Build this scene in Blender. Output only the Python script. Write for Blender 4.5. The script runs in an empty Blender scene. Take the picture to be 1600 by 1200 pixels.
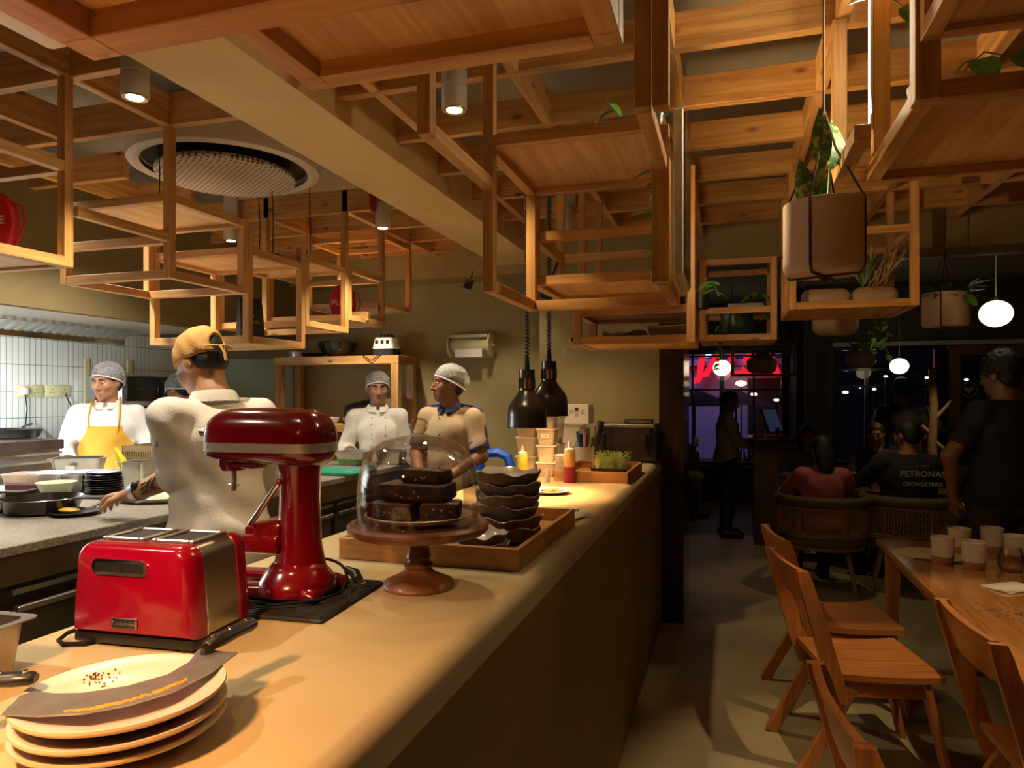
import bpy, bmesh, math, random
import numpy as np
from mathutils import Vector, Matrix
SC = bpy.context.scene
COL = SC.collection
PI = math.pi
random.seed(7)
# ------------------------------------------------------------------ camera maths (1600x1200 frame)
FOC = 1090.; HV = 620.; CAMZ = 1.6
YAW = math.atan(338 / FOC); CY, SY = math.cos(YAW), math.sin(YAW)
def ray(u, v):
    a = (u - 800) / FOC; b = (HV - v) / FOC
    return (-SY + a * CY, CY + a * SY, b)
def PZ(u, v, z):
    r = ray(u, v); k = (z - CAMZ) / r[2]
    return Vector((r[0] * k, r[1] * k, z))
def PD(u, v, d):
    r = ray(u, v); return Vector((r[0] * d, r[1] * d, CAMZ + r[2] * d))
def XatY(u, Y):
    r = ray(u, HV); return Y / r[1] * r[0]
def YatX(u, X):
    r = ray(u, HV); return X / r[0] * r[1]
def ZZ(v, X, Y):
    return CAMZ + (HV - v) / FOC * (-X * SY + Y * CY)
cam = bpy.data.cameras.new('camera'); camo = bpy.data.objects.new('camera', cam); COL.objects.link(camo)
camo.location = (0, 0, CAMZ); camo.rotation_euler = (PI / 2, 0, YAW)
cam.sensor_width = 36; cam.sensor_fit = 'HORIZONTAL'; cam.lens = FOC / 1600 * 36; cam.shift_y = 20 / 1600
cam.clip_start = .05; cam.clip_end = 200
SC.camera = camo
# ------------------------------------------------------------------ objects
def setp(o, label=None, cat=None, group=None, kind=None):
    if label: o['label'] = label
    if cat: o['category'] = cat
    if group: o['group'] = group
    if kind: o['kind'] = kind
    return o
def thing(name, label, cat, loc=(0, 0, 0), rz=0, group=None):
    o = bpy.data.objects.new(name, None); COL.objects.link(o)
    o.empty_display_size = .05; o.location = loc; o.rotation_euler = (0, 0, rz)
    return setp(o, label, cat, group)
def dup(root, loc=None, rz=None, label=None, group=None):
    r = root.copy(); COL.objects.link(r)
    if loc is not None: r.location = loc
    if rz is not None: r.rotation_euler = (0, 0, rz)
    if label: r['label'] = label
    if group: r['group'] = group
    for ch in list(root.children):
        c = ch.copy(); COL.objects.link(c); c.parent = r
        for g in list(ch.children):
            d = g.copy(); COL.objects.link(d); d.parent = c
    return r
class MB:
    def __init__(s): s.bm = bmesh.new(); s.mi = 0
    def _face(s, vs):
        try:
            f = s.bm.faces.new(vs); f.material_index = s.mi; return f
        except ValueError: return None
    def hexa(s, P):
        v = [s.bm.verts.new(p) for p in P]
        for q in ((0, 3, 2, 1), (4, 5, 6, 7), (0, 1, 5, 4), (1, 2, 6, 5), (2, 3, 7, 6), (3, 0, 4, 7)): s._face([v[i] for i in q])
        return s
    def box(s, x0, x1, y0, y1, z0, z1, bev=0, seg=2, M=None):
        t = bmesh.new()
        P = [(x0, y0, z0), (x1, y0, z0), (x1, y1, z0), (x0, y1, z0), (x0, y0, z1), (x1, y0, z1), (x1, y1, z1), (x0, y1, z1)]
        v = [t.verts.new(p) for p in P]
        for q in ((0, 3, 2, 1), (4, 5, 6, 7), (0, 1, 5, 4), (1, 2, 6, 5), (2, 3, 7, 6), (3, 0, 4, 7)): t.faces.new([v[i] for i in q])
        if bev: bmesh.ops.bevel(t, geom=t.edges[:], offset=bev, segments=seg, profile=.5, affect='EDGES')
        s.merge(t, M); return s
    def merge(s, t, M=None):
        m = {}
        for v in t.verts: m[v] = s.bm.verts.new(M @ v.co if M else v.co)
        for f in t.faces: s._face([m[v] for v in f.verts])
        t.free(); return s
    def bar(s, p, q, w, h, bev=0):
        p = Vector(p); q = Vector(q); d = q - p; L = d.length; d.normalize()
        up = Vector((0, 0, 1)) if abs(d.z) < .95 else Vector((0, 1, 0))
        x = d.cross(up).normalized(); y = x.cross(d).normalized()
        M = Matrix((x, d, y)).transposed().to_4x4(); M.translation = p
        return s.box(-w / 2, w / 2, 0, L, -h / 2, h / 2, bev, 1, M)
    def loft(s, rings, cap0=True, cap1=True, closed=True):
        R = [[s.bm.verts.new(p) for p in r] for r in rings]; n = len(R[0])
        for a, b in zip(R, R[1:]):
            for i in range(n if closed else n - 1):
                j = (i + 1) % n; s._face([a[i], a[j], b[j], b[i]])
        if cap0: s._face(R[0][::-1])
        if cap1: s._face(R[-1])
        return s
    def lathe(s, prof, n=32, c=(0, 0, 0), fn=None):
        rings = []
        for r, z in prof:
            r = max(r, 1e-4)
            rings.append([(c[0] + r * math.cos(2 * PI * i / n) * (fn(i / n, r, z) if fn else 1), c[1] + r * math.sin(2 * PI * i / n) * (fn(i / n, r, z) if fn else 1), c[2] + z) for i in range(n)])
        return s.loft(rings, prof[0][0] < 2e-4, prof[-1][0] < 2e-4)
    def cyl(s, p, q, r0, r1=None, n=16):
        return s.tube([p, q], [r0, r0 if r1 is None else r1], n)
    def tube(s, pts, r, n=8, flat=1.0, closed=False):
        P = [Vector(p) for p in pts]; m = len(P)
        R = r if isinstance(r, (list, tuple)) else [r] * m
        T = []
        for i in range(m):
            if closed: d = P[(i + 1) % m] - P[i - 1]
            else: d = (P[min(i + 1, m - 1)] - P[max(i - 1, 0)])
            T.append(d.normalized())
        up = Vector((0, 0, 1)) if abs(T[0].z) < .9 else Vector((1, 0, 0))
        x = T[0].cross(up).normalized(); rings = []
        for i in range(m):
            x = (x - T[i] * x.dot(T[i])).normalized(); y = T[i].cross(x)
            rings.append([P[i] + x * (R[i] * math.cos(2 * PI * k / n)) + y * (R[i] * flat * math.sin(2 * PI * k / n)) for k in range(n)])
        if closed: rings.append(rings[0]); return s.loft(rings, False, False)
        return s.loft(rings)
    def ell(s, c, r, n=16, m=10, M=None):
        rings = []
        for j in range(m + 1):
            t = PI * j / m; rr = max(math.sin(t), 1e-3)
            ring = [Vector((r[0] * rr * math.cos(2 * PI * i / n), r[1] * rr * math.sin(2 * PI * i / n), -r[2] * math.cos(t))) for i in range(n)]
            rings.append([(M @ p if M else p) + Vector(c) for p in ring])
        return s.loft(rings)
    def prism(s, poly, z0, z1, M=None):
        a = [Vector((x, y, z0)) for x, y in poly]; b = [Vector((x, y, z1)) for x, y in poly]
        if M: a = [M @ p for p in a]; b = [M @ p for p in b]
        return s.loft([a, b])
    def quad(s, pts):
        s._face([s.bm.verts.new(p) for p in pts]); return s
    def grid(s, f, nu, nv):
        V = [[s.bm.verts.new(f(i / nu, j / nv)) for j in range(nv + 1)] for i in range(nu + 1)]
        for i in range(nu):
            for j in range(nv): s._face([V[i][j], V[i + 1][j], V[i + 1][j + 1], V[i][j + 1]])
        return s
    def build(s, name, mat, parent=None, smooth=35, loc=None, label=None, weld=False):
        if weld: bmesh.ops.remove_doubles(s.bm, verts=s.bm.verts[:], dist=1e-5)
        bmesh.ops.recalc_face_normals(s.bm, faces=s.bm.faces[:])
        me = bpy.data.meshes.new(name); s.bm.to_mesh(me); s.bm.free()
        for m in (mat if isinstance(mat, (list, tuple)) else [mat]): me.materials.append(m)
        if smooth:
            me.polygons.foreach_set('use_smooth', [True] * len(me.polygons))
            me.set_sharp_from_angle(angle=math.radians(smooth))
        o = bpy.data.objects.new(name, me); COL.objects.link(o)
        if parent: o.parent = parent
        if loc is not None: o.location = loc
        if label: o['label'] = label
        return o
    def solo(s, name, mat, label, cat, loc=None, group=None, smooth=35, rz=0, kind=None):
        o = s.build(name, mat, None, smooth, loc); o.rotation_euler = (0, 0, rz)
        return setp(o, label, cat, group, kind)
    def struct(s, name, mat, smooth=0, loc=None):
        o = s.build(name, mat, None, smooth, loc); o['kind'] = 'structure'; return o
def text(s, size, mat, parent, loc, rot, ext=.0005, label=None, align='CENTER', xs=1.0, bold=0.0, shear=0):
    name = 'lettering'; cu = bpy.data.curves.new(name, 'FONT'); cu.body = s; cu.size = size; cu.extrude = ext; cu.offset = bold
    cu.align_x = align; cu.align_y = 'CENTER'; cu.shear = shear
    cu.materials.append(mat)
    q = bpy.data.objects.new(name, cu); COL.objects.link(q); bpy.context.view_layer.update()
    me = bpy.data.meshes.new_from_object(q.evaluated_get(bpy.context.evaluated_depsgraph_get())); bpy.data.objects.remove(q); me.name = name
    o = bpy.data.objects.new(name, me); COL.objects.link(o); o.location = loc; o.rotation_euler = rot; o.scale = (xs, 1, 1)
    if not me.materials: me.materials.append(mat)
    if parent: o.parent = parent
    if label: o['label'] = label
    return o
# ------------------------------------------------------------------ materials
class NT:
    def __init__(s, name):
        s.m = bpy.data.materials.new(name); s.m.use_nodes = True; s.t = s.m.node_tree; s.n = s.t.nodes
        s.b = s.n['Principled BSDF']; s.out = s.n['Material Output']
    def add(s, ty, **k):
        x = s.n.new(ty)
        for a, v in k.items():
            if a.startswith('i_'):
                key = a[2:]; key = int(key) if key.isdigit() else key.replace('_', ' ')
                x.inputs[key].default_value = v
            else: setattr(x, a, v)
        return x
    def link(s, a, ao, b, bi):
        s.t.links.new(a.outputs[ao], b.inputs[bi])
    def set(s, **k):
        for a, v in k.items(): s.b.inputs[a.replace('_', ' ')].default_value = v
        return s
def C4(c): return (c[0], c[1], c[2], 1)
def plain(name, col, rough=.5, metal=0, var=.0, vs=8., spec=.5, bump=0, bs=60., coat=0, emit=None, es=0, trans=0, sss=0):
    t = NT(name); t.set(Roughness=rough, Metallic=metal, Base_Color=C4(col)); t.b.inputs['Specular IOR Level'].default_value = spec
    if coat: t.set(Coat_Weight=coat, Coat_Roughness=.05)
    if trans: t.set(Transmission_Weight=trans)
    if sss: t.set(Subsurface_Weight=sss, Subsurface_Radius=(.02, .008, .004), Subsurface_Scale=.5)
    if emit: t.set(Emission_Color=C4(emit), Emission_Strength=es)
    tc = t.add('ShaderNodeTexCoord')
    if var:
        n = t.add('ShaderNodeTexNoise', i_Scale=vs, i_Detail=4.); t.link(tc, 'Object', n, 'Vector')
        r = t.add('ShaderNodeValToRGB'); r.color_ramp.elements[0].position = .3; r.color_ramp.elements[1].position = .7
        r.color_ramp.elements[0].color = C4([max(0, c * (1 - var)) for c in col]); r.color_ramp.elements[1].color = C4([min(1, c * (1 + var)) for c in col])
        t.link(n, 'Fac', r, 'Fac'); t.link(r, 'Color', t.b, 'Base Color')
    if bump:
        n = t.add('ShaderNodeTexNoise', i_Scale=bs, i_Detail=3.); t.link(tc, 'Object', n, 'Vector')
        b = t.add('ShaderNodeBump', i_Strength=bump, i_Distance=.01); t.link(n, 'Fac', b, 'Height'); t.link(b, 'Normal', t.b, 'Normal')
    return t.m
def wood(name, c0, c1, axis, rough=.45, sc=1.0, knots=True, coat=0.0, knot_col=None):
    """timber with grain running along AXIS, knots and a random shift per board"""
    t = NT(name); t.set(Roughness=rough)
    if coat: t.set(Coat_Weight=coat, Coat_Roughness=.12)
    tc = t.add('ShaderNodeTexCoord'); oi = t.add('ShaderNodeObjectInfo')
    ml = t.add('ShaderNodeVectorMath', operation='SCALE'); ml.inputs[0].default_value = (13.1, 7.7, 9.3); t.link(oi, 'Random', ml, 'Scale')
    ad = t.add('ShaderNodeVectorMath', operation='ADD'); t.link(tc, 'Object', ad, 0); t.link(ml, 0, ad, 1)
    mp = t.add('ShaderNodeMapping'); s = [38. * sc] * 3; s[axis] = 2.2 * sc; mp.inputs['Scale'].default_value = s; t.link(ad, 0, mp, 'Vector')
    n = t.add('ShaderNodeTexNoise', i_Scale=1., i_Detail=5., i_Roughness=.55, i_Distortion=.6); t.link(mp, 0, n, 'Vector')
    r = t.add('ShaderNodeValToRGB'); e = r.color_ramp.elements; e[0].position = .3; e[1].position = .68
    e[0].color = C4(c1); e[1].color = C4(c0); t.link(n, 'Fac', r, 'Fac'); src = r
    n2 = t.add('ShaderNodeTexNoise', i_Scale=2.3, i_Detail=2.); t.link(ad, 0, n2, 'Vector')
    mx = t.add('ShaderNodeMix', data_type='RGBA', blend_type='MULTIPLY'); mx.inputs['Factor'].default_value = .55
    r2 = t.add('ShaderNodeValToRGB'); r2.color_ramp.elements[0].color = (.62, .55, .48, 1); r2.color_ramp.elements[1].color = (1.1, 1.1, 1.1, 1)
    r2.color_ramp.elements[0].position = .3; r2.color_ramp.elements[1].position = .65
    t.link(n2, 'Fac', r2, 'Fac'); t.link(src, 'Color', mx, 6); t.link(r2, 'Color', mx, 7); last = (mx, 2)
    if knots:
        m2 = t.add('ShaderNodeMapping'); q = [9.] * 3; q[axis] = 4.; m2.inputs['Scale'].default_value = q; t.link(ad, 0, m2, 'Vector')
        v = t.add('ShaderNodeTexVoronoi', i_Scale=1., i_Randomness=1.); t.link(m2, 0, v, 'Vector')
        r3 = t.add('ShaderNodeValToRGB'); r3.color_ramp.elements[0].position = .05; r3.color_ramp.elements[1].position = .15
        r3.color_ramp.elements[0].color = C4(knot_col or [x * .3 for x in c1]); r3.color_ramp.elements[1].color = (1, 1, 1, 1)
        t.link(v, 'Distance', r3, 'Fac')
        m3 = t.add('ShaderNodeMix', data_type='RGBA', blend_type='MULTIPLY'); m3.inputs['Factor'].default_value = .8
        t.link(mx, 2, m3, 6); t.link(r3, 'Color', m3, 7); last = (m3, 2)
    t.link(last[0], last[1], t.b, 'Base Color')
    b = t.add('ShaderNodeBump', i_Strength=.12, i_Distance=.003); t.link(n, 'Fac', b, 'Height'); t.link(b, 'Normal', t.b, 'Normal')
    return t.m
def glassmat(name, tint=(1, 1, 1), op=.02, rough=.0, spec=.5):
    """thin clear glass: mostly see-through with a fresnel gloss"""
    t = NT(name); tr = t.add('ShaderNodeBsdfTransparent'); tr.inputs[0].default_value = C4(tint)
    g = t.add('ShaderNodeBsdfGlossy', i_Roughness=rough + .02); fr = t.add('ShaderNodeLayerWeight', i_Blend=.25)
    mt = t.add('ShaderNodeMath', operation='MULTIPLY_ADD'); mt.inputs[1].default_value = .5; mt.inputs[2].default_value = op
    t.link(fr, 'Fresnel', mt, 0)
    mx = t.add('ShaderNodeMixShader'); t.link(mt, 0, mx, 0); t.link(tr, 0, mx, 1); t.link(g, 0, mx, 2); t.link(mx, 0, t.out, 'Surface')
    return t.m
def plasticclear(name, col, a=.45):
    t = NT(name); t.set(Base_Color=C4(col), Roughness=.25, Alpha=a); return t.m
def emis(name, col, st):
    t = NT(name); t.set(Base_Color=(0, 0, 0, 1), Emission_Color=C4(col), Emission_Strength=st); return t.m
M = {}
PC0, PC1 = (.70, .395, .135), (.40, .185, .05)
for i, a in enumerate('xyz'): M['pine' + a] = wood('pine_' + a, PC0, PC1, i)
M['pinep'] = wood('pine_ply', (.76, .48, .22), (.52, .27, .09), 1, sc=.8, knots=False)
for i, a in enumerate('xyz'): M['chair' + a] = wood('chair_wood_' + a, (.54, .225, .066), (.32, .115, .03), i, rough=.35, knots=False, coat=.25)
M['table'] = wood('table_wood', (.50, .24, .08), (.34, .14, .04), 1, rough=.16, knots=False, coat=.5)
M['walnut'] = wood('acacia_wood', (.28, .12, .052), (.075, .03, .014), 0, rough=.4, sc=.7, knots=False, coat=.15)
M['tray'] = wood('tray_wood', (.58, .295, .10), (.38, .165, .05), 0, rough=.45, knots=False)
M['trayy'] = wood('tray_wood_y', (.58, .295, .10), (.38, .165, .05), 1, rough=.45, knots=False)
M['darkwood'] = wood('dark_wood', (.10, .045, .025), (.045, .02, .012), 2, rough=.35, knots=False, coat=.2)
M['steel'] = plain('steel', (.62, .60, .57), .3, 1, .06, 20)
M['steeld'] = plain('steel_worn', (.40, .38, .36), .38, 1, .15, 14)
M['brushed'] = plain('brushed_steel', (.42, .38, .34), .3, 1, .08, 6)
M['chrome'] = plain('chrome', (.8, .8, .8), .12, 1)
M['black'] = plain('black_plastic', (.012, .012, .012), .35)
M['blackm'] = plain('black_metal', (.015, .014, .014), .28, .0, spec=.6, coat=.4)
M['rubber'] = plain('black_rubber', (.015, .015, .015), .6)
M['red'] = plain('red_enamel', (.24, .001, .020), .18, coat=.5)
M['redd'] = plain('deep_red_enamel', (.15, .002, .008), .18, coat=.6)
M['white'] = plain('white_glaze', (.66, .60, .53), .25, coat=.2)
M['whitep'] = plain('white_plastic', (.75, .72, .68), .4)
M['clay'] = plain('plate_clay', (.62, .45, .27), .5, var=.08, vs=20)
M['paper'] = plain('napkin_paper', (.82, .78, .72), .8, bump=.2, bs=30)
M['glass'] = glassmat('clear_glass')
M['pot'] = plain('planter_ceramic', (.66, .50, .38), .6, var=.06, vs=9)
M['leaf'] = plain('leaf_green', (.10, .28, .035), .4, var=.5, vs=25)
M['leafd'] = plain('leaf_dark', (.035, .10, .02), .45, var=.4, vs=25)
M['rope'] = plain('brown_rope', (.08, .04, .025), .9)
M['cord'] = plain('black_cord', (.01, .01, .01), .7, spec=.1)
# ================================================================== SETTING
def plaster(name, a, b, rough=.75, sc=1.6, bump=.05):
    t = NT(name); t.set(Roughness=rough); t.b.inputs['Specular IOR Level'].default_value = .3
    tc = t.add('ShaderNodeTexCoord'); n = t.add('ShaderNodeTexNoise', i_Scale=sc, i_Detail=6., i_Roughness=.6, i_Distortion=.8); t.link(tc, 'Object', n, 'Vector')
    r = t.add('ShaderNodeValToRGB'); r.color_ramp.elements[0].position = .32; r.color_ramp.elements[1].position = .7
    r.color_ramp.elements[0].color = C4(a); r.color_ramp.elements[1].color = C4(b); t.link(n, 'Fac', r, 'Fac'); t.link(r, 'Color', t.b, 'Base Color')
    n2 = t.add('ShaderNodeTexNoise', i_Scale=40., i_Detail=3.); t.link(tc, 'Object', n2, 'Vector')
    bb = t.add('ShaderNodeBump', i_Strength=bump, i_Distance=.01); t.link(n2, 'Fac', bb, 'Height'); t.link(bb, 'Normal', t.b, 'Normal')
    return t.m
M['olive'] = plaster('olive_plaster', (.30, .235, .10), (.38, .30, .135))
M['beam'] = plaster('beam_plaster', (.60, .42, .185), (.72, .52, .25))
M['ceil'] = plaster('ceiling_grey', (.30, .28, .22), (.37, .34, .27))
M['micro'] = plaster('microcement_floor', (.28, .24, .145), (.37, .32, .20), rough=.45, sc=1.1)
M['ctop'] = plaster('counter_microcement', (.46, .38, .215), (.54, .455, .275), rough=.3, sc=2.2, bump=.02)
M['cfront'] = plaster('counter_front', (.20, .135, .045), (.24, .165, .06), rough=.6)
M['mint'] = plain('mint_tone', (.48, .55, .42), .5)  # even pale mint for the low panel on the back wall
M['darkwall'] = plaster('dark_brown_wall', (.05, .030, .018), (.075, .045, .025), rough=.5)
M['farwall'] = plaster('far_olive_wall', (.115, .10, .058), (.15, .13, .075))
def tilemat():
    t = NT('white_tile'); t.set(Roughness=.22)
    tc = t.add('ShaderNodeTexCoord'); mp = t.add('ShaderNodeMapping'); mp.inputs['Rotation'].default_value = (0, 0, 0)
    sx = t.add('ShaderNodeSeparateXYZ'); t.link(tc, 'Object', sx, 0); cb = t.add('ShaderNodeCombineXYZ'); t.link(sx, 'Y', cb, 'X'); t.link(sx, 'Z', cb, 'Y')
    b = t.add('ShaderNodeTexBrick', offset=0., squash=1.); b.inputs['Color1'].default_value = (.80, .80, .74, 1); b.inputs['Color2'].default_value = (.76, .77, .70, 1)
    b.inputs['Mortar'].default_value = (.16, .16, .14, 1); b.inputs['Scale'].default_value = 1.; b.inputs['Mortar Size'].default_value = .0022
    b.inputs['Brick Width'].default_value = .0415; b.inputs['Row Height'].default_value = .182; b.inputs['Mortar Smooth'].default_value = .2
    t.link(cb, 0, b, 'Vector'); t.link(b, 'Color', t.b, 'Base Color'); return t.m
M['tile'] = tilemat()
M['jamb'] = wood('jamb_wood', (.045, .02, .014), (.018, .008, .006), 2, rough=.25, knots=False, coat=.4)
CT = 1.157; CX1 = -.4515; CX0 = -1.21
MB().box(-5, 5, -2, 14, -.1, 0).struct('floor', M['micro'])
MB().box(-5, 5, -2, 14, 3.0, 3.1).struct('ceiling', M['ceil'])
MB().box(-4.75, -4.6, -2, 5.6, 0, 3).struct('wall_left', M['tile'])
MB().box(-4.75, -1.35, 5.6, 5.8, 0, 3).struct('wall_back', M['olive'])
MB().box(-1.35, -.47, 5.05, 5.6, 0, 3).struct('wall_pillar', M['olive'])
MB().box(-4.6, -1.37, 5.32, 5.6, 2.58, 3).struct('trim_1', M['olive'])
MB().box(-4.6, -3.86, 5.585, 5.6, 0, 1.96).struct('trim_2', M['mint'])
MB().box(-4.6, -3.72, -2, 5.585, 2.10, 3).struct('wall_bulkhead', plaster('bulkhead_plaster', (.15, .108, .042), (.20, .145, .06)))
# dining side shell
MB().box(-.47, -.30, 5.05, 5.75, 0, 2.6).struct('trim_3', M['jamb'])
MB().box(-1.45, -1.35, 5.6, 14, 0, 3).struct('wall_passage', M['darkwall'])
MB().box(-.46, 2.2, 5.1, 5.3, 2.56, 3).struct('trim_4', M['olive'])
MB().box(4.9, 5.05, -2, 14, 0, 3).struct('wall_right', M['darkwall'])
MB().box(-5, 5, -2.1, -2, 0, 3).struct('wall_front', M['darkwall'])
FW = 9.5      # wall with the second window and the timber doors
w = MB()
w.box(.93, 1.24, FW, FW + .2, 0, 3).box(1.24, 2.50, FW, FW + .2, 0, .75).box(1.24, 5, FW, FW + .2, 2.22, 3).box(3.3, 5, FW, FW + .2, 0, 2.22)
w.struct('wall_far', M['farwall'])
w = MB()
w.box(-1.35, -.72, 11, 11.2, 0, 3).box(.84, .95, 9.7, 11.2, 0, 3).box(-.72, .84, 11, 11.2, 2.32, 3).box(-.72, .84, 11, 11.2, 0, .55).struct('wall_entrance', M['darkwall'])
# beam across the ceiling
MB().box(-1.775, -1.415, -2, 5.32, 2.655, 3.0).struct('ceiling_beam', M['beam'])
# counter
ct = thing('service_counter', 'long rounded microcement pass counter between kitchen and dining aisle', 'counter', (0, 0, 0))
prof = [(CX0, CT - .07), (CX0, CT)]
for k in range(7):
    a = PI / 2 * k / 6; prof.append((CX1 - .045 + .045 * math.sin(a), CT - .045 + .045 * math.cos(a)))
prof.append((CX1, CT - .07))
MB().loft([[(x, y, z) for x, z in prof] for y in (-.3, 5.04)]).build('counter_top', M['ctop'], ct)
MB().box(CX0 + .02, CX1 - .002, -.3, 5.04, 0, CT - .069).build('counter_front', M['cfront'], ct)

# ================================================================== TIMBER LATTICES
def framebars(t, posts=(), rx=(), ry=(), boards=(), th=.036, bt=.012, bm='pinep', part_names=('post', 'rail', 'board')):
    for (x, y, z0, z1, *w) in posts:
        h = (w[0] if w else th) / 2
        MB().box(x - h, x + h, y - h, y + h, z0, z1, .0015, 1).build(part_names[0], M['pinez'], t, 0)
    for (x0, x1, y, z) in rx: MB().box(x0 + th / 2, x1 - th / 2, y - th / 2 + .0004, y + th / 2 - .0004, z, z + th, .0015, 1).build(part_names[1], M['pinex'], t, 0)
    for (x, y0, y1, z) in ry: MB().box(x - th / 2 + .0004, x + th / 2 - .0004, y0 + th / 2, y1 - th / 2, z, z + th, .0015, 1).build(part_names[1], M['piney'], t, 0)
    for (x0, x1, y0, y1, z) in boards: MB().box(x0 + th / 2, x1 - th / 2, y0 + th / 2, y1 - th / 2, z, z + bt).build(part_names[2], M[bm], t, 0)
def lattice(label, xs, ys, xr, yr, z0, z1, wd=.04, skip=lambda *a: False):
    t = thing('ceiling_lattice', label, 'ceiling lattice', (xs[0], ys[0], z0)); ox, oy = xs[0], ys[0]
    for y in ys:
        for (a, b) in xr(y): MB().box(a - ox, b - ox, y - oy - wd / 2, y - oy + wd / 2, 0, z1 - z0, .002, 1).build('joist', M['pinex'], t, 0)
    for x in xs:
        for (a, b) in yr(x): MB().box(x - ox - wd / 2, x - ox + wd / 2, a - oy, b - oy, .001, z1 - z0 - .001, .002, 1).build('joist', M['piney'], t, 0)
    return t
def xrL(y):
    if 2.5 < y < 3.6: return [(-4.2, -3.05)]
    return [(-4.2, -1.778)]
def yrL(x):
    if x > -3.0: return [(-.5, 2.455), (3.87, 5.315)]
    return [(-.5, 5.315)]
lattice('timber joist lattice over the kitchen with a gap for the round air unit', [-2.3, -2.88, -3.46, -4.04], [.03, .51, .99, 1.478, 1.96, 2.435, 2.93, 3.41, 3.89, 4.357, 4.783, 5.2], xrL, yrL, 2.76, 2.90)
lattice('timber joist lattice over the dining side and pass counter', [-1.26, -.72, -.187, .33, .85, 1.37, 1.89, 2.41], [.42, .90, 1.383, 1.866, 2.35, 2.83, 3.31, 3.80, 4.28, 4.76],
        lambda y: [(-1.413, 3.2)], lambda x: [(-.3, 5.09)], 2.735, 2.855)
XL, XR = -2.88, -2.3
HANG = 'hanging timber shelf frames'
def frame(label, org, **k):
    t = thing('hanging_shelf_frame', label, 'shelf frame', org, 0, HANG)
    o = org
    kk = dict(k)
    kk['posts'] = [(p[0] - o[0], p[1] - o[1], p[2] - o[2], p[3] - o[2], *p[4:]) for p in k.get('posts', ())]
    kk['rx'] = [(p[0] - o[0], p[1] - o[0], p[2] - o[1], p[3] - o[2]) for p in k.get('rx', ())]
    kk['ry'] = [(p[0] - o[0], p[1] - o[1], p[2] - o[1], p[3] - o[2]) for p in k.get('ry', ())]
    kk['boards'] = [(p[0] - o[0], p[1] - o[0], p[2] - o[1], p[3] - o[1], p[4] - o[2]) for p in k.get('boards', ())]
    framebars(t, **kk); return t
def ringx(y0, y1, z, x0=XL, x1=XR): return dict(rx=[(x0, x1, y0, z), (x0, x1, y1, z)], ry=[(x0, y0, y1, z), (x1, y0, y1, z)])
def levels(y0, y1, zs, x0=XL, x1=XR):
    rx, ry = [], []
    for z in zs:
        r = ringx(y0, y1, z, x0, x1); rx += r['rx']; ry += r['ry']
    return dict(rx=rx, ry=ry)
e = .02
ya, yb, yc, yd, ye, yf, yg = 1.96, 2.435, 2.927, 3.419, 3.89, 4.357, 4.783
frame('large pine shelf frame holding the red bag whose lettering ends in E', (XL, 1.0, 2.07), posts=[(XR, ya - e, 2.07, 2.76), (XL, ya - e, 2.07, 2.76), (XR, 1.02, 2.07, 2.76), (XL, 1.02, 2.07, 2.76)],
      boards=[(XL, XR, 1.02, ya - e, 2.08)], **levels(1.02, ya - e, (2.07, 2.415)))
frame('pine shelf frame under the round ceiling unit with one high board', (XL, yb, 2.11), posts=[(XR, yb, 2.11, 2.757), (XL, yb, 2.11, 2.48), (XR, yc - e, 2.11, 2.475), (XL, yc - e, 2.11, 2.475)],
      boards=[(XL, XR, yb, yc - e, 2.46)], rx=levels(yb, yc - e, (2.11, 2.44))['rx'] + [(XL, XR, yb, 2.26)], ry=levels(yb, yc - e, (2.11, 2.44))['ry'] + [(XR, ya, yb, 2.265)])
frame('low pine shelf frame above the cook in the tan cap', (XL, yc, 1.87), posts=[(XR, yc + e, 1.87, 2.44), (XL, yc + e, 1.87, 2.44), (XR, yd - e, 1.87, 2.44), (XL, yd - e, 1.87, 2.44)],
      boards=[(XL, XR, yc + e, yd - e, 1.875), (XL, XR, yc + e, yd - e, 2.335)], **levels(yc + e, yd - e, (1.87, 2.315)))
frame('pine shelf frame between the low frame and the red oval bag', (XL, yd, 2.0), posts=[(XR, yd + e, 2.0, 2.41), (XL, yd + e, 2.0, 2.41), (XR, ye - e, 2.0, 2.76), (XL, ye - e, 2.0, 2.76)],
      boards=[(XL, XR, yd + e, ye - e, 2.39)], **levels(yd + e, ye - e, (2.0, 2.37)))
frame('pine shelf frame holding the red oval bag lettered ATE', (XL, ye, 2.085), posts=[(XR, ye + e, 2.085, 2.445), (XL, ye + e, 2.085, 2.445), (XR, yf, 2.085, 2.76), (XL, yf, 2.085, 2.76)],
      boards=[(XL, XR, ye + e, yf, 2.09)], **levels(ye + e, yf, (2.085, 2.39)))
frame('small pine shelf frame closest to the back wall of the kitchen', (XL, yf, 2.23), posts=[(XR, yg, 2.23, 2.76), (XL, yg, 2.23, 2.76)],
      boards=[(XL, XR, yf + .038, yg, 2.235)], **levels(yf + .038, yg, (2.23, 2.70)))
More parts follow.
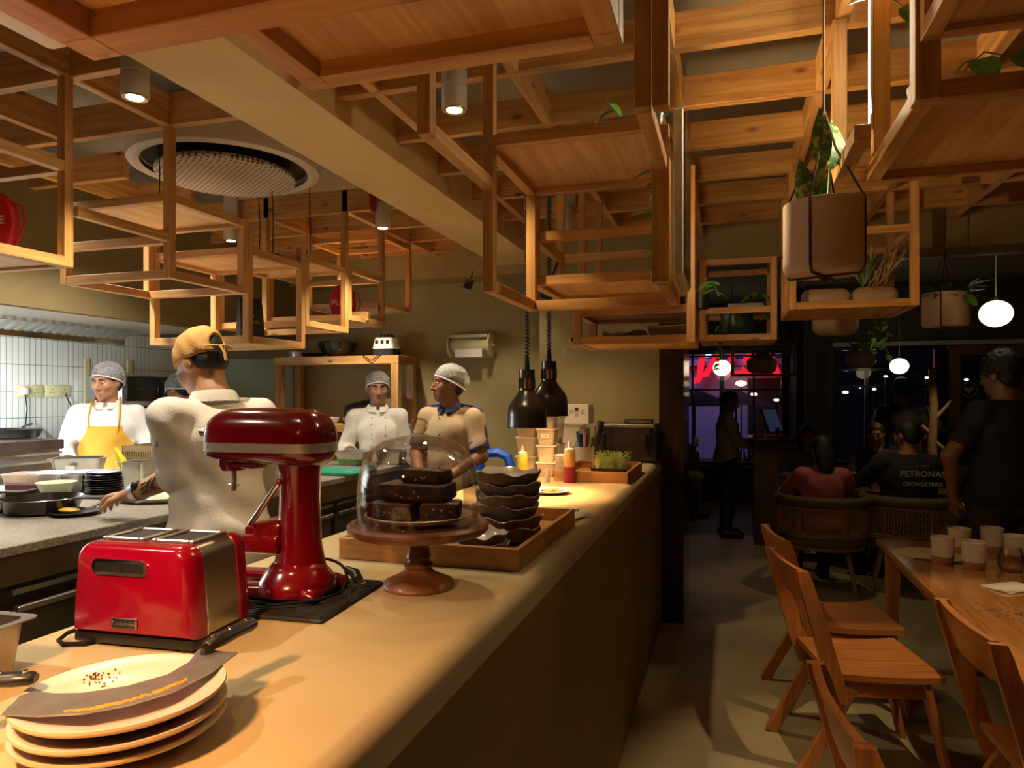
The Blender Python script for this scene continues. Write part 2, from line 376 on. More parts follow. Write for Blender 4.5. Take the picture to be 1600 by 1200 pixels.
# --- frames above the pass counter
gx0, gx1 = -.72, -.185
frame('deep pine box frame hanging low over the front end of the pass', (gx0, .12, 2.0), posts=[(gx0 + .02, .14, 2.0, 2.4, .045), (gx1, .14, 2.0, 2.4, .045), (gx0 + .02, .625, 2.0, 2.4, .045), (gx1, .625, 2.0, 2.4, .045)],
      boards=[(gx0 + .02, gx1, .14, .625, 2.03)], th=.045, **levels(.14, .625, (2.0, 2.36), gx0 + .02, gx1))
frame('pine box frame with a broad panel above the toaster and mixer', (gx0, .68, 2.17), posts=[(gx0, .69, 2.17, 2.735, .045), (gx1, .69, 2.17, 2.735, .045), (gx0, 1.11, 2.17, 2.735, .045), (gx1, 1.11, 2.17, 2.735, .045)],
      boards=[(gx0, gx1, .69, 1.11, 2.20)], th=.045, **levels(.69, 1.11, (2.17,), gx0, gx1))
y1_, y2_, y3_, y4_, y5_ = 1.60, 2.085, 2.58, 3.06, 3.55
frame('stepped pine frame with a pale high board and trailing pothos', (gx0, y1_, 1.93),
      posts=[(gx0, y1_, 2.25, 2.735), (gx0, y2_, 1.93, 2.735), (gx0, y3_, 1.93, 2.39), (gx1, y1_, 2.25, 2.735), (gx1 + .04, y1_, 2.25, 2.735), (gx1, y2_ - .03, 1.93, 2.286, .05), (gx1, y3_, 1.93, 2.39)],
      rx=[(gx0, gx1, y2_, 2.385), (gx0, gx1, y3_, 2.37), (gx0, gx1, y3_, 1.93)],
      ry=[(gx0, y1_, y2_, 2.25), (gx0, y2_, y3_, 1.93), (gx0, y2_, y3_, 2.37), (gx1, y1_, y2_, 2.25), (gx1, y2_, y3_, 1.93), (gx1, y2_, y3_, 2.37)],
      boards=[(gx0, gx1, y2_, y3_, 2.395)])
frame('pine shelf frame with an orange lit low board behind the stepped frame', (gx0, y3_, 2.03),
      posts=[(gx0, y4_, 2.03, 2.735), (gx1, y4_, 2.03, 2.735), (gx0, y3_ + .038, 2.03, 2.36)],
      boards=[(gx0, gx1, y3_ + .038, y4_, 2.05)], **levels(y3_ + .038, y4_, (2.03, 2.20), gx0, gx1))
frame('long open pine frame of four slim posts over the heat lamps', (gx0, y5_, 2.19), posts=[(gx0, y5_, 2.19, 2.735), (gx0, 4.03, 2.19, 2.735), (gx1, y5_ + .03, 1.84, 2.735), (gx1, 4.03, 2.19, 2.735)], **levels(y5_, 4.03, (2.19,), gx0, gx1))
frame('flat double pine tray frame with papers and a steel dish inside', (-.655, 3.12, 1.835), posts=[(-.655, 3.12, 1.835, 2.0), (gx1 + .03, 3.12, 1.835, 2.60), (-.655, 3.50, 1.835, 2.0), (gx1 + .03, 3.50, 1.835, 2.0)],
      boards=[(-.655, gx1 + .03, 3.12, 3.50, 1.84), (-.655, gx1 + .03, 3.12, 3.50, 1.985)], **levels(3.12, 3.50, (1.835, 1.965), -.655, gx1 + .03))
# --- frames on the dining side
frame('pine frame with the teal plant pot above the doorway', (-.145, 4.3, 1.93), posts=[(-.145, 4.3, 1.93, 2.41), (.25, 4.3, 1.93, 2.41), (-.145, 4.7, 1.93, 2.41), (.25, 4.7, 1.93, 2.41)],
      boards=[(-.145, .25, 4.3, 4.7, 1.935)], **levels(4.3, 4.7, (1.93, 2.09, 2.375), -.145, .25))
frame('pine frame holding two capsule planters beside the big hanging pot', (.31, 3.8, 2.04), posts=[(.31, 3.8, 2.04, 2.735), (.86, 3.8, 2.04, 2.735), (.31, 4.33, 2.04, 2.735), (.86, 4.33, 2.04, 2.735)],
      boards=[(.31, .86, 3.8, 4.33, 2.045)], **levels(3.8, 4.33, (2.04, 2.40), .31, .86))
frame('pine frame with the bright LED strip on its post', (.32, 1.72, 2.24), posts=[(.32, 2.31, 2.24, 2.735), (.41, 1.72, 2.24, 2.735, .05), (.405, 2.16, 2.276, 2.735, .042), (1.3, 1.72, 2.24, 2.735), (1.3, 2.31, 2.24, 2.735)],
      rx=[(.32, 1.3, 2.31, 2.24), (.41, 1.3, 1.72, 2.24)], ry=[(.32, 1.9, 2.31, 2.24), (.41, 1.72, 2.31, 2.24), (1.3, 1.72, 2.31, 2.24)], boards=[(.41, 1.3, 1.72, 2.31, 2.265)], th=.04)
frame('high pine frame with a pale panel next to the LED strip frame', (.41, 1.15, 2.36), posts=[(.41, 1.17, 2.36, 2.735), (1.3, 1.17, 2.36, 2.735), (.41, 1.67, 2.36, 2.735), (1.3, 1.67, 2.36, 2.735)],
      boards=[(.41, 1.3, 1.17, 1.67, 2.375)], **levels(1.17, 1.67, (2.36,), .41, 1.3))
frame('pine frame with small potted greens beside the glowing globe lamp', (1.72, 4.5, 1.98), posts=[(1.72, 4.5, 1.98, 2.735), (2.2, 4.5, 1.98, 2.735), (1.72, 4.9, 1.98, 2.735), (2.2, 4.9, 1.98, 2.735)],
      boards=[(1.72, 2.2, 4.5, 4.9, 1.985)], **levels(4.5, 4.9, (1.98, 2.4), 1.72, 2.2))
# ================================================================== CEILING FITTINGS
M['lampbody'] = plain('lamp_grey_white', (.50, .46, .40), .5, var=.08)
M['lampglow'] = emis('lamp_glow', (1, .82, .5), 30)
M['brass'] = plain('brass_ring', (.75, .55, .25), .25, 1)
LAMPS = [(-1.922, 1.881, 2.615, 'cylinder downlight on the kitchen lattice beside the plaster beam'), (-.931, 2.31, 2.62, 'cylinder downlight above the pass between two pine frames'),
         (-1.985, 3.777, 2.615, 'cylinder downlight under the plaster beam near the kitchen back'), (-3.09, 3.793, 2.615, 'cylinder downlight beyond the round ceiling unit over the cooking side'),
         (-.948, 4.218, 2.62, 'small cylinder downlight seen behind the slim posts over the pass')]
for (x, y, z, lb) in LAMPS:
    t = thing('ceiling_downlight', lb, 'ceiling light', (x, y, z), 0, 'cylinder downlights')
    MB().lathe([(0, .0), (.036, .0), (.043, .003), (.045, .006), (.045, .075), (.0425, .077), (.0425, .081), (.045, .083), (.045, .145), (0, .145)], 32).build('lamp_body', M['lampbody'], t)
    MB().lathe([(.028, -.001), (.033, -.003), (.041, -.003), (.042, 0), (.028, 0)], 32).build('trim_ring', M['brass'], t)
    MB().lathe([(0, -.002), (.0275, -.002), (.0275, 0), (0, 0)], 24).build('lamp_glass', M['lampglow'], t, label='glowing lens')
    MB().box(-.05, .05, -.01, .01, .145, 2.98 - z if abs(x) < 1.4 else 2.98 - z).build('mounting_bracket', M['lampbody'], t, 0)
# round ceiling air unit
M['acwhite'] = plain('ac_white', (.70, .64, .56), .5)
def perfmat():
    t = NT('perforated_panel'); t.set(Roughness=.5); tc = t.add('ShaderNodeTexCoord'); mp = t.add('ShaderNodeMapping'); mp.inputs['Scale'].default_value = (42, 42, 0); mp.inputs['Rotation'].default_value = (0, 0, .6)
    t.link(tc, 'Object', mp, 0); v = t.add('ShaderNodeTexVoronoi', i_Scale=1., i_Randomness=0.); t.link(mp, 0, v, 'Vector')
    r = t.add('ShaderNodeValToRGB'); r.color_ramp.interpolation = 'CONSTANT'; r.color_ramp.elements[0].color = (.12, .10, .08, 1); r.color_ramp.elements[1].position = .27; r.color_ramp.elements[1].color = (.70, .64, .56, 1)
    t.link(v, 'Distance', r, 0); t.link(r, 'Color', t.b, 'Base Color'); return t.m
M['perf'] = perfmat()
t = thing('round_air_conditioner', 'round white ceiling air conditioner with black ring and perforated disc', 'air conditioner', (-2.47, 3.00, 2.77))
MB().lathe([(.40, .0), (.43, -.012), (.458, .0), (.462, .02), (.462, .12), (0, .12), (0, .10), (.39, .10), (.40, .02)], 64).build('outer_ring', M['acwhite'], t)
MB().lathe([(0, .03), (.395, .03), (.395, .05), (0, .05)], 64).build('air_slot', M['black'], t, label='black air slot ring')
MB().lathe([(0, -.012), (.30, -.008), (.335, .0), (.34, .01), (.33, .028), (0, .028)], 64).build('grille_disc', M['perf'], t).location = (0, 0, -.045)
MB().box(-.25, .25, -.25, .25, .12, .2).build('housing', M['black'], t, 0)
for (x, y) in ((-.2, -.2), (.2, -.2), (.2, .2), (-.2, .2)): MB().cyl((x, y, .2), (x, y, .28), .006).build('hanger_rod', M['steel'], t)
# black support wires of the left frames
for x, y, z, lb in ((-2.6, yb + .25, 2.472, 'black wire pair above the high board in front of the air unit'), (-2.36, yc + .3, 2.36, 'black hanging wire crossing in front of the perforated disc'),
                    (-2.5, 3.3, 2.36, 'thin black wire above the low shelf frame behind the disc'), (-2.45, yd + .3, 2.402, 'thin black wire hanging beside the kitchen joists')):
    MB().tube([(0, 0, 0), (.004, .002, .2), (-.003, 0, .35), (0, 0, 3.0 - z)], .0025, 6).solo('hanging_wire', M['cord'], lb, 'wire', (x, y, z), 'black hanging wires')
# white casing by the front box frame
t = thing('white_casing', 'white plastic casing with a round cut-out beside the low box frame', 'casing', (-.775, .1, 2.012))
MB().box(0, .05, 0, .535, 0, .06, .008, 2).build('casing_body', M['whitep'], t)
MB().lathe([(.022, -.001), (.026, -.003), (.026, 0), (.022, 0)], 24, (.025, .40, 0)).build('knockout_ring', M['whitep'], t)
MB().box(.02, .03, .1, .11, .06, 1.0).box(.02, .03, .4, .41, .06, 1.0).build('hanger', M['steel'], t, 0)
# ================================================================== ON THE PASS COUNTER
def rrect(w, d, r, z, n=6, cx=0, cy=0):
    pts = []
    for (sx, sy, a0) in ((1, 1, 0), (-1, 1, PI / 2), (-1, -1, PI), (1, -1, 3 * PI / 2)):
        for k in range(n + 1):
            a = a0 + PI / 2 * k / n
            pts.append(Vector((cx + sx * (w / 2 - r) + r * math.cos(a), cy + sy * (d / 2 - r) + r * math.sin(a), z)))
    return pts
def pan(name, label, cat, loc, w, d, h, mat, rz=0, lip=.012, group=None, inner=None, taper=.8, lab=None, fillname=None, fillmat=None, fillz=.6, m2=None):
    t = thing(name, label, cat, loc, rz, group)
    r = min(w, d) * .16
    rings = [rrect(w * taper, d * taper, r, 0), rrect(w * taper + .004, d * taper + .004, r, .003), rrect(w, d, r, h - .003), rrect(w + 2 * lip, d + 2 * lip, r, h - .002), rrect(w + 2 * lip, d + 2 * lip, r, h),
             rrect(w - .002, d - .002, r, h), rrect(w * taper, d * taper, r, .004)]
    MB().loft(rings).build('body', mat, t)
    if fillname:
        k = taper + (1 - taper) * fillz
        MB().loft([rrect(w * (k - .02), d * (k - .02), r, h * fillz * .3), rrect(w * (k - .015), d * (k - .015), r, h * fillz), rrect(w * k * .4, d * k * .4, r * .4, h * fillz + .008)]).build(fillname, fillmat, t)
    return t
# ---- plates with the two-handled curved knife
PC = PZ(192, 1092, CT + .05)
for i in range(3):
    t = thing('dinner_plate', ['bottom plate of the cream stack with the curved knife', 'middle cream plate of the stack under the curved knife',
              'top cream plate specked with pepper under the curved knife'][i], 'plate', (PC.x + (.0, .003, -.002, .002)[i], PC.y + (0, -.002, .003, 0)[i], CT + .0175 * i), 0, 'cream plates under the curved knife')
    MB().lathe([(0, .002), (.063, .0), (.072, .003), (.100, .011), (.1215, .021), (.125, .025), (.124, .028)], 56).build('underside', M['clay'], t)
    MB().lathe([(.1242, .0275), (.1205, .0275), (.096, .019), (.072, .012), (0, .010)], 56).build('glazed_face', M['white'], t)
TZ = CT + .0175 * 2 + .0125
mb = MB(); rnd = random.Random(3)
for k in range(90):
    a = PZ(rnd.gauss(148, 18), rnd.gauss(1060, 7), TZ + .001); s = rnd.uniform(.0004, .0010)
    dr_ = math.hypot(a.x - PC.x, a.y - PC.y); zs = .010 + .002 * min(1, dr_ / .072) + max(0, dr_ - .072) * .29 - .0115
    if dr_ < .105: mb.box(a.x - PC.x - s, a.x - PC.x + s, a.y - PC.y - s, a.y - PC.y + s, zs, zs + s + .0006)
setp(mb.build('pepper_specks', plain('pepper_specks', (.12, .05, .02), .8), None, 0, (PC.x, PC.y, TZ - .001)), 'coarse pepper specks scattered on the top cream plate', 'pepper', None, 'stuff')
KZ = CT + .0175 * 2 + .0295
t = thing('mezzaluna_knife', 'curved two-handled steel blade with black handles lying across the plate stack', 'knife', (PC.x, PC.y, KZ))
def kp(u, v): p = PZ(u, v, KZ); return (p.x - PC.x, p.y - PC.y)
outer = [(2, 1119), (60, 1121), (130, 1117), (200, 1104), (270, 1083), (330, 1052), (371, 1022)]
inner = [(330, 1018), (309, 1017), (296, 1036), (262, 1056), (200, 1074), (130, 1085), (85, 1086), (55, 1082), (30, 1090)]
bd = MB().prism([kp(*p) for p in outer + inner], 0, .0022).build('blade', plain('blade_steel', (.34, .34, .35), .35, .7, .15, 25), t, 0)
mb = MB()
for k in range(300):
    s = rnd.uniform(0, 1) ** .8; i = s * 4; j = int(i); f_ = i - j
    o1 = [(100, 1116), (150, 1111), (200, 1100), (250, 1084), (292, 1066)]
    a, b = o1[j], o1[min(j + 1, 4)]; u = a[0] + (b[0] - a[0]) * f_; v = a[1] + (b[1] - a[1]) * f_ - rnd.uniform(0, 4) * (1 if s > .25 else .6)
    p = kp(u, v); mb.ell((p[0], p[1], .0022), (rnd.uniform(.0008, .0025), rnd.uniform(.0008, .0025), .001), 6, 4)
setp(mb.build('cheese_residue', plain('cheese_orange', (.75, .33, .03), .5), t), kind='stuff')
def handle(parent, p, q, r, nm='handle', up=None):
    p = Vector(p); q = Vector(q); d = q - p; pts = [p + d * s for s in (0, .06, .3, .6, .85, .97, 1)]
    o = MB().tube(pts, [r * .55, r * .85, r, r * .9, r * 1.05, r * .9, r * .4], 12, .72).build(nm, M['black'], parent)
    mb = MB()
    for s in (.15, .5, .85):
        c = p + d * s; mb.cyl(c + Vector((0, -.0005, r * .62)), c + Vector((0, -.0005, r * .80)), .0035, None, 10)
    mb.build('rivet', M['chrome'], o)
h1_ = PZ(322, 1010, KZ + .012) - Vector((PC.x, PC.y, KZ)); h2_ = PZ(396, 972, KZ + .022) - Vector((PC.x, PC.y, KZ))
handle(t, h1_, h2_, .0145)
handle(t, Vector((*kp(57, 1076), .014)), Vector((*kp(-55, 1082), .014)), .0135)
MB().cyl((h1_.x, h1_.y, 0), (h1_.x, h1_.y, .012), .009).build('tang', M['blackm'], t)
# ---- small steel pan
pan('steel_pan', 'small tapered steel insert pan beside the plate stack', 'pan', (-1.128, .785, CT + .0005), .105, .11, .088, M['steeld'], .05, .014)
# ---- toaster
t = thing('toaster', 'red two slice toaster with brushed steel flanks and a vent grille', 'toaster', (-1.002, .985, CT), math.radians(4))
W2 = .127
def tprof(y, g=1.0, z0=.022, z1=.182):
    """outline of the end cap in x-z: narrower at the top with round shoulders"""
    pts = []
    for k in range(9):
        a = PI / 2 * k / 8; pts.append((.118 - .026 + .026 * math.sin(a) , z1 - .03 + .03 * math.cos(a)))
    R = [(W2 * g, z0), (W2 * g, z0 + .03)] + [(x * g, z) for x, z in pts[::-1]]
    L = [(-x, z) for x, z in R[::-1]]
    return [Vector((x, y, z)) for x, z in R + L]
def tp(y, s): return [Vector((p.x * s, y, .1 + (p.z - .1) * s)) for p in tprof(0)]
for nm, ys in (('end_cap', [(-.018, .90), (-.012, .955), (-.003, .99), (.008, 1.0), (.022, 1.0)]), ('end_cap', [(.118, 1.0), (.132, 1.0), (.146, .985), (.152, .94)])):
    MB().loft([tp(y, s) for y, s in ys]).build(nm, M['red'], t, 50)
MB().loft([tp(.0221, .985), tp(.1179, .985)]).build('steel_shell', M['brushed'], t, 50)
MB().loft([tp(.0215, 1.004), tp(.0245, 1.004)]).build('trim_edge', M['chrome'], t, 50)
for x in (-.06, .045):
    q = MB()
    for a_ in ((x - .036, x - .026, .024, .119), (x + .042, x + .052, .024, .119), (x - .026, x + .042, .024, .031), (x - .026, x + .042, .112, .119)): q.box(*a_, .176, .187, .002, 1)
    q.build('slot_frame', M['steeld'], t, 30)
    MB().box(x - .0255, x + .0415, .0315, .1115, .1805, .1825).build('slot', M['rubber'], t, 0)
MB().box(-W2 + .004, W2 - .004, -.012, .147, .004, .0225, .004, 2).build('base', M['black'], t)
for x in (-.1, .1):
    for y in (.0, .13): MB().cyl((x, y, 0), (x, y, .006), .009).build('foot', M['rubber'], t)
vf = MB().loft([rrect(.112, .028, .012, 0), rrect(.112, .028, .012, .004)]).build('vent_grille', M['chrome'], t)
vf.location = (-.018, -.0185, .144); vf.rotation_euler = (PI / 2, 0, 0)
mb = MB()
for k in range(22): mb.box(-.0475 + k * .0045, -.0475 + k * .0045 + .0024, -.0085, .0085, .0037, .0048)
mb.build('vent_slats', M['black'], vf, 0)
bg = MB().box(-.026, .026, -.009, .009, 0, .003, .001, 1).build('name_badge', M['chrome'], t, 0); bg.location = (-.008, -.0195, .047); bg.rotation_euler = (PI / 2, 0, 0)
MB().box(-.0245, .0245, -.0076, .0076, .0028, .0034).build('badge_plate', M['black'], bg, 0)
text('KitchenAid', .0105, M['chrome'], bg, (0, 0, .0036), (0, 0, 0), .0003, bold=.0002)
pts = [(-.127, .03, .02), (-.15, -.0, .012), (-.148, -.02, .006), (-.125, -.032, .005), (-.09, -.02, .005), (-.07, .02, .0052)]
MB().tube(pts, .004, 8).build('power_cord', M['cord'], t)
# lever on the mixer side
MB().box(.03, .09, .152, .17, .12, .145, .004).build('lever', M['black'], t)
# ---- mat and stand mixer
ma, mb_, mc = PZ(398, 970, CT), PZ(497, 975, CT), PZ(592, 912, CT)
t = thing('rubber_mat', 'black ribbed rubber mat lying under the red stand mixer', 'mat', (-.90, 1.32, CT), math.radians(4))
MB().box(-.16, .135, -.145, .155, 0, .008, .003, 1).build('mat_base', M['rubber'], t)
mb = MB()
for k in range(24): mb.box(-.152, .128, -.137 + k * .0122, -.137 + k * .0122 + .006, .008, .0105)
mb.build('ribs', M['rubber'], t, 0)
t = thing('stand_mixer', 'deep red stand mixer with a steel band standing on a black mat', 'mixer', (-.905, 1.335, CT + .0106), math.radians(3)); t.scale = (1, 1, .945)
MXR = M['redd']; M['bandst'] = plain('band_steel', (.62, .60, .57), .32, .7)
def sup(x, hy, z0, z1, n=40, p=2.6, base=None):
    """closed superellipse ring at x between heights z0 and z1"""
    cz, hz = (z0 + z1) / 2, (z1 - z0) / 2; out = []
    for k in range(n):
        a = 2 * PI * k / n; ca, sa = math.cos(a), math.sin(a)
        out.append(Vector((x, hy * math.copysign(abs(ca) ** (2 / p), ca), cz + hz * math.copysign(abs(sa) ** (2 / p), sa))))
    return out
def halfring(x, hy, z0, z1, top, n=24, p=2.5):
    out = []
    for k in range(n + 1):
        a = PI * k / n; ca, sa = math.cos(a), math.sin(a)
        y = hy * math.copysign(abs(ca) ** (2 / p), ca); q = abs(sa) ** (2 / p)
        out.append(Vector((x, y, z0 + (z1 - z0) * q if top else z1 - (z1 - z0) * q)))
    return out
zb0, zb1 = .330, .352
xs = [(-.212, .034, .378), (-.209, .050, .401), (-.200, .060, .416), (-.18, .066, .426), (-.14, .070, .431), (-.08, .072, .432), (-.01, .072, .431), (.03, .069, .427), (.055, .061, .415), (.066, .049, .399), (.071, .030, .374)]
MB().loft([halfring(x, hy, zb1, zt, True) for x, hy, zt in xs]).build('head_cover', MXR, t, 50)
xb = [(-.2125, .031, .325), (-.209, .0465, .318), (-.20, .0565, .312), (-.18, .0635, .306), (-.14, .0695, .302), (-.06, .0715, .300), (0, .0695, .296), (.03, .064, .294), (.055, .055, .300), (.066, .043, .31), (.071, .027, .32)]
MB().loft([halfring(x, hy * .985, zz, zb0, False) for x, hy, zz in xb]).build('head_housing', MXR, t, 50)
MB().loft([[Vector((x, s * hy * 1.012, z)) for s, z in ((1, zb0 + .0005), (1, zb1 - .0005), (-1, zb1 - .0005), (-1, zb0 + .0005))] for x, hy, q in [(-.214, .030, 0)] + xs[1:-1] + [(.0725, .028, 0)]]).build('steel_band', M['bandst'], t, 50, label='polished steel band')
text('KitchenAid', .0105, M['blackm'], t, (-.165, -.0672, .341), (PI / 2, 0, math.radians(-6)), .0002)
MB().lathe([(.0, .0), (.026, .0), (.032, .012), (.036, .03), (0, .03)], 28, (-.168, 0, .282)).build('drive_hub', MXR, t)
MB().box(-.165, -.09, -.03, .03, .288, .31, .01).build('hub_gearcase', MXR, t)
sh = MB().cyl((-.168, 0, .232), (-.168, 0, .284), .0058, None, 14).build('beater_shaft', M['steeld'], t)
MB().cyl((-.182, 0, .246), (-.154, 0, .246), .002, None, 8).build('pin', M['steel'], sh)
MB().cyl((-.205, 0, .372), (-.232, 0, .372), .022, .020, 24).build('attachment_collar', MXR, t)
kb = MB().cyl((-.232, 0, .372), (-.252, 0, .372), .009, .011, 16).build('attachment_knob', M['steel'], t)
cols = [(.0, .062, .058, .0), (.035, .060, .055, .0), (.06, .054, .050, 0), (.10, .047, .046, 0), (.2, .044, .044, 0), (.25, .045, .046, 0), (.283, .047, .048, 0), (.292, .054, .051, -.006), (.302, .064, .054, -.014), (.312, .078, .058, -.024)]
def elring(cx, cy, a, b, z, n=36): return [Vector((cx + a * math.cos(2 * PI * k / n), cy + b * math.sin(2 * PI * k / n), z)) for k in range(n)]
MB().loft([elring(o_, 0, a, b, z + .02) for z, a, b, o_ in cols]).build('column', MXR, t, 60)
MB().loft([elring(.0, -.01, a, b, z) for z, a, b in ((.012, .082, .088), (.02, .084, .09), (.04, .078, .083), (.06, .064, .066), (.075, .052, .054))]).build('column_foot', MXR, t, 60)
for s in (-1, 1):
    MB().loft([sup(x, .024, z0, z1, 24) for x, z0, z1 in ((-.215, .004, .012), (-.21, .001, .024), (-.19, 0, .032), (-.05, 0, .036), (.05, 0, .034), (.075, .002, .026), (.08, .006, .016))]).build('base_leg', MXR, t, 50).location = (0, s * .058, 0)
for s in (-1, 1): MB().box(-.17, -.02, s * .05 - .012, s * .05 + .012, .10, .14, .008).build('bowl_arm', MXR, t)
MB().box(-.09, -.02, -.05, .05, .095, .17, .012).build('bowl_bracket', MXR, t)
lv = MB().cyl((-.085, -.058, .165), (-.02, -.052, .262), .0065, .0055, 12).build('lift_lever', M['chrome'], t)
MB().ell((-.018, -.052, .264), (.008, .008, .008), 12, 8).build('lever_tip', MXR, lv)
cb = [(math.cos(a) * .108 - .0, math.sin(a) * .112 - .018, .012 + .045 * max(0, math.sin(a)) + (.0 if a < 5 else .002)) for a in [2 * PI * k / 48 for k in range(48)]]
MB().tube(cb, .0035, 8, closed=True).build('power_cord', M['cord'], t)
pl = MB().tube([(.085, .05, .05), (.11, .045, .04), (.125, .03, .03)], [.006, .012, .012], 12).build('plug', M['black'], t)
for s in (-1, 1): MB().cyl((.126, .03 + s * .006, .03), (.142, .024 + s * .006, .025), .0022, None, 8).build('prong', M['chrome'], pl)
# ---- cake stand with dome
SX, SY_ = -.69, 1.49
t = thing('cake_stand', 'turned brown wooden pedestal cake stand on the pass counter', 'cake stand', (SX, SY_, CT))
MB().lathe([(0, 0), (.080, 0), (.083, .006), (.078, .016), (.055, .026), (.036, .036), (.030, .044), (.034, .050), (.034, .054), (.027, .060), (.025, .066), (.029, .071), (.026, .078), (.024, .095), (.032, .105), (.034, .112), (.03, .118), (.05, .126), (0, .128)], 48).build('pedestal', M['walnut'], t, 40)
MB().lathe([(0, .124), (.10, .124), (.155, .128), (.163, .136), (.164, .146), (.158, .152), (.146, .152), (.143, .148), (0, .148)], 64).build('top_plate', M['walnut'], t, 40)
DZ = CT + .1525
t = thing('glass_cloche', 'clear glass dome with a round knob over the brownies', 'cake dome', (SX, SY_, DZ))
po = [(.140, 0), (.142, .035), (.1415, .075), (.138, .11), (.129, .142), (.112, .168), (.085, .187), (.052, .197), (.027, .200), (.016, .204)]
pi_ = [(r - .003, z - .002 if z > .1 else z) for r, z in po]
MB().lathe(po[:] + [(.0, .204)] + [(0, .198)] + pi_[::-1][1:] + [(.137, 0), (.140, 0)], 64).build('dome', M['glass'], t, 60)
MB().lathe([(0, .203), (.013, .204), (.013, .208), (.019, .213), (.023, .221), (.023, .228), (.018, .237), (.009, .241), (0, .242)], 24).build('knob', glassmat('knob_glass', (.95, .88, .78), .16), t, 50)
t = thing('serving_plate', 'pale plate under the glass dome carrying the brownies', 'plate', (SX, SY_, DZ + .0002))
MB().lathe([(0, 0), (.07, 0), (.10, .006), (.122, .016), (.125, .019), (.122, .02), (.098, .010), (0, .006)], 48).build('dish', M['white'], t, 40)
def brownmat():
    t = NT('brownie'); t.set(Roughness=.7); tc = t.add('ShaderNodeTexCoord'); n = t.add('ShaderNodeTexNoise', i_Scale=70., i_Detail=4.); t.link(tc, 'Object', n, 0)
    r = t.add('ShaderNodeValToRGB'); e = r.color_ramp.elements; e[0].position = .35; e[0].color = (.012, .006, .004, 1); e[1].position = .62; e[1].color = (.05, .022, .012, 1)
    q = e.new(.74); q.color = (.16, .08, .04, 1); t.link(n, 0, r, 0); t.link(r, 0, t.b, 'Base Color')
    b = t.add('ShaderNodeBump', i_Strength=.7, i_Distance=.004); t.link(n, 0, b, 'Height'); t.link(b, 'Normal', t.b, 'Normal'); return t.m
M['brownie'] = brownmat(); M['brtop'] = plain('brownie_crust', (.10, .045, .022), .5, var=.35, vs=40, bump=.3, bs=80)
def brownie(x, y, z, w, d, h, rz, lb):
    t = thing('brownie', lb, 'brownie', (SX + x, SY_ + y, DZ + z), rz, 'brownies under the glass dome')
    rr = random.Random(int(abs(x * 1e4) + abs(y * 1e3))); a = []
    n = 28
    for zz_, s in ((0, .95), (h * .15, 1), (h * .8, 1.0), (h * .96, .97)):
        r = rrect(w * s, d * s, .008, zz_); a.append([p + Vector((rr.uniform(-.0015, .0015), rr.uniform(-.0015, .0015), rr.uniform(-.001, .001))) for p in r])
    MB().loft(a).build('crumb', M['brownie'], t, 60)
    MB().loft([[p + Vector((0, 0, h * .9)) for p in rrect(w * .97, d * .97, .008, 0)], [p + Vector((0, 0, h)) for p in rrect(w * .93, d * .93, .008, 0)]]).build('crust', M['brtop'], t, 60)
    mb = MB()
    for k in range(4):
        s = rr.choice((-1, 1)); q = rr.uniform(-.4, .4)
        mb.ell((w * q, -d / 2, rr.uniform(.2, .8) * h), (.003, .0012, .003), 8, 6)
    mb.build('nut_pieces', plain('nut', (.35, .20, .10), .6) if 'nutm' not in M else M['nutm'], t)
M['nutm'] = plain('nut_piece', (.35, .20, .10), .6)
brownie(-.042, -.038, .0125, .11, .07, .036, -.1, 'brownie slab lying in front on the plate under the dome')
brownie(.062, -.012, .0125, .09, .085, .038, .3, 'brownie chunk with nuts beside the front slab under the dome')
brownie(-.02, .058, .0125, .13, .06, .036, .1, 'brownie slab lying behind the front pieces under the dome')
brownie(-.005, .005, .0515, .165, .095, .038, .05, 'wide brownie resting across the lower pieces under the dome')
brownie(.012, .02, .0905, .105, .065, .030, -.08, 'small brownie on the very top of the heap under the dome')
# ---- wooden tray with napkins and bowls
TX0, TX1, TY0, TY1 = -1.02, -.505, 1.685, 2.36
t = thing('serving_tray', 'shallow wooden tray holding dark bowls and napkins behind the cake stand', 'tray', (TX0, TY0, CT))
tw, td = TX1 - TX0, TY1 - TY0
MB().box(.012, tw - .012, .012, td - .012, .003, .013).build('tray_bottom', M['tray'], t, 0)
MB().box(0, tw, 0, .014, 0, .058, .002, 1).build('side_panel', M['tray'], t, 0)
MB().box(0, tw, td - .014, td, 0, .058, .002, 1).build('side_panel', M['tray'], t, 0)
for x in (0, tw - .014): MB().box(x, x + .014, .0142, td - .0142, 0, .058, .002, 1).build('end_panel', M['trayy'], t, 0)
M['bowlbrown'] = plain('stoneware_brown', (.125, .075, .046), .55, var=.3, vs=30)
M['bowlglaze'] = plain('stoneware_glaze', (.58, .54, .49), .22, var=.15, vs=12, coat=.3)
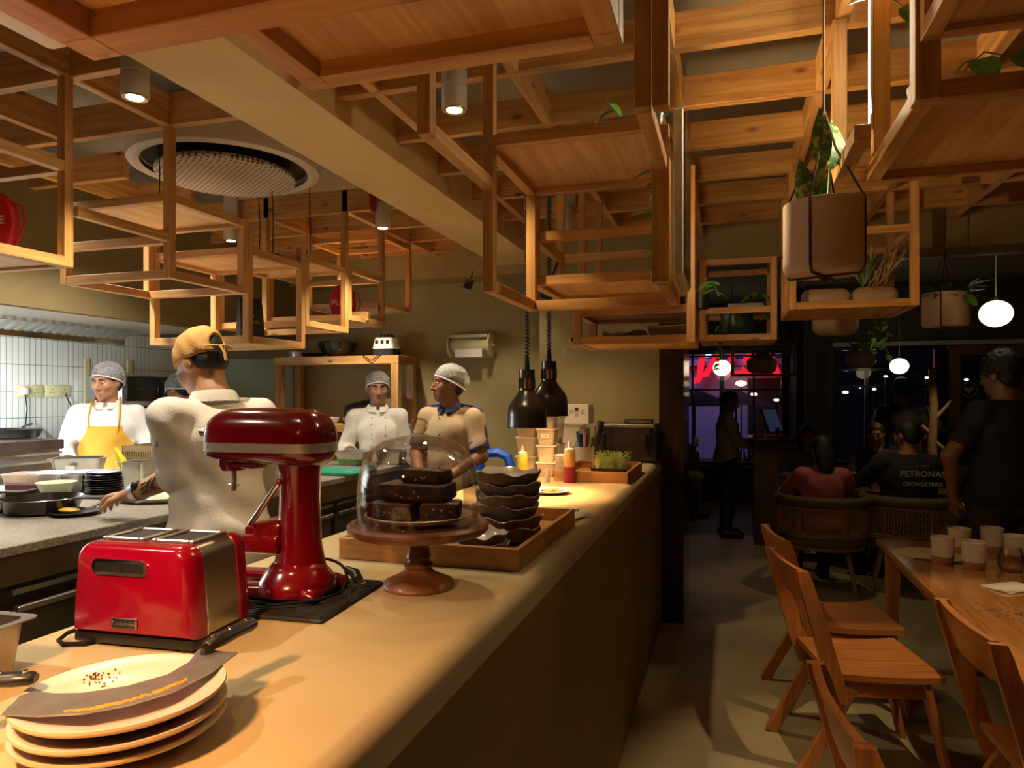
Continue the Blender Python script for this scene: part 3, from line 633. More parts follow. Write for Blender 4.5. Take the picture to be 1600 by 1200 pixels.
def bowl(label, loc, r, h, seed, group, tilt=0):
    t = thing('stoneware_bowl', label, 'bowl', loc, seed * 1.3, group); t.rotation_euler[0] = tilt
    f = lambda a, rr, z: 1 + .035 * (z / h) * math.sin(2 * PI * a * 3 + seed) + .03 * (z / h) * math.sin(2 * PI * a * 7 + 2 * seed)
    prof = [(0, 0), (r * .55, 0), (r * .72, h * .12), (r * .9, h * .5), (r * .97, h * .85), (r * .985, h)]
    def wob(mb):
        for v in mb.bm.verts:
            a = math.atan2(v.co.y, v.co.x); v.co.z += .0042 * (v.co.z / h) ** 2 * math.sin(3 * a + seed * 2) + .003 * (v.co.z / h) ** 2 * math.sin(8 * a)
        return mb
    wob(MB().lathe(prof, 56, fn=f)).build('bowl_body', M['bowlbrown'], t, 60)
    wob(MB().lathe([(r * .985, h), (r * .975, h * 1.04), (r * .95, h * 1.03), (r * .88, h * .6), (r * .6, h * .26), (0, h * .2)], 56, fn=f)).build('glazed_inside', M['bowlglaze'], t, 60)
BG = 'dark stoneware bowls on the tray'
bl = ['lowest dark bowl of the tall stack on the tray', 'second dark bowl from the bottom of the tall stack', 'third dark bowl from the bottom of the tall stack', 'fourth dark bowl from the bottom of the tall stack',
      'dark bowl directly beneath the top one of the tall stack', 'topmost dark bowl of the tall stack with grey glaze showing']
for i in range(6): bowl(bl[i], (-.625 + .004 * math.sin(i * 2), 1.98 + .005 * math.cos(i * 3), CT + .0135 + .0325 * i), .098, .046, i + 1, BG)
bowl('lower bowl of the short stack leaning at the tray front corner', (-.645, 1.785, CT + .0135), .082, .036, 11, BG)
bowl('upper bowl of the short stack with speckled grey glaze', (-.643, 1.787, CT + .041), .078, .034, 12, BG)
def napkin(label, loc, rz, n=3, w=.16, d=.11):
    t = thing('paper_napkin', label, 'napkin', loc, rz)
    for k in range(n):
        rr = random.Random(k + int(abs(loc[0]) * 100))
        q = MB().grid(lambda a, b: Vector((w * (a - .5), d * (b - .5), .004 + .004 * k + .004 * math.sin(5 * a + k) * math.cos(4 * b))), 8, 6)
        g = MB(); 
        bmesh.ops.solidify(q.bm, geom=q.bm.faces[:], thickness=.002)
        o = q.build('fold', M['paper'], t, 60); o.rotation_euler = (0, 0, rr.uniform(-.2, .2))
napkin('white folded paper napkins on the tray behind the mixer', (-.93, 1.80, CT + .013), .3, 4)
napkin('white crumpled napkins on the counter edge beside the tray end', (-.545, 2.50, CT), 1.2, 3, .17, .08)
MB().box(-.012, .012, -.11, .11, 0, .012, .003).solo('chopstick_sleeve', M['paper'], 'pale paper sleeve lying with the crumpled napkins by the tray', 'paper sleeve', (-.60, 2.56, CT + .0005), rz=-.35)
# ---- plate of food farther along
PP = PZ(860, 771, CT)
t = thing('food_plate', 'white plate of orange pasta waiting under the heat lamps', 'plate', (PP.x, PP.y, CT))
MB().lathe([(0, 0), (.05, 0), (.085, .012), (.09, .016), (.086, .018), (.06, .008), (0, .006)], 40).build('dish', M['white'], t, 40)
mb = MB(); rr = random.Random(5)
for k in range(40): mb.ell((rr.gauss(0, .022), rr.gauss(0, .022), .012 + rr.uniform(0, .008)), (rr.uniform(.005, .012), rr.uniform(.004, .009), .004), 8, 5)
setp(mb.build('pasta', plain('pasta_orange', (.72, .30, .05), .5, var=.4, vs=60), t), kind='stuff')
# ---- heat lamps
M['lampin'] = emis('heat_lamp_bulb', (1, .55, .2), 60)
def heat_lamp(label, x, y, z, s):
    t = thing('heat_lamp', label, 'heat lamp', (x, y, z), 0, 'black coil cord heat lamps'); t.scale = (s, s, s)
    MB().lathe([(.093, 0), (.0935, .003), (.0905, .004), (.089, .06), (.086, .09), (.078, .108), (.06, .132), (.042, .155), (.037, .168), (.034, .168), (.036, .15), (.055, .13), (.075, .105), (.083, .088), (.087, .03), (.091, 0)], 48).build('shade', M['blackm'], t, 40)
    MB().lathe([(.0345, .165), (.0345, .178), (.03, .178), (.03, .165)], 32).build('collar_ring', M['blackm'], t, 40)
    MB().lathe([(.0345, .222), (.036, .226), (.036, .262), (0, .264), (0, .222)], 32).build('collar_cap', M['blackm'], t, 40)
    mb = MB()
    for k in range(10):
        a = 2 * PI * k / 10; mb.bar((.0335 * math.cos(a), .0335 * math.sin(a), .176), (.0335 * math.cos(a), .0335 * math.sin(a), .224), .011, .004)
    mb.build('collar_ribs', M['blackm'], t, 0)
    MB().lathe([(0, .175), (.024, .175), (.024, .223), (0, .223)], 20).build('lamp_socket', plain('copper_socket' + str(s), (.80, .40, .20), .35, .8), t)
    MB().lathe([(0, .262), (.013, .262), (.013, .285), (.009, .318), (0, .318)], 16).build('strain_relief', M['black'], t)
    MB().ell((0, 0, .06), (.045, .045, .05), 20, 12).build('bulb', M['lampin'], t, label='glowing warm bulb')
    pts = []; L = (2.72 - z) / s - .318; n = int(L / .0165)
    for k in range(n * 10):
        a = 2 * PI * k / 10; pts.append((.0095 * math.cos(a), .0095 * math.sin(a), .318 + L * k / (n * 10)))
    MB().tube(pts, .0044, 6).build('coil_cord', plain('coil_cord' + str(s), (.10, .085, .065), .3, spec=.8), t, 60)
    MB().cyl((0, 0, .318), (0, 0, .318 + L), .006, None, 8).build('cord_core', M['black'], t)
    MB().lathe([(0, 0), (.045, 0), (.045, .02), (0, .02)], 20, (0, 0, .318 + L)).build('ceiling_plate', M['blackm'], t)
heat_lamp('black heat lamp on a coil cord hanging closer over the food plate', -.872, 3.04, 1.461, 1.0)
heat_lamp('second black heat lamp on a coil cord hanging farther along the pass', -.885, 3.50, 1.50, 1.08)
KF0 = .15
# ---- far end of the pass
M['pp'] = plasticclear('frosted_plastic', (.78, .66, .52), .55)
M['sauce'] = plain('orange_sauce', (.55, .16, .04), .5); M['mayo'] = plain('cream_sauce', (.75, .55, .36), .5); M['yel'] = plain('mustard_yellow', (.62, .40, .03), .4)
M['maroon'] = plain('beet_red', (.30, .01, .03), .4); M['lidw'] = plain('cloudy_lid', (.72, .62, .52), .5)
def tub(label, x, y, z, w, h, fill, fm):
    t = thing('storage_tub', label, 'food tub', (x, y, z), 0, 'frosted food tubs on the pass')
    MB().loft([rrect(w * .8, w * .8, .015, 0), rrect(w, w, .015, h - .004), rrect(w + .006, w + .006, .015, h - .003), rrect(w + .006, w + .006, .015, h)]).build('tub_body', M['pp'], t)
    MB().loft([rrect(w * .77, w * .77, .013, .003), rrect(w * (.77 + .18 * fill), w * (.77 + .18 * fill), .013, h * fill)]).build('contents', fm, t)
    MB().loft([rrect(w + .01, w + .01, .015, h), rrect(w + .01, w + .01, .015, h + .006), rrect(w * .8, w * .8, .015, h + .0065)]).build('lid', M['lidw'], t)
tx, ty = -1.10, 3.85
tub('lowest tub of the outer tub stack beside the yellow squeeze bottle', tx, ty, CT, .115, .10, .5, M['mayo'])
tub('middle tub of the outer tub stack beside the yellow squeeze bottle', tx, ty, CT + .1075, .115, .10, .25, M['mayo'])
tub('topmost tub with orange sauce right behind the closer heat lamp', tx, ty, CT + .215, .115, .075, .8, M['sauce'])
tx, ty = -.965, 3.78
tub('lowest tub of the inner tub stack next to the paper bowls', tx, ty, CT, .105, .075, .6, M['sauce'])
tub('second tub from the bottom of the inner tub stack', tx, ty, CT + .0825, .105, .085, .4, M['mayo'])
tub('labelled third tub from the bottom of the inner tub stack', tx, ty, CT + .175, .105, .085, .8, M['mayo'])
tub('topmost tub of the inner tub stack beneath the heat lamps', tx, ty, CT + .2675, .105, .09, .3, M['mayo'])
lt = MB().box(-.022, .022, -.0515, -.050, .03, .055).solo('paper_label', M['paper'], 'small white paper label stuck on the inner tub stack', 'label', (tx, ty - .003, CT + .185)); 
text('2:00', .018, M['maroon'], lt, (0, -.0522, .043), (PI / 2, 0, 0), .0002)
tx, ty = -.995, 4.06
tub('tall tub column base standing behind the inner tub stack', tx, ty, CT, .11, .16, .3, M['mayo'])
tub('upper tub of the rear column behind the inner tub stack', tx, ty, CT + .1675, .11, .15, .2, M['mayo'])
def squeeze(label, x, y, z, r, h, m1, m2, lv):
    t = thing('squeeze_bottle', label, 'squeeze bottle', (x, y, z))
    MB().lathe([(0, 0), (r, 0), (r, h * lv), (0, h * lv)], 24).build('sauce', m1, t)
    MB().lathe([(r * 1.0, h * lv + .0005), (r, h * .68), (r * .8, h * .74), (0, h * .74)], 24).build('upper_body', m2, t)
    MB().lathe([(0, h * .735), (r * .85, h * .735), (r * .85, h * .80), (r * .3, h * .83), (.004, h), (0, h)], 20).build('nozzle_cap', M['lidw'], t)
p = PZ(806, 741, CT); squeeze('yellow sauce squeeze bottle in front of the outer tub stack', -1.075, 3.66, CT, .028, .175, M['yel'], M['yel'], .5)
squeeze('squeeze bottle with beet red bottom half before the wooden box', -.785, 3.535, CT, .03, .215, M['maroon'], plain('amber_clear', (.72, .38, .12), .4), .38)
squeeze('tiny clear squeeze bottle squeezed between tubs and wooden box', -.90, 3.52, CT, .013, .085, M['lidw'], M['lidw'], .5)
t = thing('wooden_box', 'low wooden box with the tray of microgreens standing in it', 'box', (-.875, 3.57, CT))
bw, bd_ = .385, .62
MB().box(.012, bw - .012, .012, bd_ - .012, .0, .012).build('bottom', M['tray'], t, 0)
for y in (0, bd_ - .012): MB().box(0, bw, y, y + .012, 0, .056, .001, 1).build('side_panel', M['tray'], t, 0)
for x in (0, bw - .012): MB().box(x, x + .012, .0122, bd_ - .0122, 0, .056, .001, 1).build('end_panel', M['trayy'], t, 0)
for k in range(7):
    t = thing('paper_bowl', 'beige paper bowl ' + ['at the base of the nested bowls in the wooden box', 'second from the base of the nested paper bowls', 'third from the base of the nested paper bowls', 'at the middle of the nested paper bowls',
              'third from the top of the nested paper bowls', 'second from the top of the nested paper bowls', 'on top of the nested paper bowls in the wooden box'][k], 'bowl', (-.842, 3.665, CT + .0125 + k * .015), 0, 'nested beige paper bowls')
    MB().lathe([(0, 0), (.043, 0), (.05, .024), (.053, .026), (.053, .029), (.05, .029), (.045, .006), (0, .004)], 28).build('bowl', M['lidw'], t)
t = thing('microgreens_tray', 'black tray of fresh green microgreens in the wooden box', 'microgreens', (-.61, 3.80, CT + .0125))
MB().loft([rrect(.17, .25, .02, 0), rrect(.19, .27, .02, .05), rrect(.2, .28, .02, .052), rrect(.18, .26, .02, .052), rrect(.16, .24, .02, .03)]).build('tray', M['black'], t)
mb = MB(); rr = random.Random(9)
for k in range(270):
    x, y = rr.uniform(-.085, .085), rr.uniform(-.125, .125); h = rr.uniform(.055, .10); dx, dy = rr.gauss(0, .012), rr.gauss(0, .012)
    mb.tube([(x, y, .03), (x + dx * .5, y + dy * .5, .03 + h * .6), (x + dx, y + dy, .03 + h)], .0009, 3)
    a = rr.uniform(0, 6.3)
    for s in (-1, 1): mb.ell((x + dx + s * .004 * math.cos(a), y + dy + s * .004 * math.sin(a), .03 + h), (.0045, .0035, .0012), 6, 3)
setp(mb.build('greens', plain('microgreen', (.34, .42, .10), .5, var=.4, vs=60), t), kind='stuff')
t = thing('toaster_oven', 'small black glass fronted oven at the end of the pass', 'oven', (-.872, 4.70, CT))
MB().box(0, .415, .01, .31, .012, .262, .008).build('housing', M['blackm'], t)
MB().box(.012, .375, 0, .0095, .03, .235, .003, 1).build('glass_door', plain('oven_glass', (.03, .022, .018), .2, coat=.3), t)
MB().box(.0, .40, -.002, .0095, .238, .258, .002, 1).build('steel_trim', M['steel'], t)
MB().box(.06, .075, -.02, -.0, .08, .20, .003, 1).build('door_handle', M['black'], t)
MB().box(.34, .355, -.02, -.0, .08, .20, .003, 1).build('door_handle', M['black'], t)
for x in (.03, .385):
    for y in (.04, .28): MB().cyl((x, y, 0), (x, y, .013), .012).build('foot', M['rubber'], t)
t = thing('card_reader', 'flat grey device lying on top of the black oven', 'device', (-.68, 4.76, CT + .2625))
MB().box(0, .19, 0, .1, 0, .028, .004).build('case', M['black'], t); MB().box(.006, .184, -.001, 0, .006, .022).build('front_panel', M['steeld'], t, 0)
for x in (.025, .165): MB().cyl((x, -.003, .014), (x, 0, .014), .006).build('dial', M['black'], t)
t = thing('filling_machine', 'white countertop machine with sloped display and clear hopper beside the oven', 'machine', (-1.12, 4.62, CT))
MB().box(.0, .2, .02, .2, 0, .23, .01).build('stand', M['whitep'], t)
hd = MB().prism([(0, .0), (.19, 0), (.19, .075), (.175, .13), (0, .13)], 0, .24, Matrix(((0, 0, 1, 0), (1, 0, 0, 0), (0, 1, 0, .262), (0, 0, 0, 1)))).build('display_head', M['whitep'], t, 0)
hd.location = (-.015, -.005, 0)
MB().loft([rrect(.10, .12, .02, .09, cx=.1, cy=-.06), rrect(.21, .16, .02, .255, cx=.1, cy=-.02), rrect(.22, .17, .02, .26, cx=.1, cy=-.02)]).build('hopper', M['pp'], t)
text('Filler', .035, M['black'], hd, (.05, -.001, .345), (PI / 2, 0, 0), .0003)
for i, (x, z) in enumerate(((.125, .345), (.16, .36), (.16, .325), (.20, .345))): MB().box(x - .012, x + .012, -.003, 0, z - .01, z + .01).build('button', M['red'] if i == 1 else M['lampbody'], hd, 0)
t = thing('pepper_mill', 'dark turned wooden pepper mill in front of the black oven', 'pepper mill', (XatY(927, 4.40), 4.40, CT))
MB().lathe([(0, 0), (.036, 0), (.038, .02), (.032, .05), (.038, .08), (.04, .1), (.03, .118), (0, .12)], 24).build('body', plain('mill_wood', (.14, .035, .015), .25, coat=.5), t)
MB().cyl((.01, 0, .118), (.05, 0, .29), .022, .024, 16).build('head', plain('mill_dark', (.05, .02, .012), .3, coat=.4), t)
t = thing('utensil_cup', 'clear cup of kitchen tools behind the paper bowls', 'utensil cup', (-.86, 4.32, CT))
MB().lathe([(0, 0), (.05, 0), (.062, .13), (.06, .13), (.048, .004), (0, .004)], 28).build('cup', M['pp'], t)
for lb, m, a, h, r in (('green handled whisk standing in the clear tool cup', M['leaf'], 0, .19, .012), ('red handled tool standing in the clear tool cup', M['red'], 1.5, .2, .009),
                       ('blue grip scissors standing in the clear tool cup', plain('blue_grip', (.03, .10, .28), .4), 3., .22, .011), ('black marker pen standing in the clear tool cup', M['black'], 4.4, .21, .009)):
    t = thing('kitchen_tool', lb, 'tool', (-.86 + .02 * math.cos(a), 4.32 + .02 * math.sin(a), CT + .005), 0, 'tools in the clear cup')
    MB().tube([(0, 0, 0), (.012 * math.cos(a), .012 * math.sin(a), h * .5), (.03 * math.cos(a), .03 * math.sin(a), h)], [r * .5, r * .8, r], 10).build('grip', m, t)
t = thing('blue_bin', 'bright blue curved plastic bin behind the pass', 'bin', (XatY(775, 4.8), 4.8, KF0))
BZ = ZZ(707, XatY(775, 4.8), 4.8) - KF0
MB().lathe([(0, 0), (.12, 0), (.15, BZ - .14), (.158, BZ - .13), (.15, BZ - .12), (.11, BZ - .3), (0, BZ - .3)], 32).build('bin_body', plain('bin_blue', (.02, .12, .62), .4), t)
MB().tube([(-.13, 0, BZ - .14), (-.12, 0, BZ - .05), (-.06, 0, BZ - .005), (.02, 0, BZ), (.09, 0, BZ - .03), (.125, 0, BZ - .14)], .042, 12, .8).build('bin_handle', plain('handle_blue', (.02, .12, .62), .4), t)
# ================================================================== KITCHEN
def stone():
    t = NT('speckled_stone'); t.set(Roughness=.4); tc = t.add('ShaderNodeTexCoord'); n = t.add('ShaderNodeTexNoise', i_Scale=120., i_Detail=5.); t.link(tc, 'Object', n, 0)
    n2 = t.add('ShaderNodeTexNoise', i_Scale=5., i_Detail=4.); t.link(tc, 'Object', n2, 0)
    r = t.add('ShaderNodeValToRGB'); e = r.color_ramp.elements; e[0].position = .3; e[0].color = (.16, .14, .11, 1); e[1].position = .7; e[1].color = (.46, .42, .35, 1); t.link(n, 0, r, 0)
    r2 = t.add('ShaderNodeValToRGB'); r2.color_ramp.elements[0].color = (.65, .62, .58, 1); r2.color_ramp.elements[0].position = .35; r2.color_ramp.elements[1].position = .65; t.link(n2, 0, r2, 0)
    m = t.add('ShaderNodeMix', data_type='RGBA', blend_type='MULTIPLY'); m.inputs['Factor'].default_value = 1; t.link(r, 0, m, 6); t.link(r2, 0, m, 7); t.link(m, 2, t.b, 'Base Color'); return t.m
M['stone'] = stone(); WZ = 1.157; WX1, WX0 = -2.03, -3.5
t = thing('kitchen_worktop', 'long stone topped kitchen worktop with steel drawers facing the pass', 'worktop', (WX0, .6, 0))
ww = WX1 - WX0
MB().box(0, ww, 0, 3.65, WZ - .03, WZ, .003, 1).build('stone_top', M['stone'], t, 0)
MB().box(.03, ww - .012, .01, 3.64, WZ - .12, WZ - .0302).build('apron', plain('apron_brown_steel', (.16, .12, .07), .35, .6, .2, 5), t, 0)
MB().box(.03, ww - .05, .01, 3.94, .1, WZ - .1202).build('carcass', plain('carcass_dark', (.05, .045, .035), .4, .5), t, 0)
for k in range(4):
    y0 = .04 + k * .905
    d = MB().box(ww - .05, ww - .018, y0, y0 + .86, .16, WZ - .20, .004, 1).build('drawer_front', plain('drawer_steel%d' % k, (.14, .125, .10), .35, .8, .1, 6), t, 0)
    MB().box(ww - .02, ww + .004, y0 + .01, y0 + .85, WZ - .205, WZ - .185, .003, 1).build('handle_rail', M['steel'], d, 0)
    MB().box(ww - .02, ww - .006, y0, y0 + .86, WZ - .15, WZ - .135).build('upper_rail', M['steel'], t, 0)
for y in (.05, 3.58):
    for x in (.08, ww - .1): MB().cyl((x, y, 0), (x, y, .1), .025).build('foot', M['steel'], t)
MB().box(0, .40, 0, .72, 0, .006, .002, 1).solo('induction_hob', M['blackm'], 'flat black glass hob set on the near end of the stone worktop', 'hob', (-2.62, .9, WZ + .0003))
def wz(u, v): return PZ(u, v, WZ)
# frying pans
def frypan(label, c, r, h, ang, hl, group='black frying pans'):
    t = thing('frying_pan', label, 'frying pan', (c[0], c[1], c[2]), 0, group)
    MB().lathe([(0, 0), (r * .78, 0), (r * .86, .006), (r * .98, h), (r, h + .002), (r * .985, h + .003), (r * .84, .009), (0, .005)], 40).build('pan_body', M['blackm'], t, 40)
    c_, s_ = math.cos(ang), math.sin(ang)
    MB().tube([(r * .97 * c_, r * .97 * s_, h * .8), ((r + .05) * c_, (r + .05) * s_, h + .01), ((r + hl) * c_, (r + hl) * s_, h + .02)], [.007, .008, .011], 10, .6).build('pan_handle', M['black'], t)
    return t
fp = wz(66, 800); HANDP = PD(183, 778, 2.53)
ang = math.atan2(HANDP.y - fp.y, HANDP.x - fp.x)
t = frypan('deep black frying pan of red sauce held by the cook in the tan cap', (fp.x, fp.y, WZ + .0005), .14, .055, ang, .26)
MB().lathe([(0, .0), (.10, 0), (.117, .012), (.06, .022), (0, .026)], 24, (0, 0, .01)).build('food', plain('red_food', (.42, .08, .02), .5, var=.5, vs=50), t, label='red sauce')
fp = wz(118, 804)
t = frypan('small flat black pan with a folded yellow omelette on the stone worktop', (fp.x, fp.y, WZ + .0005), .088, .012, ang + 1.9, .07)
MB().ell((-.02, -.01, .017), (.045, .026, .010), 20, 10).build('omelette', plain('egg_yellow', (.78, .45, .03), .5, var=.25, vs=50), t)
fp = wz(-5, 798)
t = frypan('black pan with a pale yellow wrap cut off at the photo edge', (fp.x, fp.y, WZ + .0005), .10, .015, ang + 2.5, .12)
MB().ell((.03, .0, .022), (.05, .03, .014), 16, 8).build('wrap', plain('wrap_yellow', (.70, .55, .15), .6, var=.3, vs=40), t)
pan('sauce_tray', 'low steel tray behind the deep frying pan', 'tray', (*wz(18, 772).xy, WZ + .0005), .22, .16, .025, M['steeld'], .3)
# food box, bowl, steel pan, stacked plates
M['purple'] = plain('purple_cabbage', (.16, .04, .07), .6, var=.7, vs=60); M['greenc'] = plain('celadon_bowl', (.50, .55, .40), .35)
p = wz(48, 768)
bx = pan('food_box', 'clear plastic box of purple cabbage on the stone worktop', 'food box', (p.x, p.y, WZ + .0005), .19, .15, .085, M['pp'], .25, fillname='cabbage', fillmat=M['purple'])
p = wz(88, 776)
t = thing('prep_bowl', 'pale green bowl standing before the cabbage box', 'bowl', (p.x, p.y, WZ + .0005))
MB().lathe([(0, 0), (.04, 0), (.05, .01), (.078, .062), (.081, .065), (.078, .066), (.045, .012), (0, .008)], 32).build('bowl', M['greenc'], t)
p = wz(124, 768); pan('steel_insert', 'square steel insert pan between cabbage box and black plates', 'pan', (p.x - .02, p.y + .02, WZ + .0005), .12, .12, .085, M['steel'], .2)
p = wz(166, 770)
for k in range(9):
    t = thing('black_plate', ['bottom', 'second', 'third', 'fourth', 'middle', 'sixth', 'third topmost', 'second topmost', 'topmost'][k] + ' black plate of the stack beside the tall steel pan', 'plate', (p.x + random.uniform(-.004, .004), p.y + random.uniform(-.004, .004), WZ + .0005 + k * .0105), 0, 'stacked black plates')
    MB().lathe([(0, 0), (.06, 0), (.083, .012), (.086, .013), (.084, .015), (.06, .004), (0, .004)], 32).build('plate', M['blackm'], t)
p = wz(218, 772)
pan('tall_pan', 'tall tapered steel insert pan with the yellow bottle behind it', 'pan', (p.x, p.y, WZ + .0005), .115, .12, .15, M['steel'], .15, .016)
q = thing('squeeze_bottle', 'bright yellow bottle tip leaning out of the tall steel pan', 'squeeze bottle', (p.x - .01, p.y + .0, WZ + .012), .2); q.rotation_euler = (0, math.radians(-28), .3)
MB().tube([(0, 0, 0), (0, 0, .10), (0, 0, .17), (0, 0, .20), (0, 0, .225)], [.022, .022, .019, .012, .005], 16).build('bottle', plain('bright_yellow', (.75, .68, .02), .35), q)
p = wz(205, 742)
t = thing('perforated_crate', 'brown perforated crate behind the tall steel pan', 'crate', (p.x - .12, p.y + .05, WZ + .0005), .15)
def slotmat(name, c):
    t_ = NT(name); t_.set(Roughness=.6, Base_Color=C4(c)); return t_.m
cm = slotmat('crate_brown', (.20, .135, .05))
mb = MB(); mb.box(0, .34, 0, .24, 0, .006)
for (a, b) in (((0, 0), (.34, 0)), ((0, .234), (.34, .234)), ((0, 0), (0, .24)), ((.334, 0), (.334, .24))):
    dx, dy = b[0] - a[0], b[1] - a[1]; L = math.hypot(dx, dy)
    for (z0, z1) in ((0, .02), (.05, .058), (.088, .096), (.125, .16)):
        mb.box(a[0], a[0] + (dx or .006), a[1], a[1] + (dy or .006), z0, z1)
    n = int(L / .014)
    for k in range(n + 1):
        x, y = a[0] + dx * k / n, a[1] + dy * k / n; mb.box(x, x + .006, y, y + .006, .02, .125)
mb.build('crate_lattice', cm, t, 0)
p = wz(245, 745)
t = thing('red_can', 'small red tin with a white lid beside the cook in the tan cap', 'can', (p.x, p.y + .05, WZ + .0005))
MB().lathe([(0, 0), (.03, 0), (.03, .07), (0, .07)], 24).build('tin', M['red'], t); MB().lathe([(0, .0702), (.031, .0702), (.031, .085), (0, .085)], 24).build('lid', M['whitep'], t)
p = wz(250, 782)
t = thing('oval_platter', 'pale green oval platter under the hand of the cook in the tan cap', 'platter', (p.x, p.y, WZ + .0005), .5)
mb = MB().lathe([(0, 0), (.10, 0), (.13, .02), (.133, .022), (.129, .023), (.10, .006), (0, .005)], 40)
for v in mb.bm.verts: v.co.x *= 1.25
mb.build('platter', M['greenc'], t)
for lb, u, v, z, rz in (('pale blue flat lid resting over the cabbage box', 62, 742, .1, .2), ('second pale blue lid resting over the steel insert', 128, 738, .105, .35)):
    p = wz(u, 770)
    MB().loft([rrect(.20, .145, .02, 0), rrect(.205, .15, .02, .003), rrect(.20, .145, .02, .005)]).solo('box_lid', plasticclear('lid_blue%d' % u, (.55, .66, .78), .55), lb, 'lid', (p.x + .03, p.y + .05, WZ + z - .012), rz=rz)
# farther along the worktop, seen between mixer and dome
p = PZ(520, 742, WZ)
t = thing('cutting_board', 'green cutting board at the far side of the red mixer', 'cutting board', (p.x - .25, p.y - .05, WZ + .0003))
MB().box(0, .40, 0, .30, 0, .018, .006).build('board', plain('board_green', (.02, .32, .20), .5), t)
MB().box(.3, .36, .05, .12, .0182, .021, .002, 1).build('juice_mark', plain('board_green_light', (.10, .45, .30), .5), t)
for lb, x, y, w, d, h, fm in (('steel pan with greens behind the green cutting board', -2.33, 4.05, .2, .2, .09, M['leaf']), ('wide steel pan at the hands of the middle cook', -2.12, 4.18, .2, .16, .09, None), ('small steel pan next to the red mixer head', -2.42, 3.72, .12, .15, .10, None)):
    pan('steel_pan', lb, 'pan', (x, y, WZ + .0005), w, d, h, M['steel'], 0, fillname='filling' if fm else None, fillmat=fm)
M['bag'] = plasticclear('clear_bag', (.85, .85, .85), .5)
def bag(label, x, y, z, s, cm_):
    t = thing('plastic_bag', label, 'plastic bag', (x, y, z)); rr = random.Random(int(x * 100)); mb = MB()
    n = 20; rings = []
    for z_, r in ((0, .05), (.02, .075), (.06, .07), (.085, .03), (.095, .018), (.12, .04), (.14, .05)):
        rings.append([Vector((s * (r + rr.uniform(-.012, .012)) * math.cos(2 * PI * k / n), s * (r + rr.uniform(-.012, .012)) * math.sin(2 * PI * k / n), s * (z_ + (rr.uniform(-.012, .012) if z_ > .09 else 0)))) for k in range(n)])
    mb.loft(rings, True, False).build('bag', M['bag'], t, 20)
    MB().ell((0, 0, .045 * s), (.05 * s, .05 * s, .04 * s), 16, 10).build('contents', cm_, t)
bag('knotted clear bag of pink food before the middle cook', -1.93, 4.20, WZ + .09 * 0 + .0005, 1.35, plain('pink_food', (.75, .22, .18), .5, var=.4, vs=40))
bag('clear bag of yellow greens beside the pink food bag', -2.2, 4.42, WZ + .0005, 1.1, plain('yellow_food', (.70, .65, .30), .5, var=.4, vs=40))
# steel cooking range against the tiled wall
t = thing('cooking_range', 'steel cooking range with dark griddle top against the tiled wall', 'range', (-4.58, 1.05, 0))
MB().box(0, .62, 0, 2.25, .12, 1.28).build('body', M['steeld'], t, 0)
MB().box(-.0, .66, 0, 2.25, 1.2805, 1.34, .004, 1).build('griddle_top', plain('griddle', (.06, .035, .025), .4, .4, .4, 8), t, 0)
for z in (1.20, 1.25): MB().box(.621, .64, .0, 2.25, z, z + .014).build('trim_rail', M['chrome'], t, 0)
for k in range(2):
    d = MB().box(.621, .632, .06 + k * 1.1, 1.08 + k * 1.1, .25, 1.14, .003, 1).build('oven_door', M['steel'], t, 0)
    MB().cyl((.66, .12 + k * 1.1, 1.08), (.66, 1.02 + k * 1.1, 1.08), .01).build('handle', M['chrome'], d)
for y in (.05, 2.2):
    for x in (.06, .56): MB().cyl((x, y, 0), (x, y, .12), .03).build('foot', M['steel'], t)
frypan('black wok like pan on the griddle under the wall sockets', (-4.32, YatX(22, -4.3), 1.3405), .17, .055, 2.2, .2)
# wall sockets, trunking, microwave
M['sock'] = plain('socket_cream', (.72, .66, .36), .45); M['strip'] = plain('trunking_yellow', (.70, .64, .30), .5)
for lb, u0, u1, n in (('cream double wall socket with the white plug', 23, 66, 0), ('cream wall socket with the black cord', 70, 108, 1)):
    y0, y1 = YatX(u0, -4.6), YatX(u1, -4.6); zc = ZZ(611, -4.6, y0)
    t = thing('wall_socket', lb, 'socket', (-4.599, (y0 + y1) / 2, zc), 0, 'cream wall sockets'); w = y1 - y0
    MB().box(0, .012, -w / 2, w / 2, -.042, .042, .004).build('face_plate', M['sock'], t)
    for dy in (-w * .25, w * .25):
        o = MB()
        for (a, b) in ((0, .012), (-.012, -.01), (.012, -.01)): o.cyl((.012, dy + a, b), (.0128, dy + a, b), .004, None, 8)
        o.build('socket_holes', M['black'], t, 0)
    if n == 0: MB().box(.0125, .04, -w * .25 - .02, -w * .25 + .02, -.025, .025, .004).build('plug', M['whitep'], t)
    yy = -w * .25 if n == 0 else w * .2
    MB().tube([(.03, yy, -.02), (.035, yy + (.01 if n == 0 else .05), -.12), (.03, yy + (0 if n == 0 else .1), -.255)], .004, 6).build('cord', M['cord'], t)
for lb, u, v0, v1 in (('tall pale yellow wall strip behind the cook in the yellow apron', 135, 560, 632), ('short pale yellow wall strip above the microwave', 202, 563, 583)):
    y = YatX(u, -4.6); MB().box(0, .008, -.022, .022, 0, ZZ(v0, -4.6, y) - ZZ(v1, -4.6, y), .001, 1).solo('wall_strip', M['strip'], lb, 'wall strip', (-4.599, y, ZZ(v1, -4.6, y)), 'pale yellow strips on the tiles')
MX = -4.2; my0, my1 = YatX(194, MX), YatX(268, MX); mz0, mz1 = ZZ(637, MX, my0), ZZ(585, MX, my0)
t = thing('wall_shelf', 'thin cream shelf on the tiled wall carrying the microwave', 'shelf', (-4.599, my0 - .05, mz0 - .03))
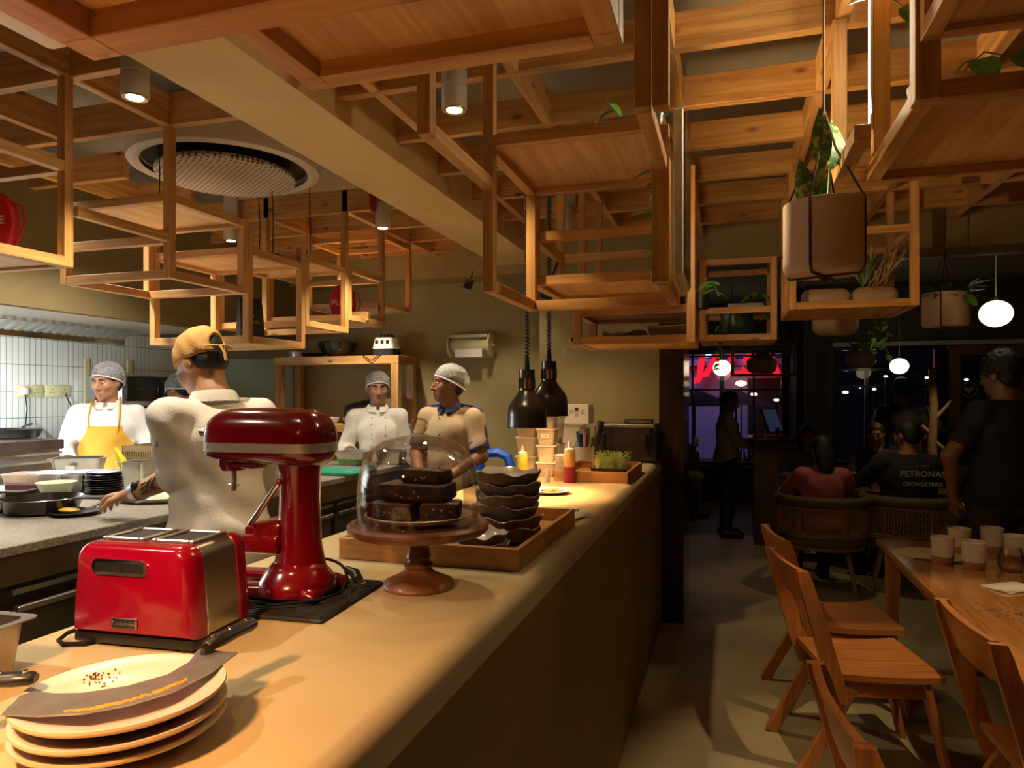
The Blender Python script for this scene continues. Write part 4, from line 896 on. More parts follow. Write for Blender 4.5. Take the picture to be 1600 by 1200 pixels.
MB().box(0, .42, 0, my1 - my0 + .1, 0, .025).build('board', M['sock'], t, 0)
for y in (.08, my1 - my0): MB().box(0, .25, y, y + .02, -.06, 0).build('bracket', M['steel'], t, 0)
t = thing('microwave', 'silver microwave with a black door on the tiled wall', 'microwave', (MX, my0, mz0 - .0045)); mw, mh = my1 - my0, mz1 - mz0
MB().box(-.36, -.02, 0, mw, .01, mh, .006).build('cabinet', M['steel'], t)
for y in (.05, mw - .05): MB().box(-.3, -.05, y - .02, y + .02, 0, .011).build('foot', M['rubber'], t, 0)
MB().box(-.0199, .0, .03, mw * .76, .05, mh - .012, .004, 1).build('door', plain('micro_door', (.02, .022, .022), .15, coat=.5), t)
MB().box(-.0199, .0, mw * .86, mw - .01, .05, mh - .012, .002, 1).build('control_panel', M['black'], t)
MB().tube([(0, mw * .80, .07), (.03, mw * .80, .1), (.035, mw * .80, mh * .5), (.03, mw * .80, mh - .06), (0, mw * .80, mh - .03)], .018, 10).build('door_handle', M['blackm'], t)
# hood
M['filt'] = plain('filter_steel', (.72, .74, .76), .42, .8)
t = thing('extractor_hood', 'long steel extractor hood with a row of baffle filters', 'extractor hood', (-4.6, -.5, 1.98))
hy1 = YatX(208, -4.2) + .5
MB().box(.28, .32, 0, hy1, .0, .045).build('gutter', M['chrome'], t, 0)
for k in range(8):
    y0 = hy1 / 8 * k; f_ = MB(); n = 9
    for j in range(n):
        y = y0 + hy1 / 8 * j / n
        f_.hexa([(.30, y, .03), (.30, y + .03, .03), (.46, y + .03, .085), (.46, y, .085), (.30, y + .006, .055), (.30, y + .024, .055), (.46, y + .024, .11), (.46, y + .006, .11)])
    f_.build('baffle_filter', M['filt'], t, 0)
MB().hexa([(.0, 0, .105), (.87, 0, .112), (.87, hy1 + .3, .112), (0, hy1 + .3, .105), (0, 0, .1195), (.87, 0, .1195), (.87, hy1 + .3, .1195), (0, hy1 + .3, .1195)]).build('hood_plate', plain('hood_pale', (.50, .47, .40), .5), t, 0)
# storage shelf unit on the back wall
sx0, sx1 = -3.80, -2.60
t = thing('storage_shelf', 'pine shelf unit with bowls against the olive back wall', 'shelf unit', (sx0, 5.22, 0)); sw = sx1 - sx0
for x in (0, sw - .07):
    for y in (0, .29): MB().box(x, x + .07, y, y + .06, 0, 1.875, .002, 1).build('post', M['pinez'], t, 0)
MB().box(0, sw, 0, .35, 1.8755, 1.945, .002, 1).build('top_board', M['pinex'], t, 0)
MB().box(.01, sw - .01, .005, .345, 1.30, 1.365, .002, 1).build('shelf', M['pinex'], t, 0)
MB().box(.01, sw - .01, .005, .345, .75, .80, .002, 1).build('shelf', M['pinex'], t, 0)
SZ = 1.3655; SY0 = 5.38
for lb, u, r, h, m in (('white bowl seen just past the mixer head on the shelf', 494, .055, .06, 'white'), ('cream bowl in the middle of the three shelf bowls', 520, .06, .058, 'white'), ('wide steel rimmed bowl next to the leaning black tray', 549, .075, .06, 'steel')):
    t = thing('shelf_bowl', lb, 'bowl', (XatY(u, SY0 - .05), SY0 - .05, SZ), 0, 'bowls on the storage shelf')
    MB().lathe([(0, 0), (r * .6, 0), (r * .95, h * .6), (r, h), (r * .96, h), (r * .55, .006), (0, .005)], 28).build('bowl', M[m], t)
for k, u in enumerate((446, 458, 471)):
    t = thing('dark_tumbler', ['dark tumbler at the post of the storage shelf', 'middle dark tumbler on the storage shelf', 'dark tumbler closest to the white shelf bowl'][k], 'tumbler', (XatY(u, SY0), SY0, SZ), 0, 'dark tumblers on the storage shelf')
    MB().lathe([(0, 0), (.033, 0), (.04, .09), (.037, .09), (.03, .005), (0, .005)], 20).build('tumbler', plain('smoke%d' % k, (.10, .08, .045), .3), t)
t = thing('black_tray', 'black tray leaning on the shelf behind the middle cook', 'tray', (XatY(560, SY0 + .04), SY0 + .04, SZ + .10)); t.rotation_euler = (math.radians(55), math.radians(-14), 0)
MB().loft([rrect(.26, .18, .02, 0), rrect(.28, .20, .02, .02), rrect(.26, .18, .02, .02), rrect(.25, .17, .02, .006)]).build('tray', M['blackm'], t)
p = XatY(607, SY0)
MB().lathe([(0, 0), (.04, 0), (.05, .1), (.045, .1), (.03, .02), (0, .02)], 24).solo('terracotta_pot', plain('terracotta', (.38, .10, .03), .6), 'terracotta pot on the shelf behind the shoulder of the middle cook', 'pot', (p, SY0, SZ))
for k in range(7):
    MB().loft([rrect(.15, .15, .02, 0), rrect(.155, .155, .02, .03)]).solo('folded_cloth', plain('cloth%d' % k, (.20, .15, .09), .9, var=.2), ['lowest', 'second', 'third', 'fourth', 'fifth', 'sixth', 'topmost'][k] + ' brown folded cloth of the pile by the shelf end post', 'cloth', (XatY(618, SY0 + .02) + random.uniform(-.005, .005), SY0 + .02, SZ + .0315 * k), 'brown cloths on the storage shelf')
ST = 1.9455
t = thing('blender_base', 'white blender motor base with black switches on the shelf unit', 'blender', (XatY(604, 5.36), 5.36, ST))
MB().loft([rrect(.2, .18, .03, 0), rrect(.2, .18, .03, .06)]).build('lower_body', M['black'], t)
MB().loft([rrect(.195, .175, .03, .0605), rrect(.16, .15, .03, .15), rrect(.14, .13, .03, .155)]).build('upper_body', M['whitep'], t)
for x in (-.05, 0, .05): MB().box(x - .014, x + .014, -.086, -.07, .10, .13, .003, 1).build('switch', M['black'], t)
for x in (-.045, -.015, .015, .045): MB().box(x - .01, x + .01, -.03, .03, .1552, .185, .004, 1).build('drive_lug', M['black'], t)
MB().tube([(.1, -.1, .01), (.0, -.15, .0), (-.06, -.155, -.045), (-.14, -.15, -.0), (-.18, -.05, .006)], .004, 6).build('cord', M['cord'], t)
t = thing('black_wok', 'black wok covered in dark plastic on top of the shelf unit', 'wok', (XatY(527, 5.38), 5.38, ST))
MB().lathe([(0, 0), (.06, 0), (.13, .05), (.165, .12), (.16, .13), (.09, .10), (0, .13)], 32, fn=lambda a, r, z: 1 + .06 * math.sin(40 * a + z * 90)).build('wok', M['blackm'], t, 20)
t = thing('steel_ring', 'small steel ring pan under the pine frame on the shelf unit', 'pan', (XatY(466, 5.36), 5.36, ST))
MB().lathe([(0, 0), (.085, 0), (.085, .05), (.08, .05), (.08, .006), (0, .006)], 32).build('ring', M['steel'], t)
t = thing('black_skillet', 'black skillet stack beside the steel ring on the shelf unit', 'skillet', (XatY(488, 5.40), 5.40, ST))
MB().lathe([(0, 0), (.09, 0), (.11, .04), (.105, .04), (.085, .008), (0, .008)], 32).build('skillet', M['blackm'], t)
MB().tube([(.1, 0, .035), (.2, -.05, .06)], .01, 8).build('handle', M['black'], t)
# paper towel dispenser on the back wall
PX = XatY(742, 5.6); pz_ = ZZ(541, PX, 5.6)
t = thing('towel_dispenser', 'cream roll towel dispenser on the olive back wall', 'towel dispenser', (PX, 5.599, pz_)); M['cream'] = plain('cream_metal', (.56, .48, .26), .4)
MB().box(-.17, .17, -.02, 0, -.10, .10, .004).build('back_plate', M['cream'], t)
for s in (-1, 1):
    MB().cyl((s * .17, -.09, 0), (s * .185, -.09, 0), .10, None, 28).build('end_disc', M['cream'], t)
MB().box(-.169, .169, -.165, -.022, .06, .09, .01).build('cover', M['cream'], t)
MB().cyl((-.165, -.09, 0), (.165, -.09, 0), .062, None, 28).build('paper_roll', plain('roll_cream', (.64, .56, .34), .8), t)
MB().cyl((.186, -.09, 0), (.215, -.09, 0), .018, None, 16).build('knob', M['chrome'], t)
MB().box(-.12, .12, -.155, -.15, -.10, -.03).build('paper_sheet', M['paper'], t, 0)
# things in the left shelf frames
M['redbag'] = plain('red_bag', (.55, .01, .035), .55)
def redbag(label, loc, txt, tx, s=1.0, rz=0):
    t = thing('red_bag', label, 'bag', loc, rz, 'red lettered bags in the shelf frames')
    pts = [(.0, .0), (.03, 0), (.055, .03), (.07, .09), (.062, .15), (.04, .19), (.02, .205)]
    poly = [(x * s, z * s) for x, z in pts] + [(-x * s, z * s) for x, z in pts[::-1]]
    rings = []
    for y, k in ((-.022, .9), (-.012, 1), (.012, 1), (.022, .9)): rings.append([Vector((x * k, y * s, .1 * s + (z - .1 * s) * k)) for x, z in poly])
    MB().loft(rings).build('bag_body', M['redbag'], t, 50)
    for a in (1, .7): MB().tube([(.03 * s, 0, .18 * s), (.075 * s * a + .01, 0, .16 * s), (.095 * s * a, 0, .10 * s), (.075 * s * a, 0, .05 * s), (.06 * s, 0, .02)], .004, 6).build('strap', M['redbag'], t)
    text(txt, .042 * s, M['whitep'], t, (tx, -.0235 * s, .105 * s), (PI / 2, 0, 0), .0004, bold=.001)
redbag('red bag with white letters in the large pine frame at the photo edge', (XatY(-2, 1.85), 1.85, 2.125), 'PLATE', -.022, 1.0, .3)
redbag('red oval bag with white letters propped on a wood block', (XatY(536, 4.2), 4.2, 2.105), 'PLATE', .0, 1.25, .35)
MB().box(-.09, .09, -.03, .03, 0, .06, .004, 1).solo('wood_block', M['pinep'], 'pale wood block in front of the red oval bag', 'block', (XatY(560, 4.12) - .02, 4.12, 2.1025), rz=.2)
t = thing('black_pouch', 'black pouch with a gold crest on the low pine frame', 'pouch', (-2.42, 3.12, 1.8875), math.radians(58))
MB().loft([[Vector((x, y, z)) for x, y in ((-w, -d), (w, -d), (w, d), (-w, d))] for z, w, d in ((0, .06, .035), (.03, .063, .04), (.18, .06, .02), (.235, .058, .004))]).build('pouch_body', M['black'], t, 0)
text('ROYAL', .024, plain('gold_print', (.55, .42, .18), .35, .6), t, (0, -.0345, .105), (math.radians(83), 0, 0), .0003)
MB().ell((0, -.0335, .135), (.008, .002, .008), 10, 6).build('crest', plain('gold_crest', (.55, .42, .18), .35, .6), t)
for lb, x, y, z, rz in (('white sheets of paper on the low pine frame board', -2.68, 3.25, 1.8875, .4), ('white papers lying flat in the frame beside the pouch', -2.45, 3.62, 2.0405, .1)):
    t = thing('paper_sheets', lb, 'papers', (x, y, z), rz)
    for k in range(3): MB().box(-.09, .09, -.06, .06, .0015 * k, .0015 * k + .001).build('sheet', M['paper'], t, 0).rotation_euler = (0, 0, .15 * k)
t = thing('red_sprinkler', 'red pipe end with cap hanging under the lattice by the beam', 'pipe', (-2.02, 3.72, 2.70)); MB().tube([(0, 0, 0), (0, 0, .05), (0, 0, .3)], [.012, .02, .024], 12).build('pipe', M['red'], t)
# contents of the flat double frame over the pass
t = thing('paper_sheets', 'crumpled white papers inside the flat double pine frame', 'papers', (-.46, 3.30, 1.8525))
for k in range(3): MB().grid(lambda a, b: Vector((.2 * (a - .5), .16 * (b - .5), .012 * k + .02 + .012 * math.sin(7 * a + k) * math.cos(5 * b))), 10, 8).build('sheet', M['paper'], t, 40)
pan('steel_dish', 'shallow steel dish inside the flat double pine frame', 'dish', (-.265, 3.31, 1.8525), .18, .2, .07, M['steel'])
t = thing('wood_bracket', 'small pale wooden roll holder sticking out of the flat frame', 'holder', (-.70, 3.16, 1.83))
MB().box(0, .03, 0, .08, 0, .065, .002, 1).build('block', M['pinep'], t, 0); MB().cyl((.015, -.004, .035), (.015, .004, .035), .01).build('hole', M['black'], t)
MB().tube([(.0, .02, .01), (-.02, .01, -.02), (-.03, .0, -.012), (-.02, -.01, -.04)], .004, 6).build('torn_film', M['bag'], t)
# wall screen on the frame column
t = thing('menu_screen', 'thin black screen fixed on the dark timber posts of the stepped frame', 'screen', (-.158, 2.14, 1.965))
MB().box(0, .03, 0, .36, 0, .50, .004, 1).build('screen_case', M['whitep'], t, 0); MB().box(.0302, .034, .01, .35, .01, .49).build('screen_glass', M['blackm'], t, 0)
# speakers hanging behind the stepped frame
for lb, x, y, z in (('black spot projector behind the stepped pine frame', -.77, 2.95, 2.02), ('small black lamp head at the corner of the stepped frame', -.90, 2.35, 1.985)):
    t = thing('black_spotlight', lb, 'spotlight', (x, y, z), .4); t.rotation_euler = (0, .35, .4); t.scale = (.5, .5, .4) if x < -.8 else (.9, .9, 1)
    MB().box(-.03, .03, -.05, .05, 0, .10, .01).build('head', M['black'], t); MB().cyl((0, 0, .1), (0, 0, .18), .006).build('stem', M['black'], t)
# ================================================================== DINING SIDE
def make_chair(label, x, y, rz):
    t = thing('dining_chair', label, 'chair', (x, y, 0), rz, 'wooden dining chairs')
    g = MB()
    rows = []
    for i in range(11):
        a = i / 10; xx = -.21 + .45 * a; ring = []
        for yy, zz_ in [(-.225, 0), (.225, 0), (.225, 1), (-.225, 1)]:
            ring.append(Vector((xx, yy * (1 + .06 * a), .428 + .026 * zz_ - .008 * math.sin(PI * a))))
        rows.append(ring)
    g.loft(rows).build('seat', M['chairx'], t, 30)
    for s in (-1, 1):
        yy = s * .235; P = []
        for z, x, w in ((.335, -.175, .042), (.36, -.178, .062), (.45, -.205, .070), (.65, -.262, .064), (.84, -.318, .055), (.875, -.328, .045)):
            P.append([Vector((x - w / 2, yy - .013, z)), Vector((x + w / 2, yy - .013, z)), Vector((x + w / 2, yy + .013, z)), Vector((x - w / 2, yy + .013, z))])
        MB().loft(P).build('back_post', M['chairz'], t, 40)
    R = []
    for k in range(9):
        a = k / 8 * 2 - 1; bx = -.018 * (1 - a * a)
        R.append([Vector((-.288 + bx - .011, a * .222, .735)), Vector((-.288 + bx + .011, a * .222, .735)), Vector((-.330 + bx + .011, a * .222, .878)), Vector((-.330 + bx - .011, a * .222, .878))])
    MB().loft(R).build('top_rail', M['chairy'], t, 40)
    for s in (-1, 1):
        MB().bar((-.10, s * .205, .427), (-.335, s * .215, .0), .028, .055, .004).build('leg', M['chairz'], t, 30)
        MB().bar((.17, s * .205, .427), (.265, s * .215, .0), .028, .050, .004).build('leg', M['chairz'], t, 30)
        MB().box(-.16, .19, s * .205 - .012, s * .205 + .012, .352, .428, .002, 1).build('side_apron', M['chairx'], t, 0)
    MB().box(.175, .197, -.19, .19, .36, .428).build('front_apron', M['chairy'], t, 0)
    MB().box(-.15, -.13, -.19, .19, .36, .428).build('rear_apron', M['chairy'], t, 0)
    return t
make_chair('wooden chair farther up the row facing the long table, its back overlapped by the next', .56, 4.04, math.radians(9))
make_chair('wooden chair in the middle of the row with its broad orange seat in view', .565, 3.42, math.radians(12))
make_chair('wooden chair at the bottom of the photo seen from behind its backrest', .575, 1.86, math.radians(5))
make_chair('wooden chair pushed in against the long table edge', 1.07, 2.63, math.radians(3))
TTX, TTY, TZ_ = .845, 1.72, .75
t = thing('dining_table', 'long polished wooden dining table with cups and napkins', 'table', (TTX, TTY, 0)); tl, tw_ = 2.92, .98
MB().box(0, tw_, 0, tl, TZ_ - .032, TZ_, .006, 2).build('tabletop', M['table'], t, 0)
for x in (.04, tw_ - .11):
    for y in (.04, tl - .11):
        MB().loft([[Vector((x + a * w, y + b * w, z)) for a, b in ((0, 0), (1, 0), (1, 1), (0, 1))] for z, w in ((0, .045), (.68, .075), (TZ_ - .0325, .075))]).build('leg', M['chairz'], t, 0)
for x in (.05, tw_ - .075): MB().box(x, x + .025, .12, tl - .12, TZ_ - .10, TZ_ - .0325).build('apron', M['chairy'], t, 0)
for y in (.05, tl - .075): MB().box(.12, tw_ - .12, y, y + .025, TZ_ - .10, TZ_ - .0325).build('apron', M['chairx'], t, 0)
M['cupw'] = plain('cup_glaze', (.62, .54, .45), .35, var=.06, vs=30); M['cupb'] = plain('cup_clay', (.34, .17, .075), .75)
for u, v, lb in ((1473, 886, 'stoneware cup standing on the dark chopsticks at the table corner'), (1522, 895, 'stoneware cup set closest to the clear glass'), (1499, 870, 'stoneware cup half hidden behind the cup on the chopsticks'),
                 (1550, 869, 'stoneware cup at the back of the cup group'), (1588, 884, 'stoneware cup directly behind the clear glass')):
    p = PZ(u, v - 6, TZ_)
    t = thing('ceramic_cup', lb, 'cup', (p.x, p.y, TZ_), 0, 'two tone stoneware cups')
    MB().lathe([(0, 0), (.046, 0), (.049, .006), (.051, .04), (.0505, .0405), (0, .0405)], 32).build('clay_base', M['cupb'], t)
    MB().lathe([(.0512, .0402), (.0525, .08), (.056, .135), (.0545, .137), (.052, .134), (.046, .02), (0, .012)], 32).build('glazed_body', M['cupw'], t)
p = PZ(1580, 892, TZ_)
t = thing('water_glass', 'clear stemless tumbler among the stoneware cups', 'glass', (p.x, p.y, TZ_))
MB().lathe([(0, 0), (.045, 0), (.056, .02), (.06, .045), (.052, .085), (.044, .115), (.0425, .115), (.050, .085), (.058, .045), (.054, .022), (.044, .004), (0, .004)], 40).build('glass', glassmat('tumbler_glass', (.95, .93, .9), .10), t, 60)
p = PZ(1455, 866, TZ_)
t = thing('paper_placemat', 'round printed paper mat under the cups at the table corner', 'placemat', (p.x, p.y, TZ_ + .0003))
MB().lathe([(0, 0), (.17, 0), (.17, .001), (0, .001)], 48).build('mat', plain('mat_paper', (.60, .46, .28), .8), t)
MB().tube([(-.1, .04, .0012), (-.04, .06, .0012), (.0, .03, .0012), (.05, .05, .0012), (.03, .09, .0012)], .0015, 4).build('print', M['cupb'], t)
for k, dy in enumerate((0, .012)):
    a, b = PZ(1429, 873, TZ_ + .0045), PZ(1508, 880, TZ_ + .0045)
    t = MB().tube([(0, dy, 0), (b.x - a.x, b.y - a.y + dy * .4, 0)], [.003, .0042], 8).solo('chopstick', M['darkwood'], ['dark chopstick lying in front across the paper mat', 'second dark chopstick lying just behind across the paper mat'][k], 'chopstick', tuple(a), 'dark chopsticks')
p = PZ(1580, 920, TZ_)
napkin('cream folded cloth napkin on the polished table', (p.x, p.y, TZ_), .5, 2, .2, .13)
p = PZ(1575, 958, TZ_)
mb = MB(); rr = random.Random(2)
for k in range(40): mb.ell((rr.gauss(0, .05), rr.gauss(0, .07), 0), (rr.uniform(.003, .012), rr.uniform(.003, .014), .0012), 8, 4)
mb.solo('water_drops', glassmat('water', (.98, .97, .95), .15), 'wet drops scattered on the polished table', 'water', (p.x, p.y, TZ_ + .0012), kind='stuff')
# ---- cane barrel chairs
M['cane'] = plain('cane_weave', (.30, .16, .06), .6); M['canewood'] = wood('cane_wood', (.34, .17, .07), (.2, .09, .035), 2, knots=False); M['pad'] = plain('olive_pad', (.10, .075, .035), .8)
def cane_chair(label, x, y, rz):
    t = thing('cane_chair', label, 'chair', (x, y, 0), rz, 'cane back barrel chairs')
    R = .34
    def pt(a, z, r=R): return Vector((r * math.cos(a), r * math.sin(a) * .92, z))
    A0, A1 = PI * 1.02, PI * 1.98
    n = 30
    MB().tube([pt(A0 + (A1 - A0) * k / n, .755 + 0 * k) for k in range(n + 1)], .042, 12, 1.0).build('top_pad', M['pad'], t, 60)
    for z in (.70, .475): MB().tube([pt(A0 + (A1 - A0) * k / n, z) for k in range(n + 1)], .014, 8).build('curved_rail', M['canewood'], t, 60)
    for a in (A0, PI * 1.34, PI * 1.66, A1): MB().cyl(pt(a, .46), pt(a, .72), .013, None, 10).build('upright', M['canewood'], t)
    mb = MB()
    for k in range(46):
        a = A0 + (A1 - A0) * (k + .5) / 46; mb.bar(pt(a, .48), pt(a, .70), .006, .004)
    for k in range(11):
        z = .487 + .0206 * k; mb.tube([pt(A0 + (A1 - A0) * q / n, z) for q in range(n + 1)], .0032, 4)
    for k in range(-12, 64, 3):
        for s in (1, -1):
            pts = []
            for q in range(5):
                f = q / 4; a = A0 + (A1 - A0) * (k + (f if s > 0 else 1 - f) * 14) / 64
                if A0 <= a <= A1: pts.append(pt(a, .48 + .22 * f, R + .003))
            if len(pts) > 1: mb.tube(pts, .0016, 3)
    setp(mb.build('cane_weave', M['cane'], t, 0))
    MB().lathe([(0, .40), (.33, .40), (.35, .42), (.35, .455), (.32, .475), (0, .485)], 40).build('seat_cushion', M['pad'], t)
    MB().lathe([(0, .37), (.33, .37), (.335, .40), (0, .40)], 40).build('seat_ring', M['canewood'], t)
    for a in (.25, .75, 1.25, 1.75): MB().cyl(pt(PI * a, .375, .26), pt(PI * a, 0, .36), .022, .015, 12).build('leg', M['canewood'], t)
c1, c2 = PZ(1292, 937, 0) + Vector((0, .33, 0)), PZ(1430, 937, 0) + Vector((.02, .33, 0))
cane_chair('cane back barrel chair of the person in the pink top', c1.x, c1.y, -.1)
cane_chair('cane back barrel chair of the person in the lettered black top', c2.x, c2.y, -.2)
t = thing('cafe_table', 'dark table between the seated guests', 'table', ((c1.x + c2.x) / 2 + .1, c1.y + 1.02, 0))
MB().box(-.75, .75, -.35, .35, .71, .745, .006).build('tabletop', M['darkwood'], t); MB().cyl((0, 0, .03), (0, 0, .71), .04).build('pedestal', M['blackm'], t); MB().lathe([(0, 0), (.28, 0), (.28, .02), (0, .03)], 32).build('base', M['blackm'], t)
# ---- leaves
def leaf(mb, p, d, n, L, W, droop=.15, heart=True, seg=6):
    p = Vector(p); d = Vector(d).normalized(); n = Vector(n); sd = d.cross(n).normalized(); n = sd.cross(d).normalized()
    L_, C_, R_ = [], [], []
    for i in range(seg + 1):
        f = i / seg; w = W * (math.sin(PI * min(1, f ** .75)) ** (.8 if heart else 1.0)) * .5
        c = p + d * (L * f) - n * (droop * L * f * f)
        C_.append(mb.bm.verts.new(c)); L_.append(mb.bm.verts.new(c + sd * w + n * w * .3)); R_.append(mb.bm.verts.new(c - sd * w + n * w * .3))
    for i in range(seg):
        mb._face([L_[i], L_[i + 1], C_[i + 1], C_[i]]); mb._face([C_[i], C_[i + 1], R_[i + 1], R_[i]])
def foliage(name, parent, mat, leaves, stems=(), sr=.002):
    mb = MB()
    for l in leaves: leaf(mb, *l)
    o = mb.build(name, mat, parent, 80)
    if stems:
        s = MB()
        for q in stems: s.tube(q, sr, 5)
        s.build('stem', M['leaf'], parent, 60)
    return o
rr = random.Random(11)
def vine(p0, pts, n, L, seed):
    r = random.Random(seed); P = [Vector(p) for p in [p0] + pts]; lv = []
    for k in range(n):
        f = (k + .5) / n * (len(P) - 1); i = int(f); q = P[i].lerp(P[min(i + 1, len(P) - 1)], f - i)
        a = r.uniform(0, 2 * PI); lv.append((q, (math.cos(a), math.sin(a) * .6 - .4, r.uniform(-.7, .1)), (0, -.5, 1), L * r.uniform(.7, 1.2), L * r.uniform(.5, .75), .3))
    return lv, [P]
# pothos on the stepped frame
t = thing('pothos_plant', 'trailing pothos in a steel planter on the stepped pine frame', 'plant', (-.30, 2.28, 2.4075))
MB().loft([rrect(.20, .14, .02, 0), rrect(.22, .16, .02, .075), rrect(.20, .14, .02, .075), rrect(.18, .12, .02, .02)]).build('planter', M['steel'], t)
lv, st = [], []
for p0, pts, n, L, sd in (((.0, 0, .07), [(-.05, -.02, .12), (-.08, -.02, .16)], 3, .06, 1), ((.05, 0, .07), [(.10, -.03, .09), (.09, -.1, .02), (.08, -.14, -.10), (.085, -.14, -.22), (.075, -.13, -.34), (.07, -.12, -.45)], 12, .065, 2), ((.04, .02, .07), [(.09, .05, .08), (.08, .12, -.05), (.07, .16, -.2)], 6, .06, 3)):
    a, b = vine(p0, pts, n, L, sd); lv += a; st += b
foliage('foliage', t, M['leaf'], lv, st)
# pothos near the LED strip
t = thing('pothos_plant', 'pothos with big bright leaves above the LED strip', 'plant', (.50, 1.95, 2.2775))
MB().lathe([(0, 0), (.06, 0), (.075, .09), (.07, .09), (.05, .07), (0, .07)], 28).build('pot', M['pot'], t)
lv = [((-.12, .0, .33), (-1, -.3, -.15), (0, -.6, 1), .10, .07, .1), ((-.08, -.02, .29), (.3, -.5, -1), (0, -1, .3), .09, .065, .1), ((.08, .02, .15), (.2, -.6, -.7), (0, -1, .4), .10, .07, .2), ((.16, .05, .16), (.8, -.3, -.5), (0, -1, .4), .09, .06, .2)]
foliage('foliage', t, M['leaf'], lv, [[(0, 0, .07), (-.04, 0, .25), (-.12, 0, .33)], [(0, 0, .07), (-.03, -.01, .2), (-.08, -.02, .29)], [(0, 0, .07), (.05, .01, .14), (.08, .02, .15)], [(0, 0, .07), (.1, .03, .17), (.16, .05, .16)]])
# big hanging pot
HX, HY = XatY(1287, 2.15), 2.15; HZ = 1.945
M['pot2'] = M['pot']
def hangpot(label, x, y, z, r, h, top, planter='plant'):
    t = thing('hanging_planter', label, 'hanging planter', (x, y, z))
    MB().lathe([(0, .0), (r * .86, 0), (r * .93, .004), (r * .99, .015), (r, .03), (r, h), (r * .95, h + .002), (r * .93, h - .02), (r * .92, h - .03), (0, h - .03)], 56).build('pot', M['pot'], t)
    MB().lathe([(0, h - .029), (r * .9, h - .029), (0, h - .02)], 24).build('soil', plain('soil%s' % label[:3], (.03, .018, .01), .9), t)
    for k in range(4):
        a = PI / 4 + .35 + PI / 2 * k; c, s = math.cos(a), math.sin(a)
        MB().tube([(0, 0, -.004), (r * .9 * c, r * .9 * s, -.004), (r * 1.015 * c, r * 1.015 * s, .02), (r * 1.015 * c, r * 1.015 * s, h), (r * .3 * c, r * .3 * s, top * .75), (0, 0, top)], .0035, 6).build('rope', M['rope'], t)
    MB().ell((0, 0, -.012), (.012, .012, .012), 10, 6).build('knot', M['rope'], t)
    MB().cyl((0, 0, top), (0, 0, 2.74 - z), .003, None, 6).build('hanging_cord', M['rope'], t)
    return t
t = hangpot('big cream cylinder pot hanging in brown ropes with a striped dieffenbachia', HX, HY, HZ, .108, .20, .47)
def stripemat():
    t_ = NT('variegated_leaf'); t_.set(Roughness=.4); tc = t_.add('ShaderNodeTexCoord'); w = t_.add('ShaderNodeTexNoise', i_Scale=55., i_Detail=3.); t_.link(tc, 'Object', w, 0)
    r = t_.add('ShaderNodeValToRGB'); e_ = r.color_ramp.elements; e_[0].position = .48; e_[0].color = (.05, .14, .025, 1); e_[1].position = .62; e_[1].color = (.42, .48, .16, 1); t_.link(w, 0, r, 0); t_.link(r, 0, t_.b, 'Base Color'); return t_.m
M['striped'] = stripemat()
foliage('foliage', t, M['striped'], [((-.045, -.03, .17), (-.10, -.1, 1), (.3, -1, 0), .16, .065, .12, False), ((-.01, 0, .18), (.05, -.0, 1), (-.3, -1, 0), .16, .035, -.1, False), ((.0, 0, .30), (-.05, -.1, 1), (-.5, -1, .1), .17, .06, -.08, False), ((.02, .02, .30), (.15, .1, .9), (.5, -1, .3), .17, .07, .25, False), ((.0, .03, .20), (.7, .4, .5), (0, -.2, 1), .16, .08, .4, False)],
        [[(0, 0, .16), (.0, 0, .31)], [(.01, .01, .16), (.02, .02, .31)]], .004)
# second hanging pot
hx = XatY(1477, 4.75)
t = hangpot('small cream hanging pot with a dark bushy plant near the glowing globe', hx, 4.75, ZZ(511, hx, 4.75), .125, .20, .46)
lv = []
for k in range(46):
    a = rr.uniform(0, 2 * PI); lv.append(((.05 * math.cos(a), .05 * math.sin(a), .17), (math.cos(a), math.sin(a), rr.uniform(.2, 1.6)), (0, 0, 1), rr.uniform(.10, .20), rr.uniform(.025, .04), rr.uniform(.2, .7), False))
foliage('foliage', t, M['leafd'], lv)
leafm = foliage('bright_leaf', t, M['leaf'], [((.06, -.13, .17), (.5, -.4, -.6), (0, -1, .3), .10, .06, .1)])
# capsule planters
def capsule(label, x, y, z, L, r, mat, group='capsule planters'):
    t = thing('capsule_planter', label, 'planter', (x, y, z), 0, group)
    rings = []
    for k in range(13):
        a = -PI / 2 + PI * k / 12; xx = (L / 2 - r) * (1 if a > 0 else -1 if a < 0 else 0) + r * math.sin(a) * .9; q = max(math.cos(a), .02) ** .7
        rings.append([Vector((xx, r * q * math.cos(2 * PI * i / 20), r * .92 + r * .92 * q * math.sin(2 * PI * i / 20))) for i in range(20)])
    MB().loft(rings).build('planter_body', mat, t, 60); return t
M['taupe'] = plain('taupe_ceramic', (.40, .29, .19), .45, var=.08)
kx0, kx1 = XatY(1290, 4.05), XatY(1360, 4.05)
capsule('capsule planter in the pine frame directly beneath the big hanging pot', kx0, 4.05, 2.0575, .26, .065, M['taupe'])
t = capsule('capsule planter with dry grass and a yellow flower in the pine frame', kx1 + .02, 4.05, 2.0575, .24, .065, M['taupe'])
lv = []
for k in range(46):
    lv.append(((rr.uniform(-.06, .06), rr.uniform(-.02, .02), .115), (rr.gauss(.25, .45), rr.gauss(0, .3), 1), (.3, -1, 0), rr.uniform(.14, .33), rr.uniform(.006, .014), rr.uniform(.05, .5), False))
foliage('dry_grass', t, plain('dry_grass', (.36, .25, .10), .7, var=.5, vs=30), lv)
lv = [((-.06, -.03, .12), (rr.gauss(-.1, .3), -.2, 1), (0, -1, 0), rr.uniform(.12, .2), .014, .1, False) for k in range(12)]
foliage('green_blades', t, M['leafd'], lv)
mb = MB()
